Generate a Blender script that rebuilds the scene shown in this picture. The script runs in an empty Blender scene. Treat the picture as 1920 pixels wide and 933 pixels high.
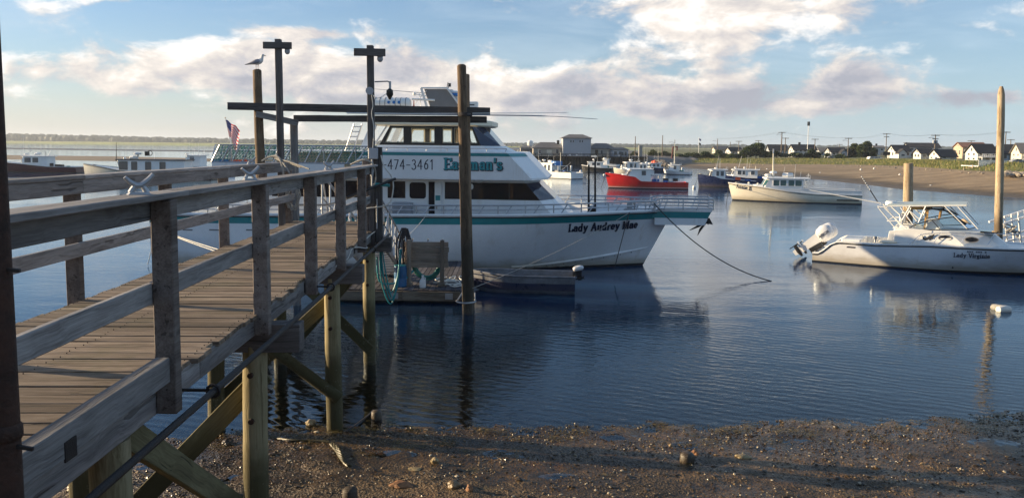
import bpy, bmesh, math, random
import numpy as np
from mathutils import Vector, Matrix, noise
random.seed(11)
RNG = np.random.default_rng(5)
S = bpy.context.scene
C = S.collection
PI = math.pi
R_ = math.radians

# ------------------------------------------------------------------ camera
FPX, HOR, ROLL, PITCH, EYE = 1440.0, 273.0, .0105, R_(5.1), 4.2
PYC = HOR + FPX * math.tan(PITCH)
cp, sp = math.cos(PITCH), math.sin(PITCH)
X_, U_, F_ = Vector((1, 0, 0)), Vector((0, sp, cp)), Vector((0, cp, -sp))
cam_d = bpy.data.cameras.new('camera')
cam = bpy.data.objects.new('camera', cam_d)
C.objects.link(cam)
rt, up_ = (X_ + U_ * ROLL).normalized(), (U_ - X_ * ROLL).normalized()
mw = Matrix((rt, up_, -F_)).transposed().to_4x4()
mw.translation = (0, 0, EYE)
cam.matrix_world = mw
cam_d.sensor_width = 36
cam_d.lens = 36 * FPX / 1920
cam_d.shift_y = -(466.5 - PYC) / 1920
cam_d.clip_start, cam_d.clip_end = .05, 20000
S.camera = cam

def ray(px, py):
    u, v = (px - 960) / FPX, (PYC - py) / FPX
    u, v = u - ROLL * v, v + ROLL * u
    return X_ * u + F_ + U_ * v
def G(px, py, z=0.0):                     # surveyed point on a horizontal level
    r = ray(px, py); return Vector((0, 0, EYE)) + r * ((z - EYE) / r.z)
def P(px, py, Y):                         # surveyed point at a known distance
    r = ray(px, py); return Vector((0, 0, EYE)) + r * (Y / r.y)

# ------------------------------------------------------------------ world, sun, exposure
SUN_EL = R_(11.5)
SUN_TO = Vector((-.9777, .210, 0)).normalized()          # towards the sun, level
sun_v = (SUN_TO * math.cos(SUN_EL) + Vector((0, 0, math.sin(SUN_EL)))).normalized()
sd = bpy.data.lights.new('sun', 'SUN'); sd.energy = 5.0; sd.angle = R_(.55); sd.color = (1.0, .77, .48)
so = bpy.data.objects.new('sun', sd); C.objects.link(so)
so.rotation_euler = (-sun_v).to_track_quat('-Z', 'Y').to_euler()
S.view_settings.view_transform = 'Standard'; S.view_settings.look = 'None'
S.view_settings.exposure = 1.12; S.view_settings.gamma = 1.0
S.cycles.max_bounces = 10; S.cycles.transparent_max_bounces = 16
S.cycles.caustics_reflective = False; S.cycles.caustics_refractive = False
S.cycles.sample_clamp_indirect = 6

class N:                                   # node graph helper
    def __init__(s, tree): s.t = tree; s.n = tree.nodes; s.l = tree.links
    def new(s, typ, **k):
        n = s.n.new(typ)
        for a, b in k.items(): setattr(n, a, b)
        return n
    def put(s, sock, v):
        if isinstance(v, bpy.types.NodeSocket): s.l.new(v, sock)
        elif v is not None: sock.default_value = v
    def m(s, op, a, b=None, c=None, clamp=False):
        n = s.new('ShaderNodeMath', operation=op); n.use_clamp = clamp
        for i, v in enumerate((a, b, c)): s.put(n.inputs[i], v)
        return n.outputs[0]
    def vm(s, op, a, b=None, c=None):
        n = s.new('ShaderNodeVectorMath', operation=op)
        for i, v in enumerate((a, b, c)): 
            if v is not None: s.put(n.inputs[i], v)
        return n.outputs[0]
    def scale(s, v, xyz):
        return s.vm('MULTIPLY', v, xyz)
    def xyz(s, x, y, z):
        n = s.new('ShaderNodeCombineXYZ')
        for i, v in enumerate((x, y, z)): s.put(n.inputs[i], v)
        return n.outputs[0]
    def sep(s, v):
        n = s.new('ShaderNodeSeparateXYZ'); s.l.new(v, n.inputs[0]); return n.outputs
    def noise(s, v, sc=1., det=4., ro=.55, dist=0.):
        n = s.new('ShaderNodeTexNoise'); s.put(n.inputs['Vector'], v)
        n.inputs['Scale'].default_value = sc; n.inputs['Detail'].default_value = det
        n.inputs['Roughness'].default_value = ro; n.inputs['Distortion'].default_value = dist
        return n.outputs[0]
    def vor(s, v, sc=1., feat='F1', out=0, rnd=1.):
        n = s.new('ShaderNodeTexVoronoi', feature=feat); s.put(n.inputs['Vector'], v)
        n.inputs['Scale'].default_value = sc; n.inputs['Randomness'].default_value = rnd
        return n.outputs[out]
    def ramp(s, f, stops, mode='LINEAR'):
        n = s.new('ShaderNodeValToRGB'); n.color_ramp.interpolation = mode
        e = n.color_ramp.elements
        while len(e) < len(stops): e.new(.5)
        for el, (p, c) in zip(e, stops):
            el.position = p; el.color = (c, c, c, 1) if isinstance(c, (int, float)) else (*c, 1)
        s.put(n.inputs[0], f); return n.outputs[0]
    def step(s, f, a, b):
        if a > b: return s.m('SUBTRACT', 1., s.step(f, b, a))
        n = s.new('ShaderNodeMapRange', interpolation_type='SMOOTHSTEP'); s.put(n.inputs[0], f)
        n.inputs[1].default_value = a; n.inputs[2].default_value = b
        return n.outputs[0]
    def mix(s, f, a, b, mode='MIX'):
        n = s.new('ShaderNodeMix', data_type='RGBA', blend_type=mode); n.clamp_factor = True
        s.put(n.inputs[0], f)
        for i, v in ((6, a), (7, b)):
            if isinstance(v, (tuple, list)): v = (*v, 1) if len(v) == 3 else v
            s.put(n.inputs[i], v)
        return n.outputs[2]
    def bump(s, h, st=.3, d=.01, nrm=None):
        n = s.new('ShaderNodeBump'); s.put(n.inputs['Height'], h)
        n.inputs['Strength'].default_value = st; n.inputs['Distance'].default_value = d
        if nrm is not None: s.l.new(nrm, n.inputs['Normal'])
        return n.outputs[0]

W = bpy.data.worlds.new('World'); S.world = W; W.use_nodes = True
def make_world():
    g = N(W.node_tree); g.n.clear()
    out = g.new('ShaderNodeOutputWorld')
    sky = g.new('ShaderNodeTexSky', sky_type='NISHITA')
    sky.sun_disc = False; sky.sun_elevation = SUN_EL
    sky.sun_rotation = math.atan2(SUN_TO.x, SUN_TO.y)
    sky.air_density = 1.0; sky.dust_density = .3; sky.ozone_density = 4.5; sky.altitude = 0
    d = g.new('ShaderNodeTexCoord').outputs['Generated']
    x, y, z = g.sep(d)
    az = g.m('ARCTAN2', x, y); el = g.m('ARCSINE', z)
    def pa(px): return math.atan((px - 960) / FPX)
    def pe(px, py): return (HOR + ROLL * (px - 960) - py) / FPX
    def blob(px, py, rx, ry, amp):
        da = g.m('MULTIPLY', g.m('SUBTRACT', az, pa(px)), FPX / rx)
        de = g.m('MULTIPLY', g.m('SUBTRACT', el, pe(px, py)), FPX / ry)
        q = g.m('ADD', g.m('MULTIPLY', da, da), g.m('MULTIPLY', de, de))
        return g.m('MULTIPLY', g.m('EXPONENT', g.m('MULTIPLY', q, -1.0)), amp)
    def total(bl):
        t = None
        for b in bl:
            v = blob(*b); t = v if t is None else g.m('ADD', t, v)
        return t
    def dens(dx, dy, sc, off, det=8., ro=.56):
        v = g.xyz(g.m('MULTIPLY', g.m('ADD', az, dx), sc), g.m('MULTIPLY', g.m('ADD', el, dy), sc * 1.9), off)
        return g.noise(v, 1., det, ro, .25)
    # base: clear sky with a pale bank of air near the horizon, paler towards the sun's side
    pale = g.m('MULTIPLY', g.m('EXPONENT', g.m('MULTIPLY', g.m('MAXIMUM', el, 0.), -11.)), .92)
    # cumulus
    env = total([(300, 160, 150, 48, .30), (480, 130, 170, 44, .30), (640, 165, 190, 58, .30), (800, 130, 150, 52, .32), (980, 165, 200, 50, .32), (60, 155, 130, 40, .28),
                 (1180, 185, 240, 38, .34), (1400, 198, 240, 34, .34), (1600, 172, 90, 32, .30), (1270, 80, 130, 52, .32), (1400, 22, 230, 50, .32), (1540, 70, 160, 36, .12),
                 (90, 65, 55, 34, .26), (225, 28, 70, 28, .22), (1830, 200, 80, 16, .36), (470, 108, 45, 16, .34), (700, 20, 90, 14, .20), (600, 75, 110, 9, .2), (1000, 245, 160, 18, .14)])
    n0 = dens(0, 0, 13., 3.1, 9., .60)
    n1 = dens(-.012, .010, 13., 3.1, 6., .58)
    m0 = dens(0, 0, 6.5, 6.3, 2., .4); m1 = dens(-.030, .026, 6.5, 6.3, 2., .4)
    cov = g.m('ADD', g.m('ADD', g.m('MULTIPLY', n0, 1.15), g.m('MULTIPLY', m0, .55)), env)
    cov = g.m('SUBTRACT', cov, g.m('MULTIPLY', g.m('MAXIMUM', g.m('SUBTRACT', el, .16), 0.), .35))
    den = g.step(cov, .945, 1.21)
    rel = g.m('SUBTRACT', g.m('ADD', n0, g.m('MULTIPLY', m0, .9)), g.m('ADD', n1, g.m('MULTIPLY', m1, .9)))
    lit = g.m('ADD', g.m('MULTIPLY', rel, 2.5), .62)
    lit = g.m('SUBTRACT', lit, g.m('MULTIPLY', g.step(cov, 1.05, 1.5), .22))
    low = total([(620, 200, 420, 30, .10), (1000, 205, 200, 26, .22), (1330, 205, 300, 26, .34), (1590, 190, 90, 24, .2), (1830, 200, 90, 20, .45), (1180, 175, 140, 30, .12)])
    lit = g.m('SUBTRACT', lit, low)
    lit = g.m('ADD', lit, total([(1300, 75, 220, 70, .30), (320, 140, 160, 36, .16), (800, 105, 120, 26, .16), (90, 70, 120, 60, .2)]), None, True)
    ccol = g.ramp(lit, [(0., (.215, .218, .25)), (.3, (.295, .285, .30)), (.55, (.375, .345, .33)), (.8, (.475, .43, .39)), (1., (.56, .53, .50))])
    # wispy veil
    wv = g.noise(g.xyz(g.m('MULTIPLY', az, 5.), g.m('MULTIPLY', el, 26.), 1.7), 1., 7., .6, .6)
    veil = g.m('ADD', g.m('MULTIPLY', g.step(wv, .40, .78), .36), g.m('ADD', .05, g.m('MULTIPLY', g.step(az, .0, .6), .17)))
    side = g.step(az, -.65, .75)
    hz = g.mix(side, (.335, .325, .31), (.26, .33, .38))
    bg1 = g.new('ShaderNodeBackground'); g.l.new(sky.outputs[0], bg1.inputs[0]); bg1.inputs[1].default_value = SKY_STR
    bg2 = g.new('ShaderNodeBackground'); g.put(bg2.inputs[0], hz); bg2.inputs[1].default_value = 1.
    bg3 = g.new('ShaderNodeBackground'); g.put(bg3.inputs[0], ccol); bg3.inputs[1].default_value = 1.
    bgv = g.new('ShaderNodeBackground'); bgv.inputs[0].default_value = (.31, .385, .45, 1); bgv.inputs[1].default_value = 1.
    def ms(f, a, b):
        n = g.new('ShaderNodeMixShader'); g.put(n.inputs[0], f); g.l.new(a, n.inputs[1]); g.l.new(b, n.inputs[2]); return n.outputs[0]
    s1 = ms(veil, bg1.outputs[0], bgv.outputs[0])
    s2 = ms(pale, s1, bg2.outputs[0])
    s3 = ms(g.m('MULTIPLY', den, .93), s2, bg3.outputs[0])
    g.l.new(s3, out.inputs[0])
SKY_STR = .077
make_world()

# ------------------------------------------------------------------ materials
def new_mat(name):
    m = bpy.data.materials.new(name); m.use_nodes = True
    g = N(m.node_tree); b = g.n['Principled BSDF']
    return m, g, b
def coords(g): return g.new('ShaderNodeTexCoord').outputs['Object']
def wpos(g): return g.new('ShaderNodeNewGeometry').outputs['Position']
def paint(name, col, rough=.45, metal=0., dirt=.18, sc=3., bump=.0, spec=.5, streak=False, grime=0.):
    m, g, b = new_mat(name); o = coords(g)
    v = g.scale(o, (1, 1, .25)) if streak else o
    n = g.noise(v, sc, 6., .62)
    fine = g.noise(o, sc * 9, 3., .6)
    k = g.m('ADD', g.m('MULTIPLY', n, .75), g.m('MULTIPLY', fine, .25))
    lo = tuple(c * (1 - dirt * 1.5) for c in col); hi = tuple(min(1., c * (1 + dirt * .5)) for c in col)
    cc = g.ramp(k, [(.32, lo), (.66, hi)])
    if grime:                               # waterline scum, run-off streaks and scuffs
        z = g.sep(o)[2]; zz = g.m('ADD', z, g.m('MULTIPLY', g.m('SUBTRACT', g.noise(g.scale(o, (1.2, 1.2, 3.)), 1., 5., .65), .5), .5))
        cc = g.mix(g.m('MULTIPLY', g.step(zz, .52, .08), grime), cc, (.30, .235, .13))
        st = g.step(g.noise(g.scale(o, (2.6, 2.6, .12)), 1., 5., .65), .56, .74)
        cc = g.mix(g.m('MULTIPLY', st, grime * .45), cc, (.42, .33, .22))
        sf = g.step(g.noise(g.scale(o, (1.5, 1.5, 9.)), 1., 6., .7), .63, .74)
        cc = g.mix(g.m('MULTIPLY', sf, grime * .4), cc, (.25, .25, .27))
    g.put(b.inputs['Base Color'], cc)
    g.put(b.inputs['Roughness'], g.m('ADD', g.m('MULTIPLY', n, .25), rough - .12))
    b.inputs['Metallic'].default_value = metal; b.inputs['Specular IOR Level'].default_value = spec
    if bump: g.put(b.inputs['Normal'], g.bump(fine, bump, .01))
    return m
def wood(name, c0, c1, c2, axis=0, stain=None, rough=.85, bump=.5, green=0., blotch=.16):
    m, g, b = new_mat(name); o = coords(g)
    inf = g.new('ShaderNodeObjectInfo')
    rnd = inf.outputs['Random']
    shift = g.xyz(g.m('MULTIPLY', rnd, 37.), g.m('MULTIPLY', rnd, 91.), g.m('MULTIPLY', rnd, 53.))
    o2 = g.vm('ADD', o, shift)
    s1 = [11.] * 3; s1[axis] = .8
    s2 = [75.] * 3; s2[axis] = 1.6
    warp = g.noise(o2, 2.2, 2., .5)
    o3 = g.vm('ADD', o2, g.xyz(*[g.m('MULTIPLY', warp, 0. if i == axis else .10) for i in range(3)]))
    a = g.noise(g.scale(o3, tuple(s1)), 1., 6., .62, .4)
    f = g.noise(g.scale(o3, tuple(s2)), 1., 4., .6)
    blot = g.noise(o2, 1.7, 5., .6)
    k = g.m('ADD', g.m('ADD', g.m('MULTIPLY', a, .52), g.m('MULTIPLY', f, .36)), g.m('MULTIPLY', g.m('SUBTRACT', blot, .5 - .08 / blotch), blotch))
    col = g.ramp(k, [(.36, c0), (.52, c1), (.70, c2)])
    # knots
    ks = [5.5] * 3; ks[axis] = 1.25
    kn = g.step(g.vor(g.scale(o3, tuple(ks)), 1.), .16, .07)
    pick = g.step(g.noise(o2, .9, 1.), .5, .56)
    kn = g.m('MULTIPLY', kn, pick)
    col = g.mix(g.m('MULTIPLY', kn, .7), col, tuple(c * .35 for c in c0))
    # long checks
    ck = [22.] * 3; ck[axis] = .55
    chk = g.step(g.noise(g.scale(o3, tuple(ck)), 1., 2., .5), .36, .30)
    col = g.mix(g.m('MULTIPLY', chk, .6), col, tuple(c * .3 for c in c0))
    val = g.m('ADD', g.m('MULTIPLY', rnd, .62), .66)
    col = g.mix(1., col, g.xyz(val, val, val), 'MULTIPLY')
    if green:
        col = g.mix(g.m('MULTIPLY', g.step(g.noise(wpos(g), 1.6, 5., .65), .5, .68), green), col, (.10, .10, .035))
    rg = rough
    if stain:                               # tide marks, by height above the water
        wz = g.sep(wpos(g))[2]
        wz = g.m('ADD', wz, g.m('MULTIPLY', g.m('SUBTRACT', g.noise(wpos(g), 5., 4., .6), .5), .34))
        for z0, z1, cc, am in stain:
            col = g.mix(g.m('MULTIPLY', g.step(wz, z1, z0), am), col, cc)
        bn = g.m('MULTIPLY', g.step(g.vor(wpos(g), 34.), .30, .16), g.m('MULTIPLY', g.step(g.noise(wpos(g), 4., 3.), .5, .62), g.step(wz, 1.25, .9)))
        col = g.mix(g.m('MULTIPLY', bn, .7), col, (.30, .28, .22))
        rg = g.m('SUBTRACT', rough, g.m('MULTIPLY', g.step(wz, .5, .1), .45))
    g.put(b.inputs['Base Color'], col); g.put(b.inputs['Roughness'], rg)
    b.inputs['Specular IOR Level'].default_value = .3
    h = g.m('SUBTRACT', g.m('ADD', g.m('MULTIPLY', a, .7), g.m('MULTIPLY', f, .5)), g.m('MULTIPLY', chk, .8))
    g.put(b.inputs['Normal'], g.bump(h, bump, .012))
    return m
def glass_dark(name, col=(.012, .014, .02), rough=.06):
    m, g, b = new_mat(name)
    g.put(b.inputs['Base Color'], (*col, 1)); b.inputs['Roughness'].default_value = rough
    n = g.noise(coords(g), 1.2, 2.); g.put(b.inputs['Normal'], g.bump(n, .03, .05)); return m
def glass_clear(name, tint=(.9, .95, .95)):
    m, g, b = new_mat(name); g.n.remove(b)
    t = g.new('ShaderNodeBsdfTransparent'); t.inputs[0].default_value = (*tint, 1)
    gl = g.new('ShaderNodeBsdfGlossy'); gl.inputs['Roughness'].default_value = .02
    fr = g.new('ShaderNodeFresnel'); fr.inputs[0].default_value = 1.5
    mx = g.new('ShaderNodeMixShader'); g.l.new(fr.outputs[0], mx.inputs[0]); g.l.new(t.outputs[0], mx.inputs[1]); g.l.new(gl.outputs[0], mx.inputs[2])
    g.l.new(mx.outputs[0], g.n['Material Output'].inputs[0]); return m

TIDE = [(1.9, 2.6, (.21, .175, .085), .4), (.95, 1.45, (.055, .047, .018), .9), (-.1, .42, (.055, .045, .022), .5)]
MT = {}
MT['deck_wood'] = wood('weathered deck wood', (.055, .038, .026), (.20, .15, .108), (.36, .29, .22), 0, green=.25)
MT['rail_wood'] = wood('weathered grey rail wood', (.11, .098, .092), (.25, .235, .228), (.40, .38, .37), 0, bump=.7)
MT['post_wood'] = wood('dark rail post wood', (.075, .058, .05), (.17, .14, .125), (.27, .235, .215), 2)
MT['beam_wood'] = wood('grey timber', (.05, .044, .042), (.105, .095, .092), (.18, .165, .16), 0)
MT['brace_wood'] = wood('green stained brace wood', (.05, .042, .02), (.13, .115, .06), (.22, .20, .11), 0, stain=TIDE[1:], green=.5)
MT['pile_wood'] = wood('treated pile wood', (.13, .105, .055), (.37, .315, .19), (.54, .47, .31), 2, stain=TIDE, bump=1., blotch=.42)
MT['tall_pile'] = wood('tall brown pile wood', (.07, .045, .03), (.20, .135, .085), (.33, .24, .16), 2, bump=.9, blotch=.4, stain=[(1.6, 2.2, (.03, .026, .02), .8)])
MT['light_pile'] = wood('pale pile wood', (.17, .12, .07), (.34, .26, .17), (.48, .39, .27), 2, bump=.9, blotch=.4, stain=[(1.2, 1.9, (.06, .045, .03), .7)])
MT['float_wood'] = wood('damp float planks', (.035, .033, .04), (.085, .082, .095), (.15, .145, .16), 1)
MT['fascia_wood'] = wood('float fascia timber', (.08, .06, .045), (.20, .16, .12), (.31, .26, .20), 0)
MT['board_wood'] = wood('board wood', (.12, .095, .075), (.26, .215, .17), (.37, .31, .25), 0)
MT['hull_white'] = paint('hull gelcoat white', (.82, .83, .84), .32, dirt=.07, sc=.8, streak=True, grime=.7)
MT['cream'] = paint('cream hull paint', (.80, .74, .60), .35, dirt=.08, sc=.9, streak=True, grime=.6)
MT['white'] = paint('white boat paint', (.80, .80, .78), .38, dirt=.07, sc=1.2)
MT['offwhite'] = paint('cream interior paint', (.78, .72, .56), .5, dirt=.06)
MT['teal'] = paint('teal stripe paint', (.012, .23, .25), .35, dirt=.12)
MT['teal_text'] = paint('teal letter vinyl', (.02, .27, .31), .4, dirt=.05)
MT['navy'] = paint('navy hull paint', (.012, .022, .075), .28, dirt=.15, grime=.2)
MT['maroon'] = paint('maroon hull paint', (.075, .012, .018), .3, dirt=.15)
MT['red'] = paint('red hull paint', (.62, .022, .02), .33, dirt=.16, sc=1.1, grime=.35)
MT['black'] = paint('black paint', (.012, .012, .013), .45, dirt=.3)
MT['rubber'] = paint('black rubber', (.016, .016, .017), .7, dirt=.3)
MT['letter_dark'] = paint('dark letter vinyl', (.015, .02, .045), .45, dirt=.05)
MT['antifoul'] = paint('black bottom paint', (.010, .010, .011), .6, dirt=.3)
MT['alu'] = paint('weathered aluminium', (.52, .53, .55), .42, .85, dirt=.15, sc=6)
MT['steel'] = paint('stainless steel', (.60, .60, .60), .22, .95, dirt=.08, sc=8)
MT['galv'] = paint('galvanised metal', (.40, .41, .43), .5, .75, dirt=.2, sc=9, bump=.2)
MT['rust'] = paint('rusty dark steel', (.055, .024, .015), .75, .15, dirt=.6, sc=6, bump=.5)
MT['iron'] = paint('dark iron', (.03, .026, .026), .6, .5, dirt=.4, sc=9, bump=.3)
MT['grey_panel'] = paint('grey panel', (.20, .20, .21), .5, dirt=.1)
MT['grey_box'] = paint('grey box plastic', (.36, .38, .42), .5, dirt=.12)
MT['blue_plastic'] = paint('blue plastic', (.012, .12, .42), .45, dirt=.15)
MT['blue_barrel'] = paint('faded blue barrel', (.02, .13, .30), .5, dirt=.25)
MT['orange_plastic'] = paint('orange red plastic', (.75, .10, .02), .45, dirt=.12)
MT['jug'] = paint('white jug plastic', (.80, .80, .80), .35, dirt=.06)
MT['buoy'] = paint('buoy foam', (.78, .74, .66), .6, dirt=.15, sc=9)
MT['rope'] = paint('pale rope', (.40, .38, .34), .85, dirt=.3, sc=30, bump=.6)
MT['rope_dark'] = paint('dark rope', (.045, .042, .045), .85, dirt=.3, sc=30, bump=.6)
MT['rope_white'] = paint('white rope', (.74, .72, .66), .8, dirt=.2, sc=30, bump=.6)
MT['hose_teal'] = paint('teal hose', (.02, .27, .30), .45, dirt=.15)
MT['hose_green'] = paint('green hose', (.02, .20, .16), .45, dirt=.15)
MT['net'] = paint('green net', (.06, .27, .22), .7, dirt=.25)
MT['skiff_metal'] = paint('dull skiff aluminium', (.20, .205, .225), .6, .1, dirt=.35, sc=4, bump=.2)
MT['tower_top'] = paint('pale tower canvas', (.42, .50, .52), .7, dirt=.12)
MT['outboard'] = paint('silver outboard', (.70, .71, .73), .3, .1, dirt=.06)
MT['wood_gold'] = paint('varnished wood frame', (.55, .33, .12), .4, dirt=.15, sc=7)
MT['glass_dark'] = glass_dark('dark tinted glass')
MT['glass_blue'] = glass_dark('blue black windshield', (.012, .018, .045), .08)
MT['glass_green'] = glass_dark('green tinted glass', (.03, .09, .09), .08)
MT['glass_grey'] = glass_dark('grey window glass', (.05, .06, .075), .1)
MT['glass_clear'] = glass_clear('clear glass')
MT['cloth_red'] = paint('flag red', (.55, .03, .05), .8, dirt=.1)
MT['cloth_white'] = paint('flag white', (.80, .78, .76), .8, dirt=.05)
MT['cloth_blue'] = paint('flag blue', (.03, .04, .16), .8, dirt=.1)
def cloth(name, col):
    m, g, b = new_mat(name); n = g.noise(coords(g), 14., 3.)
    g.put(b.inputs['Base Color'], g.ramp(n, [(.3, tuple(c * .9 for c in col)), (.7, col)])); b.inputs['Roughness'].default_value = .9
    t = g.new('ShaderNodeBsdfTranslucent'); t.inputs[0].default_value = (*col, 1); mx = g.new('ShaderNodeMixShader'); mx.inputs[0].default_value = .55
    g.l.new(b.outputs[0], mx.inputs[1]); g.l.new(t.outputs[0], mx.inputs[2]); g.l.new(mx.outputs[0], g.n['Material Output'].inputs[0]); return m
MT['cloth_red'], MT['cloth_white'], MT['cloth_blue'] = cloth('flag red', (.62, .035, .05)), cloth('flag white', (.82, .80, .78)), cloth('flag blue', (.04, .05, .20))
MT['tarp_blue'] = paint('blue tarp', (.02, .18, .52), .55, dirt=.15)
MT['gull_white'] = paint('gull white feathers', (.78, .77, .76), .8, dirt=.06, sc=12)
MT['gull_grey'] = paint('gull grey feathers', (.28, .28, .33), .8, dirt=.15, sc=14)
MT['gull_black'] = paint('gull black tail', (.03, .03, .034), .8)
MT['gull_pink'] = paint('gull legs', (.55, .36, .28), .6)
MT['beak'] = paint('gull beak', (.35, .22, .08), .5)
MT['shark'] = paint('dark grey fish vinyl', (.03, .03, .034), .5)

# ------------------------------------------------------------------ object helpers
BASE = {}
def put_obj(name, me, mat=None, parent=None):
    o = bpy.data.objects.new(name, me); C.objects.link(o)
    if mat is not None:
        for m_ in (mat if isinstance(mat, (list, tuple)) else [mat]): me.materials.append(MT[m_] if isinstance(m_, str) else m_)
    if parent is not None: o.parent = parent
    return o
def tag(o, label=None, cat=None, group=None, kind=None):
    if label: o['label'] = label
    if cat: o['category'] = cat
    if group: o['group'] = group
    if kind: o['kind'] = kind
    return o
def thing(name, label, cat, loc=(0, 0, 0), rz=0., group=None):
    o = bpy.data.objects.new(name, None); C.objects.link(o)
    o.empty_display_size = .2
    o.location = loc; o.rotation_euler = (0, 0, rz)
    BASE[o] = Matrix.Translation(Vector(loc)) @ Matrix.Rotation(rz, 4, 'Z')
    return tag(o, label, cat, group)
def copy_tree(o, parent=None):
    c = o.copy(); C.objects.link(c)
    if parent is not None: c.parent = parent
    for ch in [k for k in bpy.data.objects if k.parent == o]: copy_tree(ch, c)
    return c
def root_of(o):
    while o.parent is not None: o = o.parent
    return o
def frame_xy(d):
    d = d.normalized(); u = Vector((0, 0, 1)) if abs(d.z) < .95 else Vector((0, 1, 0))
    a = d.cross(u).normalized(); return a, a.cross(d)

class M:
    def __init__(s): s.v = []; s.f = []; s.mi = []
    def add(s, vs, fs, mi=0):
        k = len(s.v); s.v += [tuple(v) for v in vs]
        for f in fs: s.f.append(tuple(k + i for i in f)); s.mi.append(mi)
        return s
    def hexa(s, b, t, mi=0):                 # bottom ring, top ring of n points
        n = len(b)
        fs = [tuple(range(n - 1, -1, -1)), tuple(range(n, 2 * n))]
        fs += [(i, (i + 1) % n, n + (i + 1) % n, n + i) for i in range(n)]
        return s.add(list(b) + list(t), fs, mi)
    def box(s, x0, x1, y0, y1, z0, z1, mi=0):
        r = [(x0, y0), (x1, y0), (x1, y1), (x0, y1)]
        return s.hexa([(a, b, z0) for a, b in r], [(a, b, z1) for a, b in r], mi)
    def bar(s, p, q, w, h, mi=0, upv=None, cap=True):
        p, q = Vector(p), Vector(q); d = (q - p).normalized()
        u = Vector(upv) if upv is not None else (Vector((0, 0, 1)) if abs(d.z) < .95 else Vector((0, 1, 0)))
        a = d.cross(u).normalized(); b = a.cross(d).normalized()
        r = [(-w / 2, -h / 2), (w / 2, -h / 2), (w / 2, h / 2), (-w / 2, h / 2)]
        return s.hexa([p + a * i + b * j for i, j in r], [q + a * i + b * j for i, j in r], mi)
    def tube(s, pts, r, n=8, mi=0, closed=False):
        pts = [Vector(p) for p in pts]; m = len(pts); rs = r if isinstance(r, (list, tuple)) else [r] * m
        vs = []; a = None
        for i, p in enumerate(pts):
            d = (pts[(i + 1) % m] - pts[i - 1]) if closed else (pts[min(i + 1, m - 1)] - pts[max(i - 1, 0)])
            d = d.normalized() if d.length > 1e-9 else Vector((0, 0, 1))
            if a is None: a, b = frame_xy(d)
            else:
                a = (a - d * a.dot(d))
                a = a.normalized() if a.length > 1e-6 else frame_xy(d)[0]
            b = a.cross(d)
            vs += [p + (a * math.cos(2 * PI * k / n) + b * math.sin(2 * PI * k / n)) * rs[i] for k in range(n)]
        fs = []
        for i in range(m if closed else m - 1):
            j = (i + 1) % m
            fs += [(i * n + k, i * n + (k + 1) % n, j * n + (k + 1) % n, j * n + k) for k in range(n)]
        if not closed: fs += [tuple(range(n - 1, -1, -1)), tuple((m - 1) * n + k for k in range(n))]
        return s.add(vs, fs, mi)
    def lathe(s, prof, c=(0, 0, 0), n=16, mi=0, axis='z'):
        vs = []
        for r, h in prof:
            for k in range(n):
                t = 2 * PI * k / n; q = (r * math.cos(t), r * math.sin(t), h)
                if axis == 'x': q = (h, q[0], q[1])
                if axis == 'y': q = (q[0], h, q[1])
                vs.append((c[0] + q[0], c[1] + q[1], c[2] + q[2]))
        fs = [(i * n + k, i * n + (k + 1) % n, (i + 1) * n + (k + 1) % n, (i + 1) * n + k) for i in range(len(prof) - 1) for k in range(n)]
        fs += [tuple(range(n - 1, -1, -1)), tuple((len(prof) - 1) * n + k for k in range(n))]
        return s.add(vs, fs, mi)
    def ball(s, c, r, n=12, m=8, mi=0):
        rx, ry, rz = r if isinstance(r, (tuple, list)) else (r, r, r)
        k = len(s.v)
        s.lathe([(max(1e-4, math.sin(PI * i / m)), -math.cos(PI * i / m)) for i in range(m + 1)], (0, 0, 0), n, mi)
        for i in range(k, len(s.v)):
            x, y, z = s.v[i]; s.v[i] = (c[0] + x * rx, c[1] + y * ry, c[2] + z * rz)
        return s
    def grid(s, rows, mi=0, closed=False):   # list of equal-length rows of points
        n = len(rows[0]); vs = [p for r in rows for p in r]
        fs = []
        for i in range(len(rows) - 1):
            for j in range(n if closed else n - 1):
                fs.append((i * n + j, i * n + (j + 1) % n, (i + 1) * n + (j + 1) % n, (i + 1) * n + j))
        return s.add(vs, fs, mi)
    def prism(s, pts, h, fn, mi=0):          # polygon pts (u,v) extruded by h through fn(u,v,w)
        b = [fn(u, v, 0) for u, v in pts]; t = [fn(u, v, h) for u, v in pts]
        return s.hexa(b, t, mi)
    def build(s, name, mat, parent=None, smooth=False, world=False, bevel=0., ang=35, fix=True):
        vs = s.v
        if world and parent is not None:
            inv = BASE[root_of(parent)].inverted(); vs = [tuple(inv @ Vector(v)) for v in vs]
        me = bpy.data.meshes.new(name); me.from_pydata(vs, [], s.f)
        if any(s.mi): me.polygons.foreach_set('material_index', s.mi)
        if fix or bevel:
            bm = bmesh.new(); bm.from_mesh(me)
            if fix: bmesh.ops.recalc_face_normals(bm, faces=bm.faces)
            if bevel:
                ed = [e for e in bm.edges if len(e.link_faces) == 2 and e.calc_face_angle(0) > .5]
                bmesh.ops.bevel(bm, geom=ed, offset=bevel, segments=1, affect='EDGES', clamp_overlap=True)
            bm.to_mesh(me); bm.free()
        if smooth:
            me.polygons.foreach_set('use_smooth', [True] * len(me.polygons))
            me.set_sharp_from_angle(angle=R_(ang))
        me.update()
        return put_obj(name, me, mat, parent)

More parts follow.
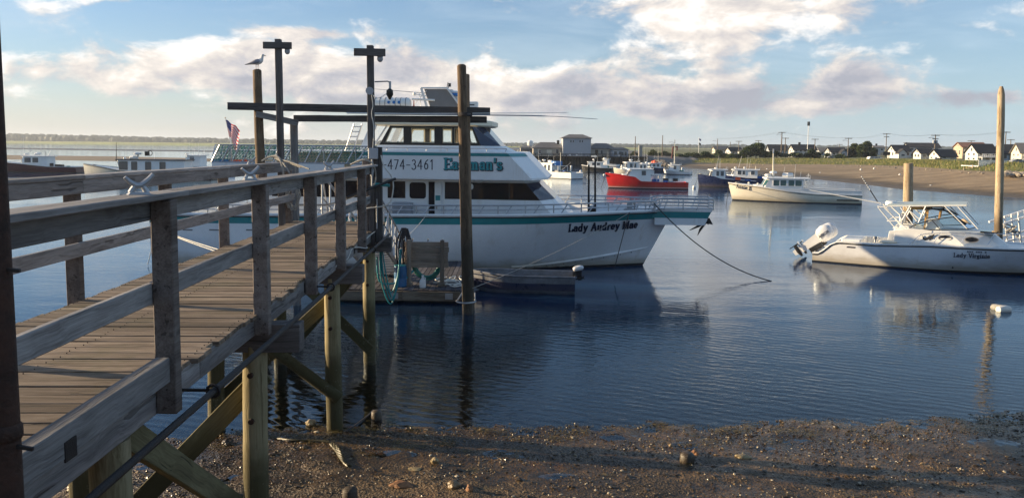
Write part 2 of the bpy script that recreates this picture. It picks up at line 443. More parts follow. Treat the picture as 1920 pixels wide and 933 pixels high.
def board(name, p, q, w, h, mat, parent, upv=(0, 0, 1), rough=.004, bev=.006, seg=None, world=True):
    """a plank from p to q, its own object with X along the length; ragged a little"""
    p, q = Vector(p), Vector(q); L = (q - p).length; d = (q - p) / L
    a = Vector(upv).cross(d)
    a = a.normalized() if a.length > 1e-4 else Vector((0, 1, 0)).cross(d).normalized()
    b = d.cross(a).normalized()
    seg = seg or max(1, min(14, int(L / .35)))
    mm = M(); rows = []
    for i in range(seg + 1):
        t = i / seg; jx = [random.uniform(-rough, rough) for _ in range(4)]; jy = [random.uniform(-rough, rough) for _ in range(4)]
        e = bev
        ring = []
        for k, (sy, sz) in enumerate(((-1, -1), (1, -1), (1, 1), (-1, 1))):
            ring.append((t * L, sy * w / 2 + jx[k] * .6, sz * h / 2 + jy[k] * .5))
        rows.append(ring)
    mm.grid(rows, closed=True)
    n = len(rows) - 1
    mm.f.append((3, 2, 1, 0)); mm.mi.append(0); mm.f.append(tuple(n * 4 + k for k in range(4))); mm.mi.append(0)
    o = mm.build(name, mat, None, bevel=bev)
    m4 = Matrix((d, a, b)).transposed().to_4x4(); m4.translation = p
    if parent is not None:
        o.parent = parent
        o.matrix_basis = (BASE[root_of(parent)].inverted() if world else Matrix()) @ m4
    else: o.matrix_basis = m4
    return o
def pile(name, p, q, r0, r1, mat, parent, n=14, seg=14, top='flat', bend=.012):
    """round timber from p up to q"""
    p, q = Vector(p), Vector(q); L = (q - p).length; d = (q - p) / L
    a, b = frame_xy(d)
    m4 = Matrix((a, b, d)).transposed().to_4x4(); m4.translation = p
    rows = []; sx, sy = random.uniform(0, 9), random.uniform(0, 9)
    for i in range(seg + 1):
        t = i / seg; r = r0 + (r1 - r0) * t
        cx = bend * L * .25 * math.sin(t * 3.1 + sx); cy = bend * L * .25 * math.sin(t * 2.3 + sy)
        row = []
        for k in range(n):
            th = 2 * PI * k / n
            rr = r * (1 + .07 * noise.noise(Vector((math.cos(th) * 1.5 + sx, math.sin(th) * 1.5, t * L * 1.4 + sy))) + .02 * random.uniform(-1, 1))
            row.append((cx + rr * math.cos(th), cy + rr * math.sin(th), t * L))
        rows.append(row)
    if top in ('point', 'round'):
        for k, (sc, dz) in enumerate(((.82, .6), (.45, 1.2)) if top == 'point' else ((.8, .25), (.45, .4))):
            rows.append([(x * sc, y * sc, L + dz * r1 * (2.2 if top == 'point' else 1.)) for x, y, _ in rows[seg]])
    mm = M().grid(rows, closed=True)
    mm.f.append(tuple(range(n - 1, -1, -1))); mm.mi.append(0)
    mm.f.append(tuple((len(rows) - 1) * n + k for k in range(n))); mm.mi.append(0)
    o = mm.build(name, mat, None, smooth=True, ang=50)
    if parent is not None:
        o.parent = parent; o.matrix_basis = BASE[root_of(parent)].inverted() @ m4
    else: o.matrix_basis = m4
    return o
def sag(p, q, drop, n=16):
    p, q = Vector(p), Vector(q)
    return [p.lerp(q, i / n) - Vector((0, 0, drop * 4 * (i / n) * (1 - i / n))) for i in range(n + 1)]
def smooth_path(pts, n=6):                  # Catmull-Rom
    pts = [Vector(p) for p in pts]; out = []
    for i in range(len(pts) - 1):
        p0, p1, p2, p3 = pts[max(i - 1, 0)], pts[i], pts[i + 1], pts[min(i + 2, len(pts) - 1)]
        for k in range(n):
            t = k / n
            out.append(.5 * ((2 * p1) + (p2 - p0) * t + (2 * p0 - 5 * p1 + 4 * p2 - p3) * t * t + (3 * p1 - p0 - 3 * p2 + p3) * t ** 3))
    return out + [pts[-1]]

# ------------------------------------------------------------------ lettering: strokes drawn with a broad nib
def arc(cx, cy, rx, ry, a0, a1, n=9):
    return [(cx + rx * math.cos(R_(a0 + (a1 - a0) * i / n)), cy + ry * math.sin(R_(a0 + (a1 - a0) * i / n))) for i in range(n + 1)]
_bowl = lambda cx: arc(cx, .33, .26, .33, 30, 390, 14)
GL = {  # width, strokes, serifs (x, y, half width)
 'E': (.74, [[(.16, 0), (.16, 1)], [(.16, .96), (.66, .96), (.68, .8)], [(.16, .5), (.5, .5)], [(.16, .04), (.68, .04), (.7, .22)]], [(.14, 0, .16), (.14, 1, .16)]),
 'L': (.70, [[(.16, 0), (.16, 1)], [(.16, .04), (.62, .04), (.66, .26)]], [(.14, 0, .16), (.16, 1, .17)]),
 'A': (.88, [[(.12, 0), (.42, 1)], [(.44, 1), (.74, 0)], [(.22, .34), (.62, .34)]], [(.12, 0, .14), (.74, 0, .15)]),
 'M': (1.0, [[(.16, 0), (.16, 1)], [(.16, 1), (.48, .1)], [(.48, .1), (.82, 1)], [(.82, 1), (.82, 0)]], [(.15, 0, .15), (.83, 0, .15), (.1, 1, .12), (.88, 1, .12)]),
 'V': (.86, [[(.12, 1), (.44, 0)], [(.44, 0), (.74, 1)]], [(.12, 1, .14), (.74, 1, .14)]),
 'B': (.74, [[(.16, 0), (.16, 1)], [(.16, .97)] + arc(.36, .76, .24, .22, 90, -90, 8) + [(.16, .53)], [(.16, .53)] + arc(.38, .27, .28, .25, 90, -90, 8) + [(.16, .02)]], [(.12, 0, .12), (.12, 1, .12)]),
 'H': (.86, [[(.16, 0), (.16, 1)], [(.68, 0), (.68, 1)], [(.16, .5), (.68, .5)]], []),
 'O': (.9, [arc(.44, .5, .32, .48, 0, 360, 18)], []),
 'N': (.86, [[(.16, 0), (.16, 1)], [(.16, 1), (.68, 0)], [(.68, 0), (.68, 1)]], []),
 'D': (.82, [[(.16, 0), (.16, 1)], [(.16, .97), (.34, .97)] + arc(.34, .5, .34, .47, 90, -90, 10) + [(.16, .03)]], []),
 'a': (.62, [[(.1, .52)] + arc(.28, .46, .18, .18, 130, 0, 6) + [(.46, .06), (.56, .02)], arc(.28, .2, .19, .18, 60, 380, 10)], []),
 's': (.50, [arc(.25, .49, .17, .15, 20, 250, 8) + arc(.25, .17, .19, .15, 90, -160, 8)], []),
 't': (.42, [[(.18, .92), (.18, .12)] + arc(.28, .12, .1, .1, 180, 330, 5), [(.04, .64), (.38, .64)]], []),
 'm': (1.0, [[(.14, 0), (.14, .64)], [(.14, .46)] + arc(.3, .46, .15, .17, 150, 0, 6) + [(.45, 0)], [(.45, .46)] + arc(.62, .46, .15, .17, 150, 0, 6) + [(.78, 0)]], [(.14, 0, .13), (.46, 0, .12), (.79, 0, .13), (.1, .64, .09)]),
 'n': (.70, [[(.14, 0), (.14, .64)], [(.14, .46)] + arc(.33, .46, .17, .18, 150, 0, 6) + [(.5, 0)]], [(.14, 0, .13), (.51, 0, .13), (.1, .64, .09)]),
 'd': (.68, [arc(.28, .32, .2, .31, 40, 320, 12), [(.48, 0), (.48, 1)]], [(.52, 0, .09), (.43, 1, .1)]),
 'y': (.64, [[(.1, .64), (.32, .02)], [(.54, .64), (.28, -.16), (.18, -.28), (.06, -.24)]], [(.1, .64, .12), (.54, .64, .11)]),
 'u': (.70, [[(.14, .64), (.14, .2)] + arc(.31, .2, .17, .18, 180, 340, 7), [(.5, .64), (.5, 0)]], [(.1, .64, .09), (.46, .64, .09), (.55, 0, .09)]),
 'r': (.50, [[(.14, 0), (.14, .64)], [(.14, .42)] + arc(.32, .44, .16, .17, 150, 50, 5)], [(.14, 0, .14), (.1, .64, .09)]),
 'e': (.60, [[(.1, .36), (.48, .36)] + arc(.29, .34, .2, .3, 0, 310, 13)], []),
 'i': (.34, [[(.16, 0), (.16, .64)], [(.16, .84), (.16, .95)]], [(.16, 0, .13), (.12, .64, .09)]),
 'g': (.62, [arc(.27, .42, .17, .2, 0, 360, 12), [(.14, .24), (.2, .08), (.44, .04)] + arc(.28, -.12, .2, .13, 40, -220, 9), [(.42, .56), (.58, .62)]], []),
 "'": (.26, [[(.12, 1), (.1, .7)]], []),
 '-': (.58, [[(.08, .42), (.5, .42)]], []),
 '6': (.66, [[(.52, .98), (.3, .8), (.14, .5)] + arc(.32, .3, .2, .28, 150, 510, 14)], []),
 '0': (.66, [arc(.32, .48, .22, .48, 0, 360, 16)], []),
 '3': (.62, [arc(.28, .74, .2, .22, 150, -80, 8) + arc(.27, .24, .25, .27, 80, -150, 9)], []),
 '4': (.66, [[(.44, 0), (.44, .98), (.06, .3), (.6, .3)]], []),
 '7': (.62, [[(.06, .95), (.54, .95), (.22, 0)]], []),
 '1': (.46, [[(.1, .8), (.28, .98), (.28, 0)]], []),
 ' ': (.36, [], []),
}
def lettering(name, text, fn, height, parent, mat, thick=.2, thin=.085, serif=True, gap=.06, lift=.004, slant=0., grow=0.):
    """fn(u, v, w): u along the line in metres, v up, w outward -> point"""
    mm = M(); x = 0.; k = 0
    for ch in text:
        wd, strokes, serifs = GL[ch]
        segs = []
        for st in strokes:
            for (a, b), (c, d) in zip(st, st[1:]):
                L = math.hypot(c - a, d - b)
                if L < 1e-6: continue
                sn = abs(d - b) / L
                segs.append((a, b, c, d, thin + (thick - thin) * sn ** 1.3 + grow))
        if serif:
            for sx, sy, hw in serifs: segs.append((sx - hw, sy, sx + hw, sy, .085 + grow))
        for a, b, c, d, t in segs:
            L = math.hypot(c - a, d - b); ex, ey = (c - a) / L, (d - b) / L; e = t * .32
            nx, ny = -ey * t / 2, ex * t / 2
            q = [(a - ex * e + nx, b - ey * e + ny), (a - ex * e - nx, b - ey * e - ny), (c + ex * e - nx, d + ey * e - ny), (c + ex * e + nx, d + ey * e + ny)]
            k += 1; w = lift + .0002 * k
            pts = [((x + i + slant * j) * height, j * height) for i, j in q]
            mm.hexa([fn(u, v, w - .012) for u, v in pts], [fn(u, v, w) for u, v in pts])
        x += wd + gap
    return mm.build(name, mat, parent)
def text_width(text, gap=.06): return sum(GL[c][0] + gap for c in text) - gap
# ================================================================== SETTING
def water_material():
    m, g, b = new_mat('harbour water'); g.n.remove(b)
    p = wpos(g); px, py, pz = g.sep(p)
    # ripples: heights in metres
    wob = g.noise(g.scale(p, (.06, .10, 1)), 1., 3., .5)
    calm = g.step(wob, .36, .62)
    r1 = g.noise(g.scale(p, (5.2, 8.5, 1)), 1., 3., .55, .5)
    r2 = g.noise(g.scale(p, (1.3, 2.6, 1)), 1., 3., .5, .3)
    r3 = g.noise(g.scale(p, (.22, .55, 1)), 1., 2., .5)
    # small wind waves running along the shore, crests slanting
    q = g.m('ADD', g.m('MULTIPLY', px, 11.), g.m('MULTIPLY', py, 24.))
    q = g.m('ADD', q, g.m('MULTIPLY', g.noise(g.scale(p, (.9, .9, 1)), 1., 3.), 16.))
    near = g.step(py, 24., 11.5)
    wv = g.m('MULTIPLY', g.m('SINE', q), g.m('MULTIPLY', g.noise(g.scale(p, (.5, .9, 1)), 1., 2.), .0021))
    h = g.m('ADD', g.m('MULTIPLY', r1, g.m('ADD', .0013, g.m('MULTIPLY', calm, .0060))), g.m('MULTIPLY', r2, g.m('ADD', .003, g.m('MULTIPLY', calm, .0055))))
    h = g.m('ADD', h, g.m('MULTIPLY', r3, .016)); h = g.m('ADD', h, g.m('MULTIPLY', wv, near))
    nrm = g.bump(h, 1., 1.)
    gl = g.new('ShaderNodeBsdfGlossy'); gl.inputs['Roughness'].default_value = .025; g.l.new(nrm, gl.inputs['Normal'])
    gl.inputs['Color'].default_value = (.86, .94, 1., 1)
    tr = g.new('ShaderNodeBsdfTransparent'); tr.inputs[0].default_value = (.80, .72, .56, 1)
    df = g.new('ShaderNodeBsdfDiffuse'); df.inputs[0].default_value = (.008, .040, .11, 1)
    turb = g.step(g.m('ADD', py, g.m('MULTIPLY', g.noise(g.scale(p, (.3, .3, 1)), 1., 3.), 2.)), 13.5, 30.)
    body = g.new('ShaderNodeMixShader'); g.put(body.inputs[0], turb); g.l.new(tr.outputs[0], body.inputs[1]); g.l.new(df.outputs[0], body.inputs[2])
    fr = g.new('ShaderNodeFresnel'); fr.inputs[0].default_value = 1.48; g.l.new(nrm, fr.inputs['Normal'])
    mx = g.new('ShaderNodeMixShader'); g.put(mx.inputs[0], fr.outputs[0]); g.l.new(body.outputs[0], mx.inputs[1]); g.l.new(gl.outputs[0], mx.inputs[2])
    g.l.new(mx.outputs[0], g.n['Material Output'].inputs[0]); return m
MT['water'] = water_material()
w = M().add([(-2900, 4, 0), (2900, 4, 0), (2900, 2900, 0), (-2900, 2900, 0)], [(0, 1, 2, 3)]).build('water', 'water', fix=False)
tag(w, kind='structure')

def mud_material():
    m, g, b = new_mat('wet pebbly mud'); p = wpos(g)
    n = g.noise(p, 1.1, 6., .6); f = g.noise(p, 14., 5., .65); v = g.vor(p, 26.); v2 = g.vor(p, 60.)
    k = g.m('ADD', g.m('MULTIPLY', n, .55), g.m('MULTIPLY', f, .45))
    col = g.ramp(k, [(.36, (.015, .0095, .0045)), (.5, (.056, .033, .013)), (.64, (.16, .098, .041))])
    rust = g.step(g.noise(p, .8, 4., .6), .56, .72)
    col = g.mix(g.m('MULTIPLY', rust, .45), col, (.11, .05, .018))
    weed = g.step(g.noise(g.scale(p, (1.5, 2.4, 1)), 1., 5., .7), .58, .70)
    col = g.mix(g.m('MULTIPLY', weed, .5), col, (.075, .062, .016))
    g.put(b.inputs['Base Color'], col)
    wet = g.step(g.noise(g.scale(p, (.9, 1.7, 1)), 1., 5., .62), .44, .60)
    z = g.sep(p)[2]
    wet = g.m('MAXIMUM', g.m('MULTIPLY', wet, .8), g.step(z, .16, .03))
    g.put(b.inputs['Roughness'], g.m('SUBTRACT', .66, g.m('MULTIPLY', wet, .46)))
    b.inputs['Specular IOR Level'].default_value = .5
    h = g.m('ADD', g.m('MULTIPLY', f, .8), g.m('MULTIPLY', v, .55)); h = g.m('SUBTRACT', h, g.m('MULTIPLY', v2, -.2))
    amt = g.m('SUBTRACT', 1., g.m('MULTIPLY', wet, .55))
    g.put(b.inputs['Normal'], g.bump(g.m('MULTIPLY', h, amt), 1., .05))
    return m
MT['mud'] = mud_material()
_SX = [-60, -20, -5.3, -2.5, .35, 4.4, 8., 20., 60]; _SY = [8.5, 9.7, 10.5, 11.15, 11.15, 11.45, 11.95, 13.6, 17.]
def mud_h(x, y):
    d = np.interp(x, _SX, _SY) - y
    z = np.where(d > 0, .05 * d + .004 * d * d, .075 * d)
    z = np.where(y < 4.5, z + (4.5 - y) * .12, z)
    return np.maximum(z, -1.9)
def mud_n(x, y):
    v = Vector((x, y, 0))
    return .035 * noise.noise(v * .9) + .022 * noise.noise(v * 2.6 + Vector((3, 1, 0))) + .016 * noise.noise(v * 6.) + .012 * noise.noise(v * 15.)
def spaced(lo, a, b, hi, fine, coarse):
    return np.concatenate([np.arange(lo, a, coarse), np.arange(a, b, fine), np.arange(b, hi + coarse, coarse)])
def make_mud():
    xs = spaced(-40, -7, 9, 44, .07, 1.2); ys = np.concatenate([np.arange(-6, 4, 1.), np.arange(4, 7, .12), np.arange(7, 13.2, .05), np.arange(13.2, 32, .9)])
    Xg, Yg = np.meshgrid(xs, ys); Z = mud_h(Xg, Yg)
    flat = np.array([mud_n(a, b) for a, b in zip(Xg.ravel(), Yg.ravel())]).reshape(Xg.shape)
    Z = Z + flat
    vs = np.stack([Xg, Yg, Z], -1).reshape(-1, 3); nx = len(xs); ny = len(ys)
    i = np.arange(ny - 1)[:, None] * nx + np.arange(nx - 1)[None, :]
    fs = np.stack([i, i + 1, i + nx + 1, i + nx], -1).reshape(-1, 4)
    me = bpy.data.meshes.new('mud_beach'); me.from_pydata(vs.tolist(), [], fs.tolist())
    me.polygons.foreach_set('use_smooth', [True] * len(me.polygons))
    return tag(put_obj('mud_beach', me, 'mud'), kind='structure')
make_mud()
MT['seabed'] = paint('seabed silt', (.035, .032, .026), .9, dirt=.3, sc=.3)
tag(M().add([(-2900, -60, -2.1), (2900, -60, -2.1), (2900, 2900, -2.1), (-2900, 2900, -2.1)], [(0, 1, 2, 3)]).build('seabed', 'seabed', fix=False), kind='structure')

# pebbles and shell bits over the mud
def scatter_solids(name, pts, sizes, mats, label=None, flat=.65):
    t = (1 + 5 ** .5) / 2
    iv = np.array([(-1, t, 0), (1, t, 0), (-1, -t, 0), (1, -t, 0), (0, -1, t), (0, 1, t), (0, -1, -t), (0, 1, -t), (t, 0, -1), (t, 0, 1), (-t, 0, -1), (-t, 0, 1)]) / 1.9
    fa = np.array([(0, 11, 5), (0, 5, 1), (0, 1, 7), (0, 7, 10), (0, 10, 11), (1, 5, 9), (5, 11, 4), (11, 10, 2), (10, 7, 6), (7, 1, 8), (3, 9, 4), (3, 4, 2), (3, 2, 6), (3, 6, 8), (3, 8, 9), (4, 9, 5), (2, 4, 11), (6, 2, 10), (8, 6, 7), (9, 8, 1)])
    n = len(pts); sz = np.asarray(sizes)
    jit = RNG.uniform(.7, 1.3, (n, 12, 3)); an = RNG.uniform(0, 6.28, n)
    sc = np.stack([RNG.uniform(.7, 1.4, n), RNG.uniform(.7, 1.4, n), RNG.uniform(.7, 1.2, n) * flat], -1) * sz[:, None]
    v = iv[None] * jit * sc[:, None, :]
    cx, sx = np.cos(an)[:, None], np.sin(an)[:, None]
    v = np.stack([v[..., 0] * cx - v[..., 1] * sx, v[..., 0] * sx + v[..., 1] * cx, v[..., 2]], -1) + np.asarray(pts)[:, None, :]
    f = (fa[None] + (np.arange(n) * 12)[:, None, None]).reshape(-1, 3)
    me = bpy.data.meshes.new(name); me.from_pydata(v.reshape(-1, 3).tolist(), [], f.tolist())
    o = put_obj(name, me, mats)
    mi = RNG.choice(len(mats), n, p=np.array([.74, .205, .055]) if len(mats) == 3 else None)
    me.polygons.foreach_set('material_index', np.repeat(mi, 20).tolist())
    return o
MT['stone_dark'] = paint('dark wet stone', (.055, .038, .022), .36, dirt=.45, sc=3, bump=.2)
MT['stone_tan'] = paint('tan stone', (.22, .15, .075), .5, dirt=.4, sc=3)
MT['shell'] = paint('pale shell', (.48, .40, .28), .55, dirt=.3, sc=3)
def make_pebbles():
    n = 26000
    x = RNG.uniform(-6.5, 9., n); y = 12.2 - 5.4 * RNG.beta(1.0, 1.3, n)
    keep = np.array([noise.noise(Vector((a * 1.1, b * 1.6, 4.))) + .35 * noise.noise(Vector((a * 4, b * 5, 9.))) for a, b in zip(x, y)])
    sh = np.interp(x, _SX, _SY)
    ok = (keep + RNG.uniform(-.3, .45, n) > 0.) & (y < sh + .35 * RNG.random(n))
    x, y = x[ok], y[ok]
    z = mud_h(x, y) + np.array([mud_n(a, b) for a, b in zip(x, y)])
    s = .008 + .026 * RNG.beta(1., 6., len(x)) + .02 * (RNG.random(len(x)) > .985)
    return tag(scatter_solids('pebbles', np.stack([x, y, z + s * .15], -1), s, ['stone_dark', 'stone_tan', 'shell']), kind='stuff')
make_pebbles()
def ground_z(x, y): return float(mud_h(np.array(x), np.array(y))) + mud_n(x, y)

# ---------------------------------------------------------------- the right-hand shore
def px_x(px, Y): r = ray(px, HOR + ROLL * (px - 960)); return r.x / r.y * Y
SHORE = [(1205, 307), (1255, 311), (1313, 317), (1430, 328), (1510, 334), (1613, 345), (1693, 355), (1813, 364), (1920, 372), (2300, 402), (3200, 470)]
GRB = [(214, .4), (196, .4), (184, .55), (166, .75), (158, .95), (147, 1.2), (132, 1.4), (102, 1.55), (90, 1.65), (66, 1.8), (50, 1.9)]
CRE = [(230, .9), (214, 1.0), (208, 1.1), (206, 1.3), (201, 1.5), (182, 1.8), (160, 2.05), (116, 2.4), (97, 2.55), (72, 2.7), (56, 2.7)]
def sand_material():
    m, g, b = new_mat('beach sand'); p = wpos(g); z = g.sep(p)[2]
    n = g.noise(g.scale(p, (.12, .3, 1)), 1., 6., .6); f = g.noise(p, 1.2, 5., .7)
    k = g.m('ADD', g.m('MULTIPLY', n, .7), g.m('MULTIPLY', f, .3))
    col = g.ramp(k, [(.35, (.17, .115, .065)), (.52, (.265, .19, .112)), (.68, (.36, .27, .168))])
    zz = g.m('ADD', z, g.m('MULTIPLY', g.m('SUBTRACT', n, .5), .5))
    col = g.mix(g.step(zz, .5, .16), col, (.085, .062, .035))
    wr = g.m('MULTIPLY', g.step(g.noise(g.scale(p, (.25, .9, 1)), 1., 5., .7), .55, .66), g.m('MULTIPLY', g.step(zz, .1, .35), g.step(zz, .9, .55)))
    col = g.mix(g.m('MULTIPLY', wr, .6), col, (.07, .05, .03))
    g.put(b.inputs['Base Color'], col); g.put(b.inputs['Roughness'], g.m('SUBTRACT', .92, g.m('MULTIPLY', g.step(zz, .35, .05), .35)))
    g.put(b.inputs['Normal'], g.bump(g.m('ADD', f, n), .5, .25)); return m
MT['sand'] = sand_material()
def interp_rows(k=6):
    rows = []
    for i in range(len(SHORE) - 1):
        for t in [j / k for j in range(k)] + ([1.] if i == len(SHORE) - 2 else []):
            px = SHORE[i][0] * (1 - t) + SHORE[i + 1][0] * t
            s0, s1 = G(*SHORE[i]), G(*SHORE[i + 1]); s = s0.lerp(s1, t)
            gY, gz = [GRB[i][q] * (1 - t) + GRB[i + 1][q] * t for q in (0, 1)]
            cY, cz = [CRE[i][q] * (1 - t) + CRE[i + 1][q] * t for q in (0, 1)]
            rows.append((s, Vector((px_x(px, gY), gY, gz)), Vector((px_x(px, cY), cY, cz))))
    return rows
ROWS = interp_rows()
def make_shore():
    g1 = []; g2 = []
    for i, (s, b, c) in enumerate(ROWS):
        off = (s - b).normalized() * 9; off.z = 0
        line = [s + off + Vector((0, 0, -1.5)), s + off * .35 + Vector((0, 0, -.35))]
        for t in (0, .1, .25, .45, .65, .85, 1.):
            q = s.lerp(b, t); wob = .06 * noise.noise(q * .12) * (t > 0) * (t < 1)
            q.z = b.z * (t ** .8) + wob; line.append(q)
        e = b.lerp(c, .12); e.z = b.z - .02; line.append(e)
        g1.append(line)
        land = []
        for t in (-.06, .05, .25, .5, .75, 1.):
            q = b.lerp(c, t); q.z = b.z - .12 + (c.z - b.z + .12) * min(1., max(0., t * 1.25)) + .12 * noise.noise(q * .3) * (t > .1)
            if t < 0: q.z = b.z - .3
            land.append(q)
        for D in (40, 120, 500, 1300):
            q = c + (c - b).normalized() * D; q.z = 2.4; land.append(q)
        g2.append(land)
    tag(M().grid(g1).build('sand_beach', 'sand', smooth=True, fix=False, ang=80), kind='structure')
    tag(M().grid(g2).build('dune_land', 'dune', smooth=True, fix=False, ang=80), kind='structure')
MT['dune'] = paint('dune turf', (.115, .125, .04), .95, dirt=.4, sc=.25, bump=.3)
make_shore()
for o_ in [o for o in bpy.data.objects if o.name in ('sand_beach', 'dune_land')]:
    bm = bmesh.new(); bm.from_mesh(o_.data)
    bm.normal_update()
    if sum(f.normal.z for f in bm.faces) < 0: bmesh.ops.reverse_faces(bm, faces=bm.faces)
    bm.to_mesh(o_.data); bm.free()

def blades(name, pts, hgt, wid, mats, lean=.35):
    """tufts of grass: three-cornered blades standing on pts"""
    pts = np.asarray(pts); n = len(pts)
    a = RNG.uniform(0, 2 * PI, n); h = hgt * RNG.uniform(.55, 1.25, n); w_ = wid * RNG.uniform(.6, 1.4, n)
    l = lean * h * RNG.uniform(-1, 1, (2, n))
    dx, dy = np.cos(a) * w_, np.sin(a) * w_
    v = np.stack([np.stack([pts[:, 0] - dx, pts[:, 1] - dy, pts[:, 2] - .1], -1), np.stack([pts[:, 0] + dx, pts[:, 1] + dy, pts[:, 2] - .1], -1),
                  np.stack([pts[:, 0] + l[0], pts[:, 1] + l[1], pts[:, 2] + h], -1)], 1).reshape(-1, 3)
    me = bpy.data.meshes.new(name); me.from_pydata(v.tolist(), [], np.arange(3 * n).reshape(-1, 3).tolist())
    o = put_obj(name, me, mats)
    me.polygons.foreach_set('material_index', RNG.integers(0, len(mats), n).tolist()); return o
def leaf_mat(name, col, trans=.25):
    m, g, b = new_mat(name)
    n = g.noise(wpos(g), .6, 4., .6)
    g.put(b.inputs['Base Color'], g.ramp(n, [(.35, tuple(c * .6 for c in col)), (.65, tuple(c * 1.25 for c in col))]))
    b.inputs['Roughness'].default_value = .7; b.inputs['Specular IOR Level'].default_value = .25
    t = g.new('ShaderNodeBsdfTranslucent'); t.inputs[0].default_value = (*[c * 1.3 for c in col], 1)
    mx = g.new('ShaderNodeMixShader'); mx.inputs[0].default_value = trans
    g.l.new(b.outputs[0], mx.inputs[1]); g.l.new(t.outputs[0], mx.inputs[2]); g.l.new(mx.outputs[0], g.n['Material Output'].inputs[0]); return m
MT['grass_a'] = leaf_mat('dune grass green', (.17, .20, .055)); MT['grass_b'] = leaf_mat('dune grass straw', (.33, .27, .11)); MT['grass_c'] = leaf_mat('dune grass dark', (.10, .135, .04))
MT['leaf_a'] = leaf_mat('leaf dark', (.030, .050, .022)); MT['leaf_b'] = leaf_mat('leaf mid', (.055, .080, .028)); MT['leaf_c'] = leaf_mat('leaf light', (.085, .11, .040))
MT['bark'] = paint('bark', (.07, .055, .042), .9, dirt=.4, sc=4, bump=.4)
def make_grass():
    pts = []
    for i in range(len(ROWS) - 1):
        b0, c0, b1, c1 = ROWS[i][1], ROWS[i][2], ROWS[i + 1][1], ROWS[i + 1][2]
        area = (b1 - b0).length * (c0 - b0).length
        for _ in range(int(min(4200, area * 4.5)) + 60):
            t, u = random.random(), random.random() ** .8
            q = b0.lerp(b1, t).lerp(c0.lerp(c1, t), u)
            if u < .08 and noise.noise(q * .3) < .05: continue
            q.z = b0.z - .12 + (c0.z - b0.z + .12) * min(1., u * 1.25) + .12 * noise.noise(q * .3); pts.append(tuple(q))
    tag(blades('dune_grass', pts, .38, .05, [MT['grass_a'], MT['grass_b'], MT['grass_c']]), kind='stuff')
make_grass()

# ---------------------------------------------------------------- sand bars, marsh and far woods on the left
def mound(name, near, far, hgt, mat):
    rows = []
    for (a, b) in zip(near, far):
        p, q = G(*a), G(*b); d = (q - p)
        rows.append([p - d * .1 + Vector((0, 0, -.4)), p + Vector((0, 0, -.02))] + [p + d * t + Vector((0, 0, hgt * z + .02 * noise.noise(p + d * t))) for t, z in ((.12, .5), (.35, .9), (.6, 1.), (.85, .6))] + [q + Vector((0, 0, -.02)), q + d * .1 + Vector((0, 0, -.4))])
    o = M().grid(rows).build(name, mat, smooth=True, ang=80)
    return tag(o, kind='structure')
def dense(l, k=8):
    out = []
    for (a, b), (c, d) in zip(l, l[1:]): out += [(a + (c - a) * i / k, b + (d - b) * i / k) for i in range(k)]
    return out + [l[-1]]
MT['bar_sand'] = paint('sand bar', (.20, .145, .095), .85, dirt=.3, sc=.15)
MT['bar_mud'] = paint('mud bar', (.055, .055, .055), .6, dirt=.3, sc=.1)
mound('sand_bar', dense([(-500, 293.5), (0, 299), (220, 302.5), (380, 303), (540, 302.5)]), dense([(-500, 285), (0, 290.5), (220, 293), (380, 297), (540, 302)]), .22, 'bar_sand')
mound('mud_bar', dense([(-500, 273.2), (0, 279.8), (370, 284.8), (640, 288)]), dense([(-500, 271), (0, 276.6), (370, 281.8), (640, 287)]), .10, 'bar_mud')
MT['marsh'] = paint('salt marsh', (.27, .30, .05), .95, dirt=.25, sc=.02)
rows = []
for i in range(81):
    x = -1700 + i * 60; yy = 1150 + 60 * noise.noise(Vector((x * .003, 0, 5)))
    rows.append([(x, yy, -1), (x, yy + 12, .2), (x, yy + 30, 2.3 + .5 * noise.noise(Vector((x * .01, 3, 0)))), (x, 1430, 3.0), (x, 1800, 3.2), (x, 2850, 3.5)])
tag(M().grid(rows).build('marsh', 'marsh', smooth=True, ang=80), kind='structure')
MT['far_woods'] = leaf_mat('far woods', (.030, .050, .034), .1)
def woods():
    pts = []; vs = []; fs = []
    tops = [(-1400, 19), (-950, 17.5), (-880, 17), (-780, 16), (-600, 13), (-330, 11.5), (-260, 11), (100, 10), (600, 11), (1400, 12), (3200, 12)]
    tx = [t[0] for t in tops]; tz = [t[1] for t in tops]
    me_v = []; me_f = []
    for r in range(4):
        y0 = 1480 + r * 45
        for x in np.arange(-1700, 2600, 9.):
            top = np.interp(x * 1500 / y0, tx, tz) + (1.9 * noise.noise(Vector((x * .012, r * 3., 0))) + 1.4 * noise.noise(Vector((x * .05, r * 7., 2))) + random.uniform(-.9, .9))
            top = top - (3 - r) * 1.0; k = len(me_v); rad = random.uniform(6, 10); cx, cy = x + random.uniform(-3, 3), y0 + random.uniform(-14, 14)
            n = 7; zb = 1.5
            prof = [(1., zb), (1.08, zb + (top - zb) * .55), (.8, zb + (top - zb) * .82), (.35, top)]
            for pr, pz in prof:
                for j in range(n):
                    t = 2 * PI * j / n; q = rad * pr * random.uniform(.82, 1.15)
                    me_v.append((cx + q * math.cos(t), cy + q * math.sin(t), pz + random.uniform(-.5, .5)))
            for a in range(3):
                me_f += [(k + a * n + j, k + a * n + (j + 1) % n, k + (a + 1) * n + (j + 1) % n, k + (a + 1) * n + j) for j in range(n)]
            me_f.append(tuple(k + 3 * n + j for j in range(n)))
    me = bpy.data.meshes.new('far_woods'); me.from_pydata(me_v, [], me_f)
    return tag(put_obj('far_woods', me, 'far_woods'), kind='stuff')
woods()
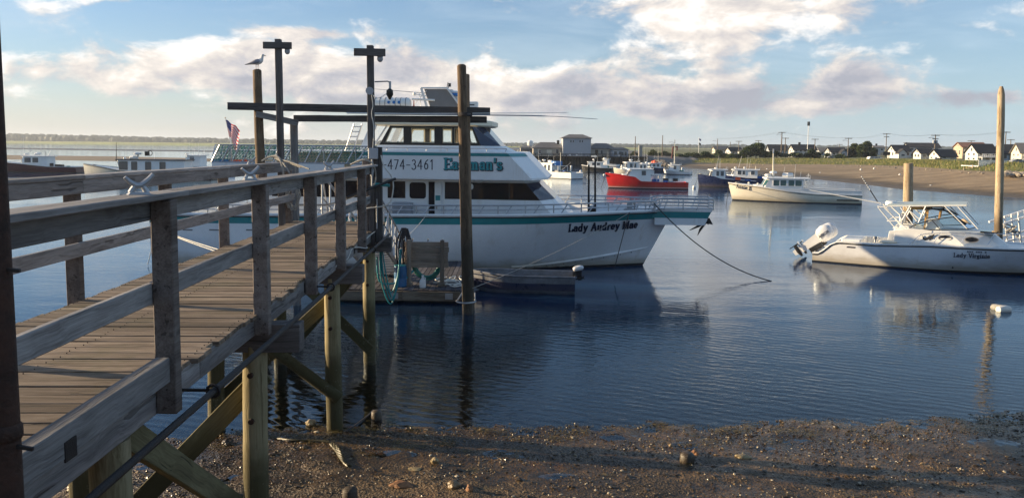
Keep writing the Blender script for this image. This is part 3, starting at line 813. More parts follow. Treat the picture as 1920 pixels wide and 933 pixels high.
# ================================================================== THE WALKWAY
PD = Vector((-.034, 1, 0)).normalized()
def PW(a, y, z):                            # a across (0 = right edge, minus = left), y along
    return Vector((-2.124 + a - .034 * y, y + .034 * a, z - .0055 * (y - 5)))   # falls a little towards the water
DZ = 2.65
pier = thing('wooden_walkway', 'weathered grey wooden walkway with plank deck and rails, on round piles over mud', 'pier', PW(-.93, 2.4, 0))
def bd(name, p, q, w, h, mat='rail_wood', **k): return board(name, PW(*p), PW(*q), w, h, mat, pier, **k)
# deck planks, a few alike meshes shared
plank_w, gap = .148, .017
protos = []
y = 2.3; i = 0
while y < 15.95:
    L = 1.90; jl, jr = random.uniform(-.02, .02), random.uniform(-.025, .02)
    dz = random.uniform(-.004, .004)
    p, q = PW(-1.885 + jl, y + plank_w / 2, DZ - .02 + dz), PW(.015 + jr, y + plank_w / 2 + random.uniform(-.006, .006), DZ - .02 + dz + random.uniform(-.003, .003))
    if len(protos) < 14:
        o = board('plank', p, q, plank_w, .038, 'deck_wood', pier, rough=.0035, bev=.004, seg=5); protos.append(o)
    else:
        o = random.choice(protos).copy(); C.objects.link(o)
        d = (q - p).normalized(); up = Vector((0, 0, 1)); a = up.cross(d).normalized(); b = d.cross(a)
        m4 = Matrix((d, a, b)).transposed().to_4x4(); m4.translation = p
        o.matrix_basis = BASE[pier].inverted() @ m4
    y += plank_w + gap; i += 1
# nail heads along the three stringers
mm = M(); rn = random.Random(3); yy = 2.3 + plank_w / 2
while yy < 15.9:
    for a in (-.03, -.95, -1.85):
        for d in (-.04, .04):
            q = PW(a + rn.uniform(-.015, .015), yy + d + rn.uniform(-.01, .01), DZ + .006); mm.lathe([(.0042, -.008), (.0038, .0005)], q, 6)
    yy += plank_w + gap
tag(mm.build('nail_heads', 'iron', pier, world=True), kind='stuff')
# stringers
for a in (-.03, -.95, -1.85):
    for y0, y1 in ((2.2, 5.6), (5.605, 9.3), (9.305, 12.9), (12.905, 15.9)):
        bd('stringer', (a, y0, 2.53), (a, y1, 2.53), .06, .175, 'rail_wood')
# kerb timber along the near right edge
bd('kerb_timber', (.06, 2.4, 2.745), (.06, 4.82, 2.745), .09, .165, 'rail_wood')
# posts
RP = [4.87, 6.97, 8.95, 10.8, 12.65]
LP_ = [3.3, 5.4, 7.57, 9.75, 11.9, 14.0, 15.8]
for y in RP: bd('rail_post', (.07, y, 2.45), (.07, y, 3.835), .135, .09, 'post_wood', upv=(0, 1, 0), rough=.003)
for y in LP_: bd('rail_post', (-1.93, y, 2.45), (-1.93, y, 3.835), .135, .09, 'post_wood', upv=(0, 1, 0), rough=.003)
for o in [k for k in bpy.data.objects if k.parent == pier and k.name.startswith('rail_post')]:
    pass
def spans(cuts): return list(zip(cuts, cuts[1:]))
for y0, y1 in spans([2.4, 4.87, 8.95, 12.65, 14.2]):
    bd('upper_rail', (-.02, y0 + .003, 3.772), (-.02, y1, 3.772), .04, .14)
for y0, y1 in spans([2.4, 4.87, 8.95, 12.65, 14.2]):
    bd('lower_rail', (-.021, y0 + .003, 3.235), (-.021, y1, 3.235), .04, .135)
for y0, y1 in spans([2.4, 5.12, 8.98, 14.25]):
    bd('cap_rail', (.045, y0 + .003, 3.862), (.045, y1, 3.862), .19, .038)
for y0, y1 in spans([2.4, 7.57, 11.9, 15.9]):
    bd('upper_rail', (-1.84, y0 + .003, 3.772), (-1.84, y1, 3.772), .04, .14)
for y0, y1 in spans([2.4, 5.4, 9.75, 15.9]):
    bd('lower_rail', (-1.84, y0 + .003, 3.16), (-1.84, y1, 3.16), .04, .135)
for y0, y1 in spans([2.4, 7.6, 11.9, 15.9]):
    bd('cap_rail', (-1.905, y0 + .003, 3.862), (-1.905, y1, 3.862), .19, .038)
# bents: round piles, caps and braces
for y in (4.44, 7.27, 11.0, 14.47):
    for a in (-.1, -1.78):
        p = PW(a, y, 0); p.z = 0; zb = ground_z(p.x, p.y) - .35
        pile('pile', (p.x + random.uniform(-.03, .03), p.y, zb), (p.x, p.y, 2.27 if y > 5 else 2.44), .122, .113, 'pile_wood', pier)
    if y > 5: bd('cap_beam', (-2.2, y - .02, 2.365), (.36 if y < 14 else .34, y - .02, 2.365), .19, .27, 'beam_wood', rough=.006)
bd('cross_brace', (-1.78, 7.43, .15), (-.05, 7.43, 1.95), .05, .20, 'brace_wood')
bd('cross_brace', (-.10, 4.60, 2.42), (-.12, 7.0, .72), .19, .06, 'brace_wood', upv=(1, 0, 0))
bd('cross_brace', (-1.78, 11.15, .45), (-.1, 11.15, 2.0), .05, .19, 'brace_wood')
bd('cross_brace', (-1.78, 14.62, .15), (-.1, 14.62, 2.1), .05, .19, 'brace_wood')
bd('cross_brace', (-1.78, 14.32, 2.1), (-.06, 14.32, .35), .05, .19, 'brace_wood')
o = pile('log_brace', PW(-1.8, 10.82, 2.0), PW(.02, 10.84, .56), .075, .085, 'brace_wood', pier, n=10, seg=8)
# bolts on piles
for y in (7.27, 11.0, 14.47):
    q = PW(-.1, y, 0); mm = M()
    for z in (1.55, 2.0): mm.lathe([(.028, -.15), (.028, -.118)], (q.x, q.y, z), 8, axis='y')
    mm.build('bolt', 'rust', pier, world=True)
# pipe clamped along the outside
mm = M(); mm.tube([PW(.30, 3.2, 2.545), PW(.31, 6, 2.54), PW(.30, 9.5, 2.535), PW(.31, 14.2, 2.57)], .023, 10)
mm.build('conduit', 'iron', pier, smooth=True, world=True)
for y in (5.02, 8.93, 12.3):
    mm = M(); mm.bar(PW(.0, y, 2.55), PW(.31, y, 2.545), .018, .018)
    mm.tube([PW(.30 + .042 * math.cos(t), y, 2.54 + .042 * math.sin(t)) for t in [k * PI / 5 for k in range(10)]], .011, 6, closed=True)
    mm.box(*[v for pr in zip(PW(-.002, y - .05, 2.48), PW(.012, y + .03, 2.60)) for v in sorted(pr)])
    mm.build('pipe_clamp', 'iron', pier, world=True)
# dark iron patch standing in for the shade inside the kerb's notch
q = PW(.108, 3.62, 2.70); M().box(q.x - .004, q.x + .004, q.y - .05, q.y + .05, q.z - .05, q.z + .05).build('notch_shade', 'iron', pier, world=True)
# cleats on the cap rail
def cleat(p, yaw):
    f = Matrix.Translation(p) @ Matrix.Rotation(yaw, 4, 'Z')
    mm = M(); T = lambda *v: f @ Vector(v)
    mm.hexa([T(-.065, -.032, 0), T(.065, -.032, 0), T(.065, .032, 0), T(-.065, .032, 0)], [T(-.05, -.022, .014), T(.05, -.022, .014), T(.05, .022, .014), T(-.05, .022, .014)])
    mm.tube([T(-.045, 0, .01), T(-.02, 0, .055)], [.019, .015], 8); mm.tube([T(.045, 0, .01), T(.02, 0, .055)], [.019, .015], 8)
    mm.tube([T(-.075, 0, .105), T(-.05, 0, .078), T(-.015, 0, .054), T(.015, 0, .054), T(.055, 0, .085), T(.085, 0, .12)], [.011, .015, .018, .019, .018, .014], 8)
    mm.build('mooring_cleat', 'galv', pier, smooth=True, world=True)
cleat(PW(.03, 4.62, 3.882), R_(38)); cleat(PW(.03, 6.8, 3.882), R_(44)); cleat(PW(.03, 10.2, 3.882), R_(48)); cleat(PW(-1.9, 13.2, 3.882), R_(40))
# white wires tacked below the deck edge
mm = M(); mm.tube(smooth_path([PW(.012, 10.7, 2.50), PW(.02, 11.0, 2.56), PW(.018, 11.6, 2.49), PW(.02, 12.1, 2.60), PW(.16, 12.6, 2.53), PW(.02, 13.1, 2.56), PW(.02, 13.8, 2.60), PW(.1, 14.2, 2.66)], 5), .009, 6)
mm.build('cable', 'rope_white', pier, smooth=True, world=True)

# ---------------------------------------------------------------- light posts at the end of the walkway
def light_post(a, label, box):
    p = PW(a, 15.62 if a < -1 else 14.15, 2.5); ztop = 6.26 if a < -1 else 5.98
    t = thing('light_post', label, 'lamp post', p, 0, 'timber light posts with crossboards')
    lean = .0
    board('post', p + Vector((0, 0, -.1)), (p.x - .02, p.y, ztop), .115, .12, 'beam_wood', t, upv=(0, 1, 0), rough=.004)
    board('crossboard', (p.x - .30, p.y - .085, ztop - .13), (p.x + .27, p.y - .085, ztop - .135), .035, .135, 'beam_wood', t)
    mm = M(); mm.ball((p.x + .16, p.y - .01, ztop - .235), (.055, .055, .065), 12, 8); mm.lathe([(.05, 0), (.06, .05)], (p.x + .16, p.y - .01, ztop - .21), 12)
    mm.build('lamp_globe', 'grey_box', t, smooth=True, world=True)
    if box:
        # the lower post is doubled and carries boxes and pipework
        board('post_doubler', (p.x + .13, p.y + .0, 2.4), (p.x + .125, p.y, 4.15), .12, .12, 'beam_wood', t, upv=(0, 1, 0))
        board('post_doubler', (p.x - .122, p.y + .02, 2.5), (p.x - .122, p.y + .02, 3.93), .10, .12, 'post_wood', t, upv=(0, 1, 0))
        M().box(p.x - .04, p.x + .13, p.y - .15, p.y - .075, 3.93, 4.13).build('meter_box', 'grey_box', t, world=True, bevel=.01)
        mm = M(); mm.tube([(p.x + .02, p.y - .09, 3.93), (p.x + .02, p.y - .10, 3.7), (p.x + .02, p.y - .11, 3.4)], .02, 8); mm.lathe([(.03, 0), (.04, .1), (.02, .16)], (p.x + .02, p.y - .11, 3.62), 8)
        mm.tube([(p.x + .1, p.y - .09, 3.2), (p.x + .1, p.y - .09, 2.65)], .014, 6)
        mm.build('pipework', 'galv', t, smooth=True, world=True)
        mm = M(); mm.tube([(p.x + .06, p.y, 5.33), (p.x + .30, p.y - .02, 5.34), (p.x + .34, p.y - .02, 5.31)], .013, 6); mm.tube([(p.x + .34, p.y - .02, 5.34), (p.x + .34, p.y - .02, 5.20)], .022, 8)
        mm.build('lamp_arm', 'galv', t, smooth=True, world=True)
        M().lathe([(.02, .0), (.06, -.03), (.065, -.11), (.03, -.17), (.015, -.2)], (p.x + .335, p.y - .02, 5.21), 12).build('flood_lamp', 'black', t, smooth=True, world=True)
        M().lathe([(.07, -.02), (.07, .02)], (p.x - .02, p.y - .09, 5.16), 12, axis='y').build('junction_box', 'grey_box', t, world=True)
        mm = M(); mm.tube(smooth_path([(p.x + .01, p.y - .1, 5.12), (p.x + .12, p.y - .1, 5.03), (p.x + .26, p.y - .06, 5.1), (p.x + .33, p.y - .03, 5.18)]), .006, 5)
        mm.tube(smooth_path([(p.x + .01, p.y - .075, 5.1), (p.x + .035, p.y - .075, 4.9), (p.x + .01, p.y - .075, 4.75), (p.x + .05, p.y - .075, 4.5), (p.x + .03, p.y - .08, 4.13)]), .008, 5)
        mm.build('wire', 'rope_white', t, smooth=True, world=True)
        mm = M(); mm.tube([(p.x + .05, p.y - .09, 3.47), (p.x + .34, p.y - .09, 3.45)], .03, 8); mm.build('pipe_end', 'hose_teal', t, world=True, smooth=True)
        mm = M(); mm.tube(smooth_path([(p.x + .18, p.y - .08, 4.0), (p.x + .24, p.y - .1, 3.8), (p.x + .38, p.y - .1, 3.6), (p.x + .40, p.y - .1, 3.35), (p.x + .3, p.y - .1, 3.1), (p.x - .1, p.y - .1, 3.02), (p.x - .25, p.y - .1, 2.95)], 5), .012, 6)
        mm.build('hose_loop', 'rope_white', t, smooth=True, world=True)
    return t
light_post(-2.02, 'bare dark timber post with crossboard and lamp globe, without any box, at walkway end', False)
light_post(.02, 'dark timber post with crossboard, grey meter box, flood lamp and wiring', True)
t = thing('boat_hook', 'long dark pole lashed aslant to the timber post with the grey meter box', 'pole', PW(.0, 13.4, 3.3))
M().tube([PW(-.25, 13.0, 3.33), PW(.45, 14.1, 3.62)], .025, 8).build('shaft', 'iron', t, smooth=True, world=True)

# rusty pole close to the camera, leaning a little
t = thing('steel_pole', 'tall rusty dark steel pole standing closest of all at the near end of the walkway', 'pole', (-1.79, 2.7, 1.0))
sx = lambda z: -1.823 - .004 * (z - 3.)
M().tube([(sx(z), 2.7, z) for z in (.2, 1.5, 3., 4.5, 7.)], .045, 20).build('shaft', 'rust', t, smooth=True, world=True)
M().tube([(sx(3.12), 2.7, 3.12), (sx(3.13), 2.7, 3.13), (sx(3.17), 2.7, 3.17), (sx(3.18), 2.7, 3.18)], [.046, .053, .053, .046], 20).build('collar', 'rust', t, smooth=True, world=True)
k = M(); k.bar((sx(3.10) + .04, 2.69, 3.10), (sx(3.1) + .10, 2.69, 3.09), .012, .012); k.bar((sx(3.74) + .04, 2.69, 3.745), (sx(3.74) + .085, 2.69, 3.74), .012, .012); k.build('peg', 'iron', t, world=True)

# rope coils and lines on the walkway's end posts
def coil(c, r, n, spread, ax=(1, 0, 0), thick=.012):
    pts = []
    for i in range(n * 14):
        a = 2 * PI * i / 14; k = i / (n * 14)
        rr = r * (1 + .18 * math.sin(i * 1.7)); pts.append(Vector(c) + Vector((math.cos(a) * rr * .45 + spread * (k - .5), -.03 * math.sin(a * .5 + i), math.sin(a) * rr)))
    return pts
q = PW(-1.80, 15.75, 3.2)
o = M().tube(coil(q + Vector((0, -.12, 0)), .26, 5, .08), .014, 6).tube(smooth_path([q + Vector((-.1, -.12, .66)), q + Vector((.02, -.12, .70)), q + Vector((.06, -.12, .5)), q + Vector((.05, -.12, .2))]), .016, 6).build('rope_coil', 'rope', None, smooth=True)
tag(o, 'pale rope hung in loops on the far left end post of the walkway', 'rope')
q = PW(-1.75, 14.2, 3.9)
o = M().tube(smooth_path([q + Vector((-.25, 0, .02)), q + Vector((-.1, 0, .10)), q + Vector((.1, -.1, .08)), q + Vector((.2, -.2, -.2)), q + Vector((.16, -.2, -.35))]), .02, 6)
for e in ((.55, -.3, -.08), (.75, -.5, -.10), (.35, -.3, -.2)): o.tube(smooth_path([q + Vector((-.05, 0, .09)), q + Vector((e[0] * .5, e[1] * .5, .0)), q + Vector(e)]), .014, 6)
tag(o.build('mooring_rope', 'rope', None, smooth=True), 'pale rope bundle draped over the left cap rail beside the bare light post', 'rope')
q = PW(0, 13.6, 3.88)
o = M().tube(smooth_path([q + Vector((-.3, .1, .0)), q + Vector((-.05, 0, .09)), q + Vector((.13, 0, .0)), q + Vector((.14, .1, -.3)), q + Vector((.0, -.1, -.45)), q + Vector((-.4, -.9, -.62)), q + Vector((-.9, -1.1, -.63))]), .016, 6).build('mooring_rope', 'rope', None, smooth=True)
tag(o, 'pale rope wound over the right cap rail where it meets the metered post', 'rope')

# ================================================================== TIMBER GALLOWS WITH ROUND PILES
gal = thing('timber_gallows', 'long double timber beam frame carried by round piles beyond the walkway', 'timber frame', (-3.5, 19.2, 0))
pL, pLt = P(494, 420, 19.3), P(483.5, 133, 19.3)
pile('pile', (pL.x, 19.3, -1.2), pLt, .135, .105, 'tall_pile', gal, top='round')
pile('pile', (-1.03, 18.95, -1.4), P(865.5, 124, 18.95), .140, .110, 'tall_pile', gal, top='round', bend=.004)
pile('pile', (-.99, 19.36, -1.4), P(875.5, 141, 19.36), .105, .07, 'tall_pile', gal, top='round')
q0, q1 = P(428, 199, 19.17), P(919, 209, 19.16)
board('beam', q0, q1, .13, .185, 'beam_wood', gal, rough=.008)
q0, q1 = P(544, 221, 19.30), P(912, 223.5, 19.22)
board('beam', q0 + Vector((0, .35, 0)), q1 + Vector((0, .30, 0)), .12, .165, 'beam_wood', gal, rough=.008)
q0 = P(551, 226, 19.75); board('square_post', (q0.x + .02, 19.75, -1.3), (q0.x, 19.75, q0.z + .03), .16, .16, 'rail_wood', gal, upv=(0, 1, 0))
q0, q1 = P(480, 214, 19.05), P(559, 231, 19.55); board('brace', q0, q1, .06, .15, 'rail_wood', gal)
mm = M()
for dz in (0, .03, -.03): mm.tube([Vector((-1.18, 18.95, 4.95 + dz)) + Vector((.17 * math.cos(t), .19 * math.sin(t) + .02, 0)) for t in [k * PI / 8 for k in range(16)]], .014, 6, closed=True)
mm.build('rope_lashing', 'rope_dark', gal, world=True)
tag(M().tube([P(650, 212, 18.96), P(760, 213.5, 18.98), P(1064, 211.5, 19.2)], [.018, .016, .006], 6).build('fishing_pole', 'white', None, smooth=True), 'straighter white fishing pole laid along the gallows beam', 'fishing pole')
tag(M().tube(smooth_path([P(700, 214.5, 19.0), P(920, 216, 19.05), P(1030, 218, 19.1), P(1121, 223.5, 19.1)]), [.016] * 12 + [.008] * 6 + [.005], 6).build('fishing_pole', 'grey_box', None, smooth=True), 'thin fishing pole drooping at its tip beyond the gallows beam', 'fishing pole')

# ================================================================== FLOAT, GANGWAY AND WHAT LIES ON IT
FZ = .36
fl = thing('floating_dock', 'low floating plank dock with brown fascia between the walkway and the white tour boat', 'dock', (-2.9, 23, 0))
fx0, fx1, fy0, fy1 = -4.75, -1.36, 20.15, 25.6
x = fx0
while x < fx1 - .02:
    board('plank', (x + .07, fy0 + .05 + random.uniform(-.01, .01), FZ - .02), (x + .07, fy1 + random.uniform(-.02, .02), FZ - .02 + random.uniform(-.004, .004)), .132, .036, 'float_wood', fl, rough=.003, seg=4)
    x += .142
for xa, xb in ((fx0, -2.9), (-2.895, fx1)): board('fascia', (xa, fy0, FZ - .165), (xb, fy0, FZ - .165), .06, .25, 'fascia_wood', fl)
board('side_timber', (fx1 + .01, fy0 + .04, FZ - .165), (fx1 + .01, fy1, FZ - .165), .06, .25, 'float_wood', fl)
board('side_timber', (fx0 - .02, fy0 + .04, FZ - .165), (fx0 - .02, fy1, FZ - .165), .06, .25, 'float_wood', fl)
for xa in (-4.3, -3.4, -2.5, -1.75): M().box(xa - .35, xa + .35, fy0 + .12, fy1 - .1, -.3, FZ - .06).build('float_tank', 'rubber', fl, world=True)
for xa in (-3.1, -1.65): M().box(xa - .1, xa + .1, fy0 - .045, fy0 - .034, FZ - .24, FZ - .08).build('bracket_plate', 'galv', fl, world=True)
mm = M(); mm.tube([Vector((-1.13 + .24 * math.cos(t), 18.98 + .24 * math.sin(t) + (.0 if math.sin(t) < .5 else .9), FZ - .05)) for t in [k * PI / 8 for k in range(16)]], .022, 6, closed=True)
mm.build('pile_hoop', 'galv', fl, smooth=True, world=True)

gw = thing('gangway', 'aluminium gangway with railings leading from the walkway down to the float', 'gangway', (-2.9, 16, 2.6))
gA, gB = Vector((-3.50, 16.05, 2.58)), Vector((-3.72, 22.6, FZ + .06))
gd = (gB - gA); gs = Vector((.48, -.01, 0))
for s, nm in ((1, 'side_rail'), (-1, 'side_rail')):
    mm = M(); e = gs * s; hv = Vector((0, 0, 1.0))
    mm.tube([gA + e + hv, gB + e + hv], .028, 8); mm.tube([gA + e + hv * .5, gB + e + hv * .5], .018, 8); mm.bar(gA + e, gB + e, .06, .12)
    for i in range(9): mm.tube([gA + e + gd * i / 8, gA + e + gd * i / 8 + hv], .02, 6)
    for i in range(8):
        a, b = i / 8, (i + 1) / 8
        mm.tube([gA + e + gd * a, gA + e + gd * b + hv] if i % 2 else [gA + e + gd * a + hv, gA + e + gd * b], .016, 6)
    mm.build(nm, 'alu', gw, smooth=True, world=True)
mm = M()
for i in range(24): mm.bar(gA + gd * (i + .5) / 24 - gs * .95, gA + gd * (i + .5) / 24 + gs * .95, .22, .03)
mm.build('tread', 'galv', gw, world=True)

# board rack holding a coiled hose
rk = thing('hose_rack', 'board panel on two short posts with green hose coiled behind it, standing on the float', 'hose rack', (-2.72, 20.75, FZ))
rx0, rx1 = P(767, 545, 20.75).x, P(829, 545, 20.75).x
for xx in (rx0, rx1): board('post', (xx, 20.75, FZ), (xx, 20.75, 1.62), .11, .10, 'board_wood', rk, upv=(0, 1, 0)); 
for k in range(5):
    z = .92 + k * .142; wob = random.uniform(-.02, .02)
    board('board', (rx0 - .13 + wob, 20.85, z), (rx1 + .16 + wob, 20.85, z), .028, .138, 'board_wood', rk)
for xx in (rx0, rx1): M().box(xx - .13, xx + .08, 20.64, 20.9, FZ, FZ + .09).build('foot', 'board_wood', rk, world=True, bevel=.01)
mm = M()
for xx in (rx0 + .03, (rx0 + rx1) / 2, rx1 - .05): mm.lathe([(.012, 0), (.02, .04), (.028, .07), (.02, .1)], (xx + .05, 20.86, 1.56), 8)
mm.build('tap', 'steel', rk, smooth=True, world=True)
mm = M(); cx = (rx0 + rx1) / 2
for k in range(8):
    r = .36 + .035 * math.sin(k * 2.1); ph = k * .35
    mm.tube([(cx + .03 * math.sin(k * 1.3) + r * 1.02 * math.cos(a), 20.96 + .02 * k, 1.03 + .025 * math.cos(k * 2.) + r * 1.35 * math.sin(a) * (1 if math.sin(a) < 0 else .42 + .35 * (k % 2))) for a in [i * PI / 12 for i in range(24)]], .021, 6, closed=True)
o = mm.build('hose_coil', 'hose_green', None, smooth=True); tag(o, 'green garden hose in a thick coil hung behind the board rack', 'hose')
o = M().tube(smooth_path([(rx0 + .1, 20.9, .75), (rx0 - .15, 20.6, .52), (rx0 - .5, 20.4, .47), (rx0 - .72, 20.2, .60), (rx0 - .76, 20.1, 1.2), (rx0 - .72, 20.0, 1.75), (rx0 - .85, 19.4, 1.95)], 6), .024, 6).build('garden_hose', 'hose_teal', None, smooth=True)
tag(o, 'single teal hose running from the blue barrel up to the gangway', 'hose')
q = PW(.26, 14.55, 2.3)
o = M()
for k, (dx, dz) in enumerate(((0, 1.12), (.05, 1.05), (.10, 1.0), (.02, .9))): o.tube(smooth_path([q + Vector((-.18 + dx * .4, .1, 0)), q + Vector((-.15 + dx, .1, -dz * .6)), q + Vector((.02 + dx * .4, .1, -dz)), q + Vector((.16, .12, -dz * .65)), q + Vector((.2 + dx * .3, .12, -.05))], 6), .013, 6)
tag(o.build('garden_hose', 'hose_teal', None, smooth=True), 'teal hose hanging in deep loops below the end of the walkway', 'hose')
o = M(); q = Vector((-2.55, 21.9, 1.55))
q = P(757, 435, 21.0)
for k in range(9):
    dx = random.uniform(-.12, .14); o.tube(smooth_path([q + Vector((dx * .5, 0, .12)), q + Vector((dx - .12, -.05, -.4)), q + Vector((dx - .02, -.06, -.95 - random.uniform(0, .35))), q + Vector((dx + .12, -.05, -.5)), q + Vector((dx * .6 + .03, 0, .1))], 6), .017, 6)
tag(o.build('line_bundle', 'rope_dark', None, smooth=True), 'thick bundle of black lines hung over the gangway rail end', 'rope')
bz = P(752, 540, 20.6)
t = thing('barrel', 'faded blue plastic barrel standing on the float beside the board rack', 'barrel', (bz.x - .02, 20.62, FZ))
M().lathe([(.15, 0), (.17, .02), (.175, .2), (.168, .22), (.168, .26), (.175, .28), (.17, .5), (.16, .56), (.15, .57)], (bz.x - .02, 20.62, FZ), 18).build('body', 'blue_barrel', t, smooth=True, world=True)
M().lathe([(.165, 0), (.165, .02)], (bz.x - .02, 20.62, FZ + .571), 18).build('rim', 'hose_teal', t, smooth=True, world=True)
jg = P(792.5, 546, 20.5)
t = thing('jug', 'white plastic jug with a handle standing on the float below the board rack', 'jug', (jg.x, 20.5, FZ))
r = .085
M().grid([[(jg.x + r * s * math.copysign(abs(math.cos(a)) ** .6, math.cos(a)), 20.5 + r * s * math.copysign(abs(math.sin(a)) ** .6, math.sin(a)), FZ + z) for a in [k * PI / 8 for k in range(16)]] for s, z in ((.0, 0), (.95, .002), (1, .02), (1., .17), (.85, .2), (.42, .255), (.3, .275), (.3, .305))], closed=True).build('body', 'jug', t, smooth=True, world=True)
M().lathe([(.033, 0), (.033, .03), (.02, .032)], (jg.x, 20.5, FZ + .305), 12).build('cap', 'jug', t, smooth=True, world=True)
M().tube(smooth_path([(jg.x + .02, 20.46, FZ + .28), (jg.x + .075, 20.45, FZ + .27), (jg.x + .08, 20.44, FZ + .2), (jg.x + .07, 20.44, FZ + .14)]), .012, 6).build('handle', 'jug', t, smooth=True, world=True)
o = M(); 
for k in range(5):
    c0 = Vector((-1.75 + .12 * k, 21.2 + .55 * math.sin(k * 2.), FZ + .03))
    o.tube(smooth_path([c0 + Vector((random.uniform(-.5, .3), random.uniform(-.4, .4), random.uniform(0, .03))) for _ in range(6)], 6), .018, 6)
tag(o.build('loose_rope', 'rope_white', None, smooth=True), 'loose white rope lying in loops across the float planks', 'rope')
o = M().tube(sag((-3.6, 25.6, FZ + .1), (-1.5, 25.7, FZ + .15), -.04, 8), .05, 8).build('fender_hose', 'rubber', None, smooth=True)
tag(o, 'black rubber hose lying along the boat side of the float', 'hose')

# aluminium skiff alongside
sk = thing('skiff', 'small dented aluminium skiff with dark blue side, tied at the end of the float', 'skiff', (-1.0, 22.2, 0), R_(-4))
def skiff():
    L, B = 3.05, 1.15; rows = []; inn = []
    for i in range(15):
        t = i / 14; x = -.2 + L * t; w = B / 2 * (1 - max(0, (.42 - t) / .42) ** 2.0) if t < .42 else B / 2 * (1 - .06 * (t - .42)); w = max(w, .02)
        zs = .50 + .16 * max(0, .5 - t) ** 1.2; zk = -.12 + .26 * max(0, .22 - t) / .22
        ring = [(x, -w, zs), (x, -w * .97, zs - .17), (x, -w * .9, .12 + zk * .3), (x, -w * .55, zk), (x, 0, zk - .03), (x, w * .55, zk), (x, w * .9, .12 + zk * .3), (x, w * .97, zs - .17), (x, w, zs)]
        rows.append(ring); inn.append([(a, b * .96, max(c + .02, zk + .03)) for a, b, c in ring])
    return rows, inn
rows, inn = skiff()
mm = M().grid(rows); mm.grid(inn); n = len(rows[0])
mm.add(rows[-1] + inn[-1], [(i, i + 1, n + i + 1, n + i) for i in range(n - 1)]); mm.add(rows[-1], [tuple(range(n))])
mm.build('hull', 'skiff_metal', sk, smooth=True)
for s in (0, 8): M().tube([Vector(r[s]) + Vector((0, 0, .01)) for r in rows], .028, 6).build('gunwale', 'skiff_metal', sk, smooth=True)
M().grid([[Vector(r[1]) + Vector((0, -.012, -.02)), Vector(r[2]) + Vector((0, -.014, .02))] for r in rows]).build('side_band', 'navy', sk, smooth=True)
for xx in (.75, 1.5, 2.3): M().box(xx, xx + .25, -.50, .50, .30, .335).build('thwart', 'skiff_metal', sk)
def outboard_engine(parent, T, size, name='outboard', cowl='outboard', leg='outboard', tilt=0.):
    """T maps local (x aft, y, z) to the parent's space"""
    mm = M(); f = lambda v: tuple(T @ Vector(v))
    rows = []
    for z, lx0, lx1, w in ((0, -.16, .2, .12), (.06, -.2, .26, .16), (.22, -.22, .3, .18), (.36, -.2, .27, .165), (.45, -.12, .18, .11), (.47, -.04, .1, .05)):
        rows.append([f((((lx0 + lx1) / 2 + (lx1 - lx0) / 2 * math.copysign(abs(math.cos(a)) ** .7, math.cos(a))) * size, w * math.copysign(abs(math.sin(a)) ** .7, math.sin(a)) * size, z * size)) for a in [k * PI / 8 for k in range(16)]])
    mm.grid(rows, closed=True); mm.f.append(tuple(range(15, -1, -1))); mm.mi.append(0); mm.f.append(tuple(len(mm.v) - 16 + k for k in range(16))); mm.mi.append(0)
    c = mm.build(name, cowl, parent, smooth=True, ang=60)
    mm = M(); q = lambda x0, x1, w0, z0, X0, X1, w1, z1: mm.hexa([f((x * size, y_ * size, z0 * size)) for x, y_ in ((x0, -w0), (x1, -w0), (x1, w0), (x0, w0))], [f((x * size, y_ * size, z1 * size)) for x, y_ in ((X0, -w1), (X1, -w1), (X1, w1), (X0, w1))])
    q(-.1, .12, .05, -.6, -.13, .18, .08, -.002); q(-.05, .26, .10, -.62, -.05, .26, .10, -.6); q(-.06, .1, .012, -.92, -.1, .12, .035, -.62)
    k2 = mm.build('drive_leg', leg, c, smooth=True)
    mm = M(); mm.tube([f((-.18 * size, 0, -.76 * size)), f((-.02 * size, 0, -.76 * size)), f((.2 * size, 0, -.76 * size))], [.03 * size, .07 * size, .055 * size], 10)
    for k in range(3):
        a = k * 2 * PI / 3 + .4; mm.hexa([f((.2 * size, math.cos(a + d) * r0 * size, (-.76 + math.sin(a + d) * r0) * size)) for d, r0 in ((-.4, .04), (-.35, .19), (.35, .19), (.4, .04))], [f((.225 * size, math.cos(a + d) * r0 * size, (-.76 + math.sin(a + d) * r0) * size)) for d, r0 in ((-.4, .04), (-.35, .19), (.35, .19), (.4, .04))])
    mm.build('propeller', 'black', c, smooth=True)
    mm = M(); mm.hexa([f((x * size, y_ * size, -.45 * size)) for x, y_ in ((-.28, -.1), (-.1, -.1), (-.1, .1), (-.28, .1))], [f((x * size, y_ * size, -.05 * size)) for x, y_ in ((-.26, -.1), (-.12, -.08), (-.12, .08), (-.26, .1))])
    mm.build('mount_bracket', 'black', c)
    return c
outboard_engine(sk, Matrix.Translation((2.93, 0, .62)) @ Matrix.Rotation(R_(-12), 4, 'Y') @ Matrix.Diagonal((1.25, 1., .62, 1.)), .50, 'outboard_motor', 'outboard', 'iron')
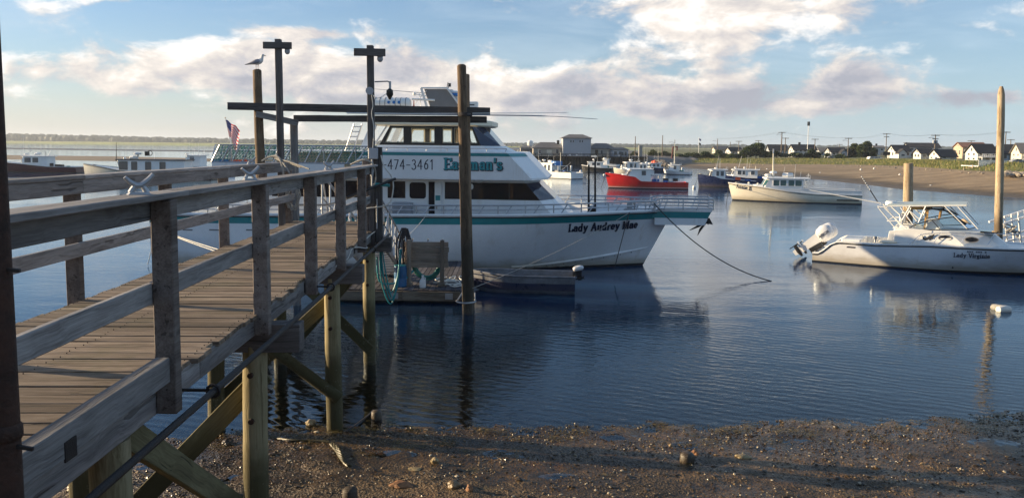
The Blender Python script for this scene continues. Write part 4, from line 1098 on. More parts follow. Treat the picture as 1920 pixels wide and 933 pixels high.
# ================================================================== BOATS
class Frame:
    def __init__(s, o, yaw):
        s.o = Vector(o); s.yaw = yaw; s.R = Matrix.Rotation(yaw, 3, 'Z'); s.Ri = s.R.transposed()
    def at(s, px, py, y=0.):                 # point of the boat's own plane y seen along a surveyed line
        c = s.Ri @ (Vector((0, 0, EYE)) - s.o); d = s.Ri @ ray(px, py); t = (y - c.y) / d.y
        return c + d * t
class Hull:
    """stem at +x; b(x, z) is the half breadth"""
    def __init__(s, Lw, L, B, sheer, e0=.5, e1=.34, p0=1.7, p1=2.1, tr=.08, bilge=.86, xt=0.):
        s.Lw, s.L, s.B, s.e0, s.e1, s.p0, s.p1, s.tr, s.bilge, s.xt = Lw, L, B, e0, e1, p0, p1, tr, bilge, xt
        s.sx = [a for a, _ in sheer]; s.sz = [b for _, b in sheer]; s.zb = s.sz[-1]
    def zs(s, x): return float(np.interp(x, s.sx, s.sz))
    def xs(s, z): return s.Lw + (s.L - s.Lw) * max(-.25, min(1.1, z / s.zb))
    def b(s, x, z):
        h = max(0., min(1., z / s.zs(x))); t = max(0., s.xs(z) - x) / (s.L * (s.e0 + (s.e1 - s.e0) * h))
        sh = 1 - (1 - min(t, 1.)) ** (s.p0 + (s.p1 - s.p0) * h)
        fl = s.bilge + (1 - s.bilge) * min(1., max(0., (z + .3) / 1.0)) ** .6
        return s.B / 2 * sh * fl * (1 - s.tr * max(0., 1 - x / (s.L * .5)) ** 2)
    def grid(s, zf, n=34, off=0., s0=0., s1=1.):
        rows = []
        for i in range(n + 1):
            u = s0 + (s1 - s0) * (1 - (1 - i / n) ** 1.35); line = []
            for f in zf:
                x = u * s.L
                for _ in range(2):
                    z = f(x); x = u * s.xs(z)
                z = f(x); line.append((x, s.b(x, z) + off, z))
            rows.append(line)
        return rows
    def both(s, mm, zf, **k):
        g = s.grid(zf, **k); mm.grid(g); mm.grid([[(x, -y, z) for x, y, z in r] for r in g]); return g
    def shell(s, name, mat, root, levels=7, n=34, zlo=-.35):
        mm = M(); zf = [(lambda x, q=q: zlo + (s.zs(x) - zlo) * q) for q in [k / levels for k in range(levels + 1)]]
        g = s.both(mm, zf, n=n); r = g[0]
        mm.grid([r, [(x, -y, z) for x, y, z in r]])
        r = g[-1]; mm.grid([r, [(x, -y, z) for x, y, z in r]])
        return mm.build(name, mat, root, smooth=True, ang=50)
    def band(s, name, mat, root, lo, hi, off=.008, n=34, s0=0., s1=1., transom=True):
        mm = M(); g = s.both(mm, [lo, lambda x: (lo(x) + hi(x)) / 2, hi], off=off, n=n, s0=s0, s1=s1)
        if transom and s0 == 0: mm.grid([[(x - off, y, z) for x, y, z in g[0]], [(x - off, -y, z) for x, y, z in g[0]]])
        return mm.build(name, mat, root, smooth=True, ang=50)
    def deck(s, name, mat, root, zd, n=30, inset=.07):
        rows = []
        for i in range(n + 1):
            x = s.L * .995 * i / n; zs = s.zs(x); b = max(.01, s.b(x, zs) - .004); bi = max(.004, b - inset); z = min(zs - .01, zd(x)); bi = max(.004, min(bi, s.b(x, z) - (.17 if z < zs - .3 else .05)))
            x = max(x, .04) if i == 0 else x
            rows.append([(x, -b, zs + .004), (x, -bi, zs + .004), (x, -bi, z), (x, 0, z + .02), (x, bi, z), (x, bi, zs + .004), (x, b, zs + .004)])
        return M().grid(rows).build(name, mat, root, smooth=False, ang=40)
    def rail_line(s, off=.02, dz=0., n=40, s0=0., s1=1.):
        out = []
        for i in range(n + 1):
            x = s.L * (s0 + (s1 - s0) * i / n) * .998; z = s.zs(x); out.append(Vector((x, s.b(x, z) + off, z + dz)))
        return out
    def rub(s, name, mat, root, r=.035, off=.01, dz=0.):
        mm = M(); l = s.rail_line(off, dz); mm.tube(l, r, 6); mm.tube([Vector((p.x, -p.y, p.z)) for p in l], r, 6)
        return mm.build(name, mat, root, smooth=True)
def rings(rs):                               # stacked closed rings of equal length -> capped shell
    mm = M(); mm.grid(rs, closed=True); n = len(rs[0])
    mm.f.append(tuple(range(n - 1, -1, -1))); mm.mi.append(0); mm.f.append(tuple((len(rs) - 1) * n + k for k in range(n))); mm.mi.append(0)
    return mm
def cells(mm, cols, zs, holes, y, th):
    """wall in the plane y with openings; cols = [(x at foot, x at head)]"""
    z0, z1 = zs[0], zs[-1]
    X = lambda c, z: cols[c][0] + (cols[c][1] - cols[c][0]) * (z - z0) / (z1 - z0)
    for c in range(len(cols) - 1):
        for r in range(len(zs) - 1):
            if (c, r) in holes: continue
            a, b = zs[r], zs[r + 1]
            q = [(X(c, a), a), (X(c + 1, a), a), (X(c + 1, b), b), (X(c, b), b)]
            mm.hexa([(x, y, z) for x, z in q], [(x, y + th, z) for x, z in q])
    return X
def rrect(x0, x1, z0, z1, r, sh=0., n=4):
    pts = []
    for cx, cz, a0 in ((x1 - r, z1 - r, 0), (x0 + r, z1 - r, 90), (x0 + r, z0 + r, 180), (x1 - r, z0 + r, 270)):
        for k in range(n + 1):
            a = R_(a0 + 90 * k / n); x, z = cx + r * math.cos(a), cz + r * math.sin(a); pts.append((x + sh * (z - z0), z))
    return pts
def side_window(root, x0, x1, z0, z1, y, glass='glass_dark', frame=None, r=.05, sh=0., name='window', slope=0.):
    """rounded pane set into a frame on the side wall y (outward away from 0); slope = dy/dz of the wall"""
    s = 1 if y > 0 else -1
    Y = lambda z, o: y + slope * (z - z0) * s * -1 + s * o
    fr = None
    if frame:
        o, i = rrect(x0 - .035, x1 + .035, z0 - .035, z1 + .035, r + .02, sh), rrect(x0, x1, z0, z1, r, sh)
        mm = M(); mm.grid([[(x, Y(z, -.02), z) for x, z in o], [(x, Y(z, .022), z) for x, z in o], [(x, Y(z, .022), z) for x, z in i], [(x, Y(z, -.01), z) for x, z in i]], closed=True)
        fr = mm.build(name, frame, root)
    mm = M(); pts = rrect(x0, x1, z0, z1, r, sh)
    mm.hexa([(x, Y(z, -.012), z) for x, z in pts], [(x, Y(z, .008), z) for x, z in pts])
    return mm.build('pane' if fr else name, glass, fr or root)

# ------------------------------------------------------------------ the tour boat
def tour_boat():
    cor, stem = G(280, 497), G(1205, 497); B = 5.4
    yaw = R_(-5.2); per = Vector((-math.sin(yaw), math.cos(yaw), 0)); org = cor + per * (B / 2)
    fr = Frame(org, yaw); at = fr.at
    root = thing('tour_boat', 'big white two-deck tour boat with teal stripes and Lady Audrey Mae on its bow', 'boat', org, yaw)
    Lw = (fr.Ri @ (stem - org)).x
    L = at(1262, 398, 0).x
    sh = [(0, at(330, 404, -2.7).z), (at(700, 405, -2.7).x, at(700, 405, -2.7).z), (at(950, 405.5, -2.65).x, at(950, 405.5, -2.65).z), (at(1080, 402.5, -2.2).x, at(1080, 402.5, -2.2).z), (at(1180, 398, -1.3).x, at(1180, 398, -1.3).z), (L, at(1262, 395, 0).z)]
    H = Hull(Lw, L, B, sh, e0=.55, e1=.36, p0=1.75, p1=2.4, tr=.04, bilge=.93)
    H.shell('hull', 'hull_white', root, levels=9, n=44)
    zs = H.zs
    H.band('teal_stripe', 'teal', root, lambda x: zs(x) - .27, lambda x: zs(x) - .055, n=44)
    H.band('bottom_paint', 'antifoul', root, lambda x: -.3, lambda x: .075 + .02 * (x / L), n=44)
    H.rub('gunwale', 'hull_white', root, .055, .0, .03); H.rub('rub_strip', 'black', root, .018, .02, -.045)
    H.deck('deck', 'hull_white', root, lambda x: zs(x) - (.55 if x < at(1040, 400, -2).x else .18), inset=.1)
    # spray rail with bolts, rising forward
    mm = M(); mb = M(); pts = []
    x0, x1 = at(955, 497, -2.5).x, at(1216, 466, -.5).x; z1 = at(1216, 466, -.5).z
    for i in range(25):
        t = i / 24; x = x0 + (x1 - x0) * t; z = .1 + (z1 - .1) * t ** 1.35; pts.append((x, z, t))
    for s in (1, -1): mm.tube([(x, s * (H.b(x, z) + .01), z) for x, z, t in pts], [.045 * min(1, 4 * (1.02 - t)) + .008 for x, z, t in pts], 6)
    mm.build('spray_rail', 'hull_white', root, smooth=True)
    for i in range(13):
        x, z, t = pts[1 + int(i * 1.7)]; mb.ball((x, -(H.b(x, z - .06) + .01), z - .06), .02, 6, 4)
    mb.build('through_bolts', 'black', root)
    # pulpit
    pz = at(1300, 397, -.5).z; px0, px1 = at(1228, 410, -.7).x, at(1334, 394, -.55).x
    zb_ = at(1300, 422, -.5).z; zt = at(1300, 409, -.5).z
    tip = at(1322, 422, -.55).x
    q = lambda x0, x1, z, w0=.62, w1=.5: [(x0, -w0, z), (x1, -w1, z), (x1, w1, z), (x0, w0, z)]
    rings([q(px0, tip, zb_), q(px0, tip + (px1 - tip) * .45, zt)]).build('pulpit', 'hull_white', root)
    rings([q(px0 - .3, tip + (px1 - tip) * .46, zt + .002, .63, .51), q(px0 - .3, px1, pz, .63, .51)]).build('pulpit_stripe', 'teal', root)
    rings([q(px0 - .5, px1 + .03, pz + .002, .66, .54), q(px0 - .5, px1 + .03, pz + .085, .66, .54)]).build('pulpit_deck', 'hull_white', root)
    mm = M(); a0 = at(1318, 417, -.1)
    mm.tube([a0 + Vector((-.25, 0, .25)), a0 + Vector((.2, 0, -.05))], .035, 6); mm.hexa([a0 + Vector(v) for v in ((-.1, -.1, 0), (.33, -.1, -.06), (.33, .1, -.06), (-.1, .1, 0))], [a0 + Vector(v) for v in ((0, -.06, .2), (.22, -.06, .16), (.22, .06, .16), (0, .06, .2))])
    mm.tube([a0 + Vector((.1, -.2, .05)), a0 + Vector((-.2, -.3, -.1)), a0 + Vector((-.5, -.32, -.25))], [.03, .045, .01], 6); mm.tube([a0 + Vector((.1, -.2, .05)), a0 + Vector((-.12, -.3, -.2)), a0 + Vector((-.22, -.32, -.42))], [.03, .045, .01], 6)
    mm.build('anchor', 'iron', root, smooth=True)
    # deck rails
    def railing(name, pts_top, drop, n_st, lean, r=.022, rows=(.45,), mat='alu'):
        mm = M(); mm.tube(pts_top, r * 1.25, 6); m = len(pts_top) - 1
        for k in rows: mm.tube([p - Vector((0, 0, drop * k)) for p in pts_top], r, 6)
        for i in range(n_st):
            t = i * m / (n_st - 1); a = int(min(m - 1, t)); p = Vector(pts_top[a]).lerp(Vector(pts_top[a + 1]), t - a)
            mm.tube([p, p - Vector((lean if i % 2 else 0, 0, drop))], r, 6)
        mm.build(name, mat, root, smooth=True)
    xr0, xr1 = .25, at(1190, 395, -1.2).x
    for s in (1, -1):
        l = []
        for i in range(41):
            x = xr0 + (xr1 - xr0) * i / 40; l.append(Vector((x, s * (H.b(x, zs(x)) - .08), zs(x) + .34 + .02 * (x / L))))
        railing('deck_rail', l, .33, 37, .22)
        e = l[-1]; pt = at(1228, 376, -.85 * 1).z
        l2 = [e, Vector((at(1225, 376, -.8).x, s * .82, at(1225, 377, -.8).z)), Vector((at(1245, 372, -.75).x, s * .72, at(1240, 372, -.75).z)), Vector((at(1338, 373, -.52).x, s * .54, at(1338, 373, -.52).z))]
        railing('pulpit_rail', smooth_path(l2, 5), .40, 11, .14, rows=(.3, .6, .85))
    l = at(1338, 373, -.52); mm = M()
    for k in (0, .3, .6, .85): mm.tube([(l.x, -.54, l.z - .4 * k), (l.x, .54, l.z - .4 * k)], .022, 6)
    mm.build('pulpit_rail', 'alu', root, smooth=True)
    # anchor winch and bitts
    c = at(1110, 398, -.6); mm = M(); mm.lathe([(.2, -.12), (.2, .0), (.13, .04), (.13, .12), (.18, .16), (.1, .2)], c, 14); mm.build('winch', 'iron', root, smooth=True)
    c = at(1180, 397, -.35); mm = M(); mm.box(c.x - .09, c.x + .09, -.45, -.25, c.z - .1, c.z + .38); mm.box(c.x - .2, c.x + .2, -.5, -.2, c.z + .04, c.z + .12); mm.build('mooring_bitt', 'galv', root, bevel=.01)
    for pxx, y in ((1104, 309), (1116, 297)):
        c, tp = at(pxx, 393, -.5), at(pxx, y, -.5); M().tube([c - Vector((0, 0, .2)), tp], [.04, .03], 8).build('davit_pole', 'iron', root, smooth=True)
    # main cabin
    W1 = 2.08
    zt_, zwt, zwb, zd = at(850, 335, -W1).z, at(850, 341.5, -W1).z, at(850, 373, -W1).z, zs(8) - .56
    xa = at(488, 360, -W1).x
    def front(pxs, py, y): return at(pxs, py, y).x
    xsb, xst = front(1012, 373, -W1), front(985, 342, -W1)           # where the side turns to the front, at window foot and head
    xfb, xft = front(1040, 374, -1.1), front(1009, 342, -1.1)
    def ring(z, off=0.):
        t = (z - zwb) / (zwt - zwb); a, b = xsb + (xst - xsb) * t, xfb + (xft - xfb) * t; w, wf = W1 + off, 1.1 + off
        return [(xa - off, -w, z), (a + off, -w, z), (b + off, -wf, z), (b + off, wf, z), (a + off, w, z), (xa - off, w, z)]
    rings([ring(zs(8) - .14), ring(zwb), ring(zwt), ring(zt_)]).build('main_cabin', 'hull_white', root)
    def side_glass(pa, pb, name='window'):
        xa_, xb_ = at(pa, 358, -W1).x, at(pb, 358, -W1).x
        for s in (1, -1):
            mm = M(); mm.hexa([(x, s * (W1 - .01), z) for x, z in ((xa_, zwb), (xb_, zwb), (xb_, zwt), (xa_, zwt))], [(x, s * (W1 + .012), z) for x, z in ((xa_, zwb), (xb_, zwb), (xb_, zwt), (xa_, zwt))]); mm.build(name, 'glass_dark', root)
    for a, b in ((510, 586), (590, 674), (680, 716), (727, 760)): side_glass(a, b)
    # long window strip up to the raked front
    xw = at(833, 358, -W1).x
    for s in (1, -1):
        pts = [(xw, zwb), (xsb, zwb), (xst, zwt), (xw, zwt)]
        M().hexa([(x, s * (W1 - .01), z) for x, z in pts], [(x, s * (W1 + .012), z) for x, z in pts]).build('window', 'glass_dark', root)
        o = .012
        M().hexa([(xsb, s * W1, zwb), (xfb, s * 1.1, zwb), (xft, s * 1.1, zwt), (xst, s * W1, zwt)], [(xsb + o, s * (W1 + o), zwb), (xfb + o, s * (1.1 + o), zwb), (xft + o, s * (1.1 + o), zwt), (xst + o, s * (W1 + o), zwt)]).build('windshield', 'glass_blue', root)
    M().hexa([(xfb, -1.1, zwb), (xfb, 1.1, zwb), (xft, 1.1, zwt), (xft, -1.1, zwt)], [(xfb + .012, -1.1, zwb), (xfb + .012, 1.1, zwb), (xft + .012, 1.1, zwt), (xft + .012, -1.1, zwt)]).build('windshield', 'glass_blue', root)
    # dividing bars behind the long strip show as panels
    for pxx in (874, 955): x = at(pxx, 358, -W1).x; M().box(x - .025, x + .025, -W1 - .02, -W1 - .011, zwb, zwt).build('window_bar', 'black', root)
    a, b = at(768, 372, -W1), at(799, 342, -W1); side_window(root, a.x, b.x, a.z, b.z, -W1 - .002, 'glass_dark', 'white', .1)
    a, b = at(804, 405, -W1), at(831, 341, -W1); mm = M()                # open doorway: dark leaf and pale jamb
    xm = a.x + (b.x - a.x) * .42
    M().box(a.x, xm, -W1 - .014, -W1 + .01, zd, b.z).build('doorway', 'glass_dark', root)
    d_ = M().box(xm + .002, b.x - .06, -W1 - .05, -W1 - .012, zd, b.z - .03).build('door', 'white', root, bevel=.01)
    M().box(xm + .03, b.x - .09, -W1 - .056, -W1 - .05, b.z - .62, b.z - .45).build('door_stripe', 'teal', d_)
    M().box(xm + .06, xm + .09, -W1 - .09, -W1 - .05, b.z - .9, b.z - .8).build('handle', 'steel', d_)
    for pxx in (801.5, 833): x = at(pxx, 358, -W1).x; M().box(x - .02, x + .02, -W1 - .04, -W1 - .003, zd, b.z + .03).build('door_post', 'white', root)
    a, b = at(735, 403, -2.45), at(771, 380, -2.45); M().box(a.x, b.x, -2.45, -2.15, a.z - .2, b.z).build('deck_box', 'grey_box', root, bevel=.02)
    c = at(898, 337, -2.3); M().ball((c.x, c.y, c.z - .03), (.16, .12, .07), 12, 8).build('flood_lamp', 'white', root, smooth=True)
    c = at(884, 350, -W1 - .08); M().ball(c, (.07, .05, .1), 10, 6).build('cabin_lamp', 'white', root, smooth=True)
    # upper deck: floor, side boards with lettering
    W2 = 2.62
    zub, zut = at(800, 333.5, -W2).z, at(800, 284, -W2).z
    xfs_b, xfs_t, xft_b, xft_t = at(997, 331, -W2).x, at(949, 284, -W2).x, at(1028, 331, -1.5).x, at(982, 284, -1.5).x
    xlb, xlt = at(640, 333, -W2).x, at(683, 284, -W2).x; xs_ = at(398, 320, -W2).x
    M().hexa([(x, y, zub - .04) for x, y in ((xs_, -W2), (xfs_b, -W2), (xft_b, -1.5), (xft_b, 1.5), (xfs_b, W2), (xs_, W2))], [(x, y, zub + .03) for x, y in ((xs_, -W2), (xfs_b, -W2), (xft_b, -1.5), (xft_b, 1.5), (xfs_b, W2), (xs_, W2))]).build('upper_deck', 'hull_white', root)
    sl = lambda z, a, b: a + (b - a) * (z - zub) / (zut - zub)
    zlow = at(600, 306, -W2).z
    for s in (1, -1):
        pts = [(xlb, zub), (xfs_b, zub), (xfs_t, zut), (xlt, zut)]
        p_ = M().hexa([(x, s * (W2 - .05), z) for x, z in pts], [(x, s * (W2 + .004), z) for x, z in pts]).build('side_board', 'hull_white', root)
        z0, z1 = zut - .135, zut - .035
        pts = [(sl(z0, xlb, xlt), z0), (sl(z0, xfs_b, xfs_t), z0), (sl(z1, xfs_b, xfs_t), z1), (sl(z1, xlb, xlt), z1)]
        M().hexa([(x, s * W2, z) for x, z in pts], [(x, s * (W2 + .012), z) for x, z in pts]).build('board_stripe', 'teal', root)
        M().hexa([(xfs_b, s * (W2 - .05), zub), (xft_b - .05, s * 1.5, zub), (xft_t - .05, s * 1.5, zut), (xfs_t, s * (W2 - .05), zut)], [(xfs_b, s * (W2 + .003), zub), (xft_b, s * 1.5, zub), (xft_t, s * 1.5, zut), (xfs_t, s * (W2 + .003), zut)]).build('front_board', 'hull_white', root)
        o = .014; f = lambda z: (sl(z, xfs_b, xfs_t), sl(z, xft_b, xft_t))
        (a0_, b0_), (a1_, b1_) = f(z0), f(z1)
        M().hexa([(a0_, s * W2, z0), (b0_, s * 1.5, z0), (b1_, s * 1.5, z1), (a1_, s * W2, z1)], [(a0_ + o, s * (W2 + o), z0), (b0_ + o, s * (1.5 + o), z0), (b1_ + o, s * (1.5 + o), z1), (a1_ + o, s * (W2 + o), z1)]).build('board_stripe', 'teal', root)
        M().box(xs_, xlb + .1, s * (W2 - .02) - .03, s * (W2 - .02) + .02, zub, zlow).build('bulwark', 'hull_white', root)
    M().hexa([(xft_b, -1.5, zub), (xft_b, 1.5, zub), (xft_t, 1.5, zut), (xft_t, -1.5, zut)], [(xft_b - .05, -1.5, zub), (xft_b - .05, 1.5, zub), (xft_t - .05, 1.5, zut), (xft_t - .05, -1.5, zut)]).build('front_board', 'hull_white', root)
    M().hexa([(xs_ + .4, -W2, zut - .03), (xfs_t, -W2, zut - .03), (xft_t, -1.5, zut - .03), (xft_t, 1.5, zut - .03), (xfs_t, W2, zut - .03), (xs_ + .4, W2, zut - .03)], [(xlt + .2, -W2 + .01, zut - .005), (xfs_t - .03, -W2 + .01, zut - .005), (xft_t - .03, -1.5, zut - .005), (xft_t - .03, 1.5, zut - .005), (xfs_t - .03, W2 - .01, zut - .005), (xlt + .2, W2 - .01, zut - .005)]).build('side_deck', 'hull_white', root)
    # lettering
    def plane_text(name, text, p0, p1, h, mat, kx=None, **k):
        a, b = at(*p0, -W2), at(*p1, -W2); tw = text_width(text) * h; sx = (b.x - a.x) / tw; sz = (b.z - a.z) / tw
        return lettering(name, text, lambda u, v, w: (a.x + u * sx, -W2 - .006 - w, a.z + u * sz + v), h, root, mat, **k)
    mpp = 26.2 / FPX
    num = '603-474-3461'; xa3, xb3 = 682., 813.; tot = text_width(num, .1); cur = 0.
    for ch in num:
        wd = GL[ch][0]; p0, p1 = xa3 + (xb3 - xa3) * cur / tot, xa3 + (xb3 - xa3) * (cur + wd) / tot
        plane_text('hyphen' if ch == '-' else 'digit', ch, (p0, 316.5 + (p0 - xa3) / 131), (p1, 316.5 + (p1 - xa3) / 131), 17.5 * mpp, 'letter_dark', thick=.12, thin=.08, serif=False); cur += wd + .1
    plane_text('boat_name_shadow', "Eastman's", (833.5, 318), (942, 319), 19.5 * mpp, 'letter_dark', thick=.25, thin=.14, grow=.06, lift=.003)
    plane_text('boat_name', "Eastman's", (832.5, 317), (941, 318), 19.5 * mpp, 'teal_text', thick=.21, thin=.09, lift=.016)
    hx0, hx1 = at(1065, 436, -2.25), at(1197, 430, -1.35); hh = 14.0 * 26.6 / FPX; tw = text_width('Lady Audrey Mae') * hh; sx = (hx1.x - hx0.x) / tw
    def onhull(u, v, w):
        x = hx0.x + u * sx; z = hx0.z + (hx1.z - hx0.z) * (u / tw) + v
        return (x, -(H.b(x, z) + .004 + w), z)
    lettering('hull_name', 'Lady Audrey Mae', onhull, hh, root, 'letter_dark', thick=.26, thin=.15, slant=.12, lift=.004)
    # wheelhouse with see-through windows
    W3 = 1.75
    z0, z1, z2, z3 = at(800, 272.5, -W3).z, at(800, 268, -W3).z, at(800, 239.5, -W3).z, at(800, 236.5, -W3).z
    zr0, zr1 = at(800, 235, -W3).z, at(800, 224, -W3 - .2).z
    cx = lambda pb, pt: (at(pb, 272, -W3).x, at(pt, 237, -W3).x)
    cols = [cx(*c) for c in ((711, 731), (719, 735), (757, 757), (770, 770), (815, 815), (829, 829), (848, 848), (851, 851), (876, 874), (883, 876), (897, 884), (902, 886))]
    holes = {(1, 1), (3, 1), (5, 1), (7, 1), (9, 1)}
    for s in (1, -1):
        mm = M(); X = cells(mm, cols, [z0, z1, z2, z3], holes, s * W3, -s * .05); mm.build('window_band', 'black', root)
        for c, _ in sorted(holes):
            q = [(X(c, z1), z1), (X(c + 1, z1), z1), (X(c + 1, z2), z2), (X(c, z2), z2)]
            mm = M(); mm.add([(x, s * (W3 - .02), z) for x, z in q], [(0, 1, 2, 3)]); mm.build('window', 'glass_clear', root, fix=False)
            mi = M(); ins = .05
            for (xa_, za_), (xb_, zb2) in zip(q, q[1:] + q[:1]): mi.bar((xa_, s * (W3 - .07), za_), (xb_, s * (W3 - .07), zb2), .05, .05)
            mi.build('inner_trim', 'offwhite', root)
        xfb2, xft2 = at(939, 270, -.9).x, at(908, 238, -.9).x; sb, st = cols[-1]
        o = .012
        M().hexa([(sb, s * W3, z0), (xfb2, s * .9, z0), (xft2, s * .9, z3), (st, s * W3, z3)], [(sb - .04, s * (W3 - .04), z0), (xfb2 - .04, s * .87, z0), (xft2 - .04, s * .87, z3), (st - .04, s * (W3 - .04), z3)]).build('windshield', 'glass_blue', root)
        # pale strip under the windows and the aft door frame
        zu = zut - .01; xb0, xb1 = at(700, 283, -W3).x, at(952, 283, -W3).x
        pts = [(xb0, zu), (xb1 - .35, zu), (sb, z0 - .002), (cols[0][0] - .05, z0 - .002)]
        M().hexa([(x, s * (W3 - .05), z) for x, z in pts], [(x, s * (W3 + .006), z) for x, z in pts]).build('lower_wall', 'hull_white', root)
        M().hexa([(xb1 - .35, s * W3, zu), (xb1 + .1, s * .9, zu), (xfb2, s * .9, z0 - .002), (sb, s * W3, z0 - .002)], [(xb1 - .4, s * (W3 - .05), zu), (xb1 + .05, s * .86, zu), (xfb2 - .05, s * .86, z0 - .002), (sb - .05, s * (W3 - .05), z0 - .002)]).build('lower_wall', 'hull_white', root)
        M().bar((at(702, 275, -W3).x, s * (W3 - .03), z0), (at(726, 237, -W3).x, s * (W3 - .03), zr0), .07, .05).build('door_frame', 'white', root)
    M().hexa([(xfb2, -.9, z0), (xfb2, .9, z0), (xft2, .9, z3), (xft2, -.9, z3)], [(xfb2 - .03, -.9, z0), (xfb2 - .03, .9, z0), (xft2 - .03, .9, z3), (xft2 - .03, -.9, z3)]).build('windshield', 'glass_blue', root)
    M().hexa([(xb1 + .1, -.9, zu), (xb1 + .1, .9, zu), (xfb2, .9, z0 - .002), (xfb2, -.9, z0 - .002)], [(xb1 + .05, -.9, zu), (xb1 + .05, .9, zu), (xfb2 - .05, .9, z0 - .002), (xfb2 - .05, -.9, z0 - .002)]).build('lower_wall', 'hull_white', root)
    c = at(868, 262, -.2); mm = M(); mm.lathe([(.24, -.6), (.26, 0), (.25, .35), (.16, .5), (.05, .55)], c, 12); mm.build('helm_seat', 'board_wood', root, smooth=True)
    xr0_, xr1_ = at(694, 228, -1.95).x, at(923, 229, -.9).x
    rr = lambda z, e=0.: [(xr0_ - e, -1.95 - e, z), (xr1_ - 1.0 + e, -1.95 - e, z), (xr1_ + e, -.95, z), (xr1_ + e, .95, z), (xr1_ - 1.0 + e, 1.95 + e, z), (xr0_ - e, 1.95 + e, z)]
    rings([rr(z3 + .002, -.12), rr(zr0 + .02), rr(zr1 - .03), rr(zr1, -.06)]).build('roof', 'offwhite', root)
    # sloping white legs under the roof's after end, ladder
    for s in (1, -1): M().bar((at(682, 276, -W3).x, s * 1.85, zut), (at(703, 233, -W3).x, s * 1.85, zr0 + .02), .10, .22).build('roof_leg', 'hull_white', root)
    mm = M(); 
    for o in (0, .28): mm.tube([at(640, 306, -1.5) + Vector((o, 0, 0)), at(664, 232, -1.5) + Vector((o, 0, 0))], .025, 6)
    a, b = at(640, 306, -1.5), at(664, 232, -1.5)
    for k in range(8): p = a.lerp(b, (k + .4) / 8); mm.tube([p, p + Vector((.28, 0, 0))], .02, 6)
    mm.build('ladder', 'alu', root, smooth=True)
    # rail above the side boards
    for s in (1, -1):
        l = [Vector((at(px_, 277, -W2 + .15).x, s * (W2 - .15), at(800, 277.5, -W2).z)) for px_ in range(690, 951, 20)]
        railing('upper_rail', l, .10, 8, .05, r=.015, rows=())
    # netted rail round the open after deck
    zt2, zb2 = at(540, 273, -W2).z, at(540, 305, -W2).z
    xa2, xb2 = at(396, 272, -W2).x, at(690, 277, -W2).x
    def netrail(p, q, nm, n):
        p, q = Vector(p), Vector(q); d = q - p; hv = Vector((0, 0, zt2 - zb2)); ln = d.normalized() * .30
        mm = M(); mm.tube([p + hv + ln, q + hv + ln], .024, 6); mm.tube([p, q], .024, 6)
        for i in range(n + 1):
            mm.tube([p + d * i / n, p + d * i / n + hv + ln], .026, 6)
            if i % 3 == 1: mm.tube([p + d * i / n + ln, p + d * i / n + hv + ln], .02, 6)
        mm.build('rail_frame', 'alu', root, smooth=True)
        mm = M(); L_ = d.length; k = int(L_ / .11)
        for i in range(k):
            t0, t1 = i / k, min(1, (i + 3.2) / k); mm.bar(p + d * t0, p + d * t1 + hv + ln * .9, .011, .011); mm.bar(p + d * t1, p + d * t0 + hv + ln * .9, .011, .011)
        for j in range(1, 6): mm.bar(p + hv * j / 6 + ln * j / 6, q + hv * j / 6 + ln * j / 6, .016, .016)
        tag(mm.build('rail_net', 'net', root), kind='stuff')
    netrail((xa2, -W2, zb2), (xb2, -W2, zb2), 'near', 15)
    netrail((xa2, W2, zb2), (xb2, W2, zb2), 'far', 15)
    netrail((xa2, -W2, zb2), (xa2, W2, zb2), 'aft', 9)
    mm = M(); mm.box(at(560, 300, -1).x, at(686, 300, -1).x, -1.2, -.3, zub, at(600, 287, -1).z); mm.build('bench_locker', 'grey_box', root, bevel=.03)
    a = at(640, 305, -2.3); M().box(a.x, a.x + .6, -2.3, -1.9, zub + .02, a.z + .35).build('bait_box', 'offwhite', root, bevel=.02)
    for px_ in (350, 400, 470): c = at(px_, 431, -2.7); M().box(c.x - .17, c.x + .17, -H.b(c.x, c.z) - .012, -H.b(c.x, c.z) + .02, c.z - .025, c.z + .02).build('scupper', 'grey_panel', root)
    # roof gear
    a, b = at(795, 167, -.4), at(838, 167, -.4); c, d = at(808, 206, -.4), at(866, 206, -.4)
    P4 = [(c.x, c.z), (d.x, d.z), (b.x, b.z), (a.x, a.z)]
    M().hexa([(x, -.45, z) for x, z in P4], [(x, .55, z) for x, z in P4]).build('mast_fairing', 'grey_panel', root, bevel=.02)
    for y in (-.5, .6):
        mm = M(); mm.bar((c.x - .1, y, c.z), (a.x - .08, y, a.z + .03), .08, .05); mm.bar((a.x - .08, y, a.z + .03), (b.x + .03, y, b.z + .03), .07, .05); mm.bar((b.x + .02, y, b.z + .03), (d.x + .05, y, d.z), .08, .05)
        mm.build('mast_edge', 'white', root)
    mm = M(); c = at(840, 167, 0); mm.tube([c, c + Vector((.02, 0, .12))], .015, 6); mm.box(c.x + .02, c.x + .1, -.06, .06, c.z + .08, c.z + .2); mm.tube([c + Vector((-.04, 0, .05)), c + Vector((0, 0, .24))], .014, 6); mm.build('camera_mount', 'black', root)
    c = at(852, 180, -.2); k = M().lathe([(.17, 0), (.19, .05), (.16, .09)], c, 16).build('radar_base', 'tarp_blue', root, smooth=True); M().lathe([(.15, .092), (.17, .12), (.13, .17), (.03, .19)], c, 16).build('radar_dome', 'white', k, smooth=True)
    M().bar(c + Vector((0, 0, 0)), at(868, 200, -.2), .05, .05).build('radar_arm', 'white', root)
    a, b = at(877, 201, -.6), at(896, 191, -.6); k = M().box(a.x, b.x, -.75, -.45, a.z - .1, b.z).build('searchlight_box', 'white', root, bevel=.02); M().box(a.x + .06, b.x - .1, -.757, -.75, a.z + .05, a.z + .09).build('print', 'letter_dark', k)
    mm = M(); c = at(790, 196, -.5)
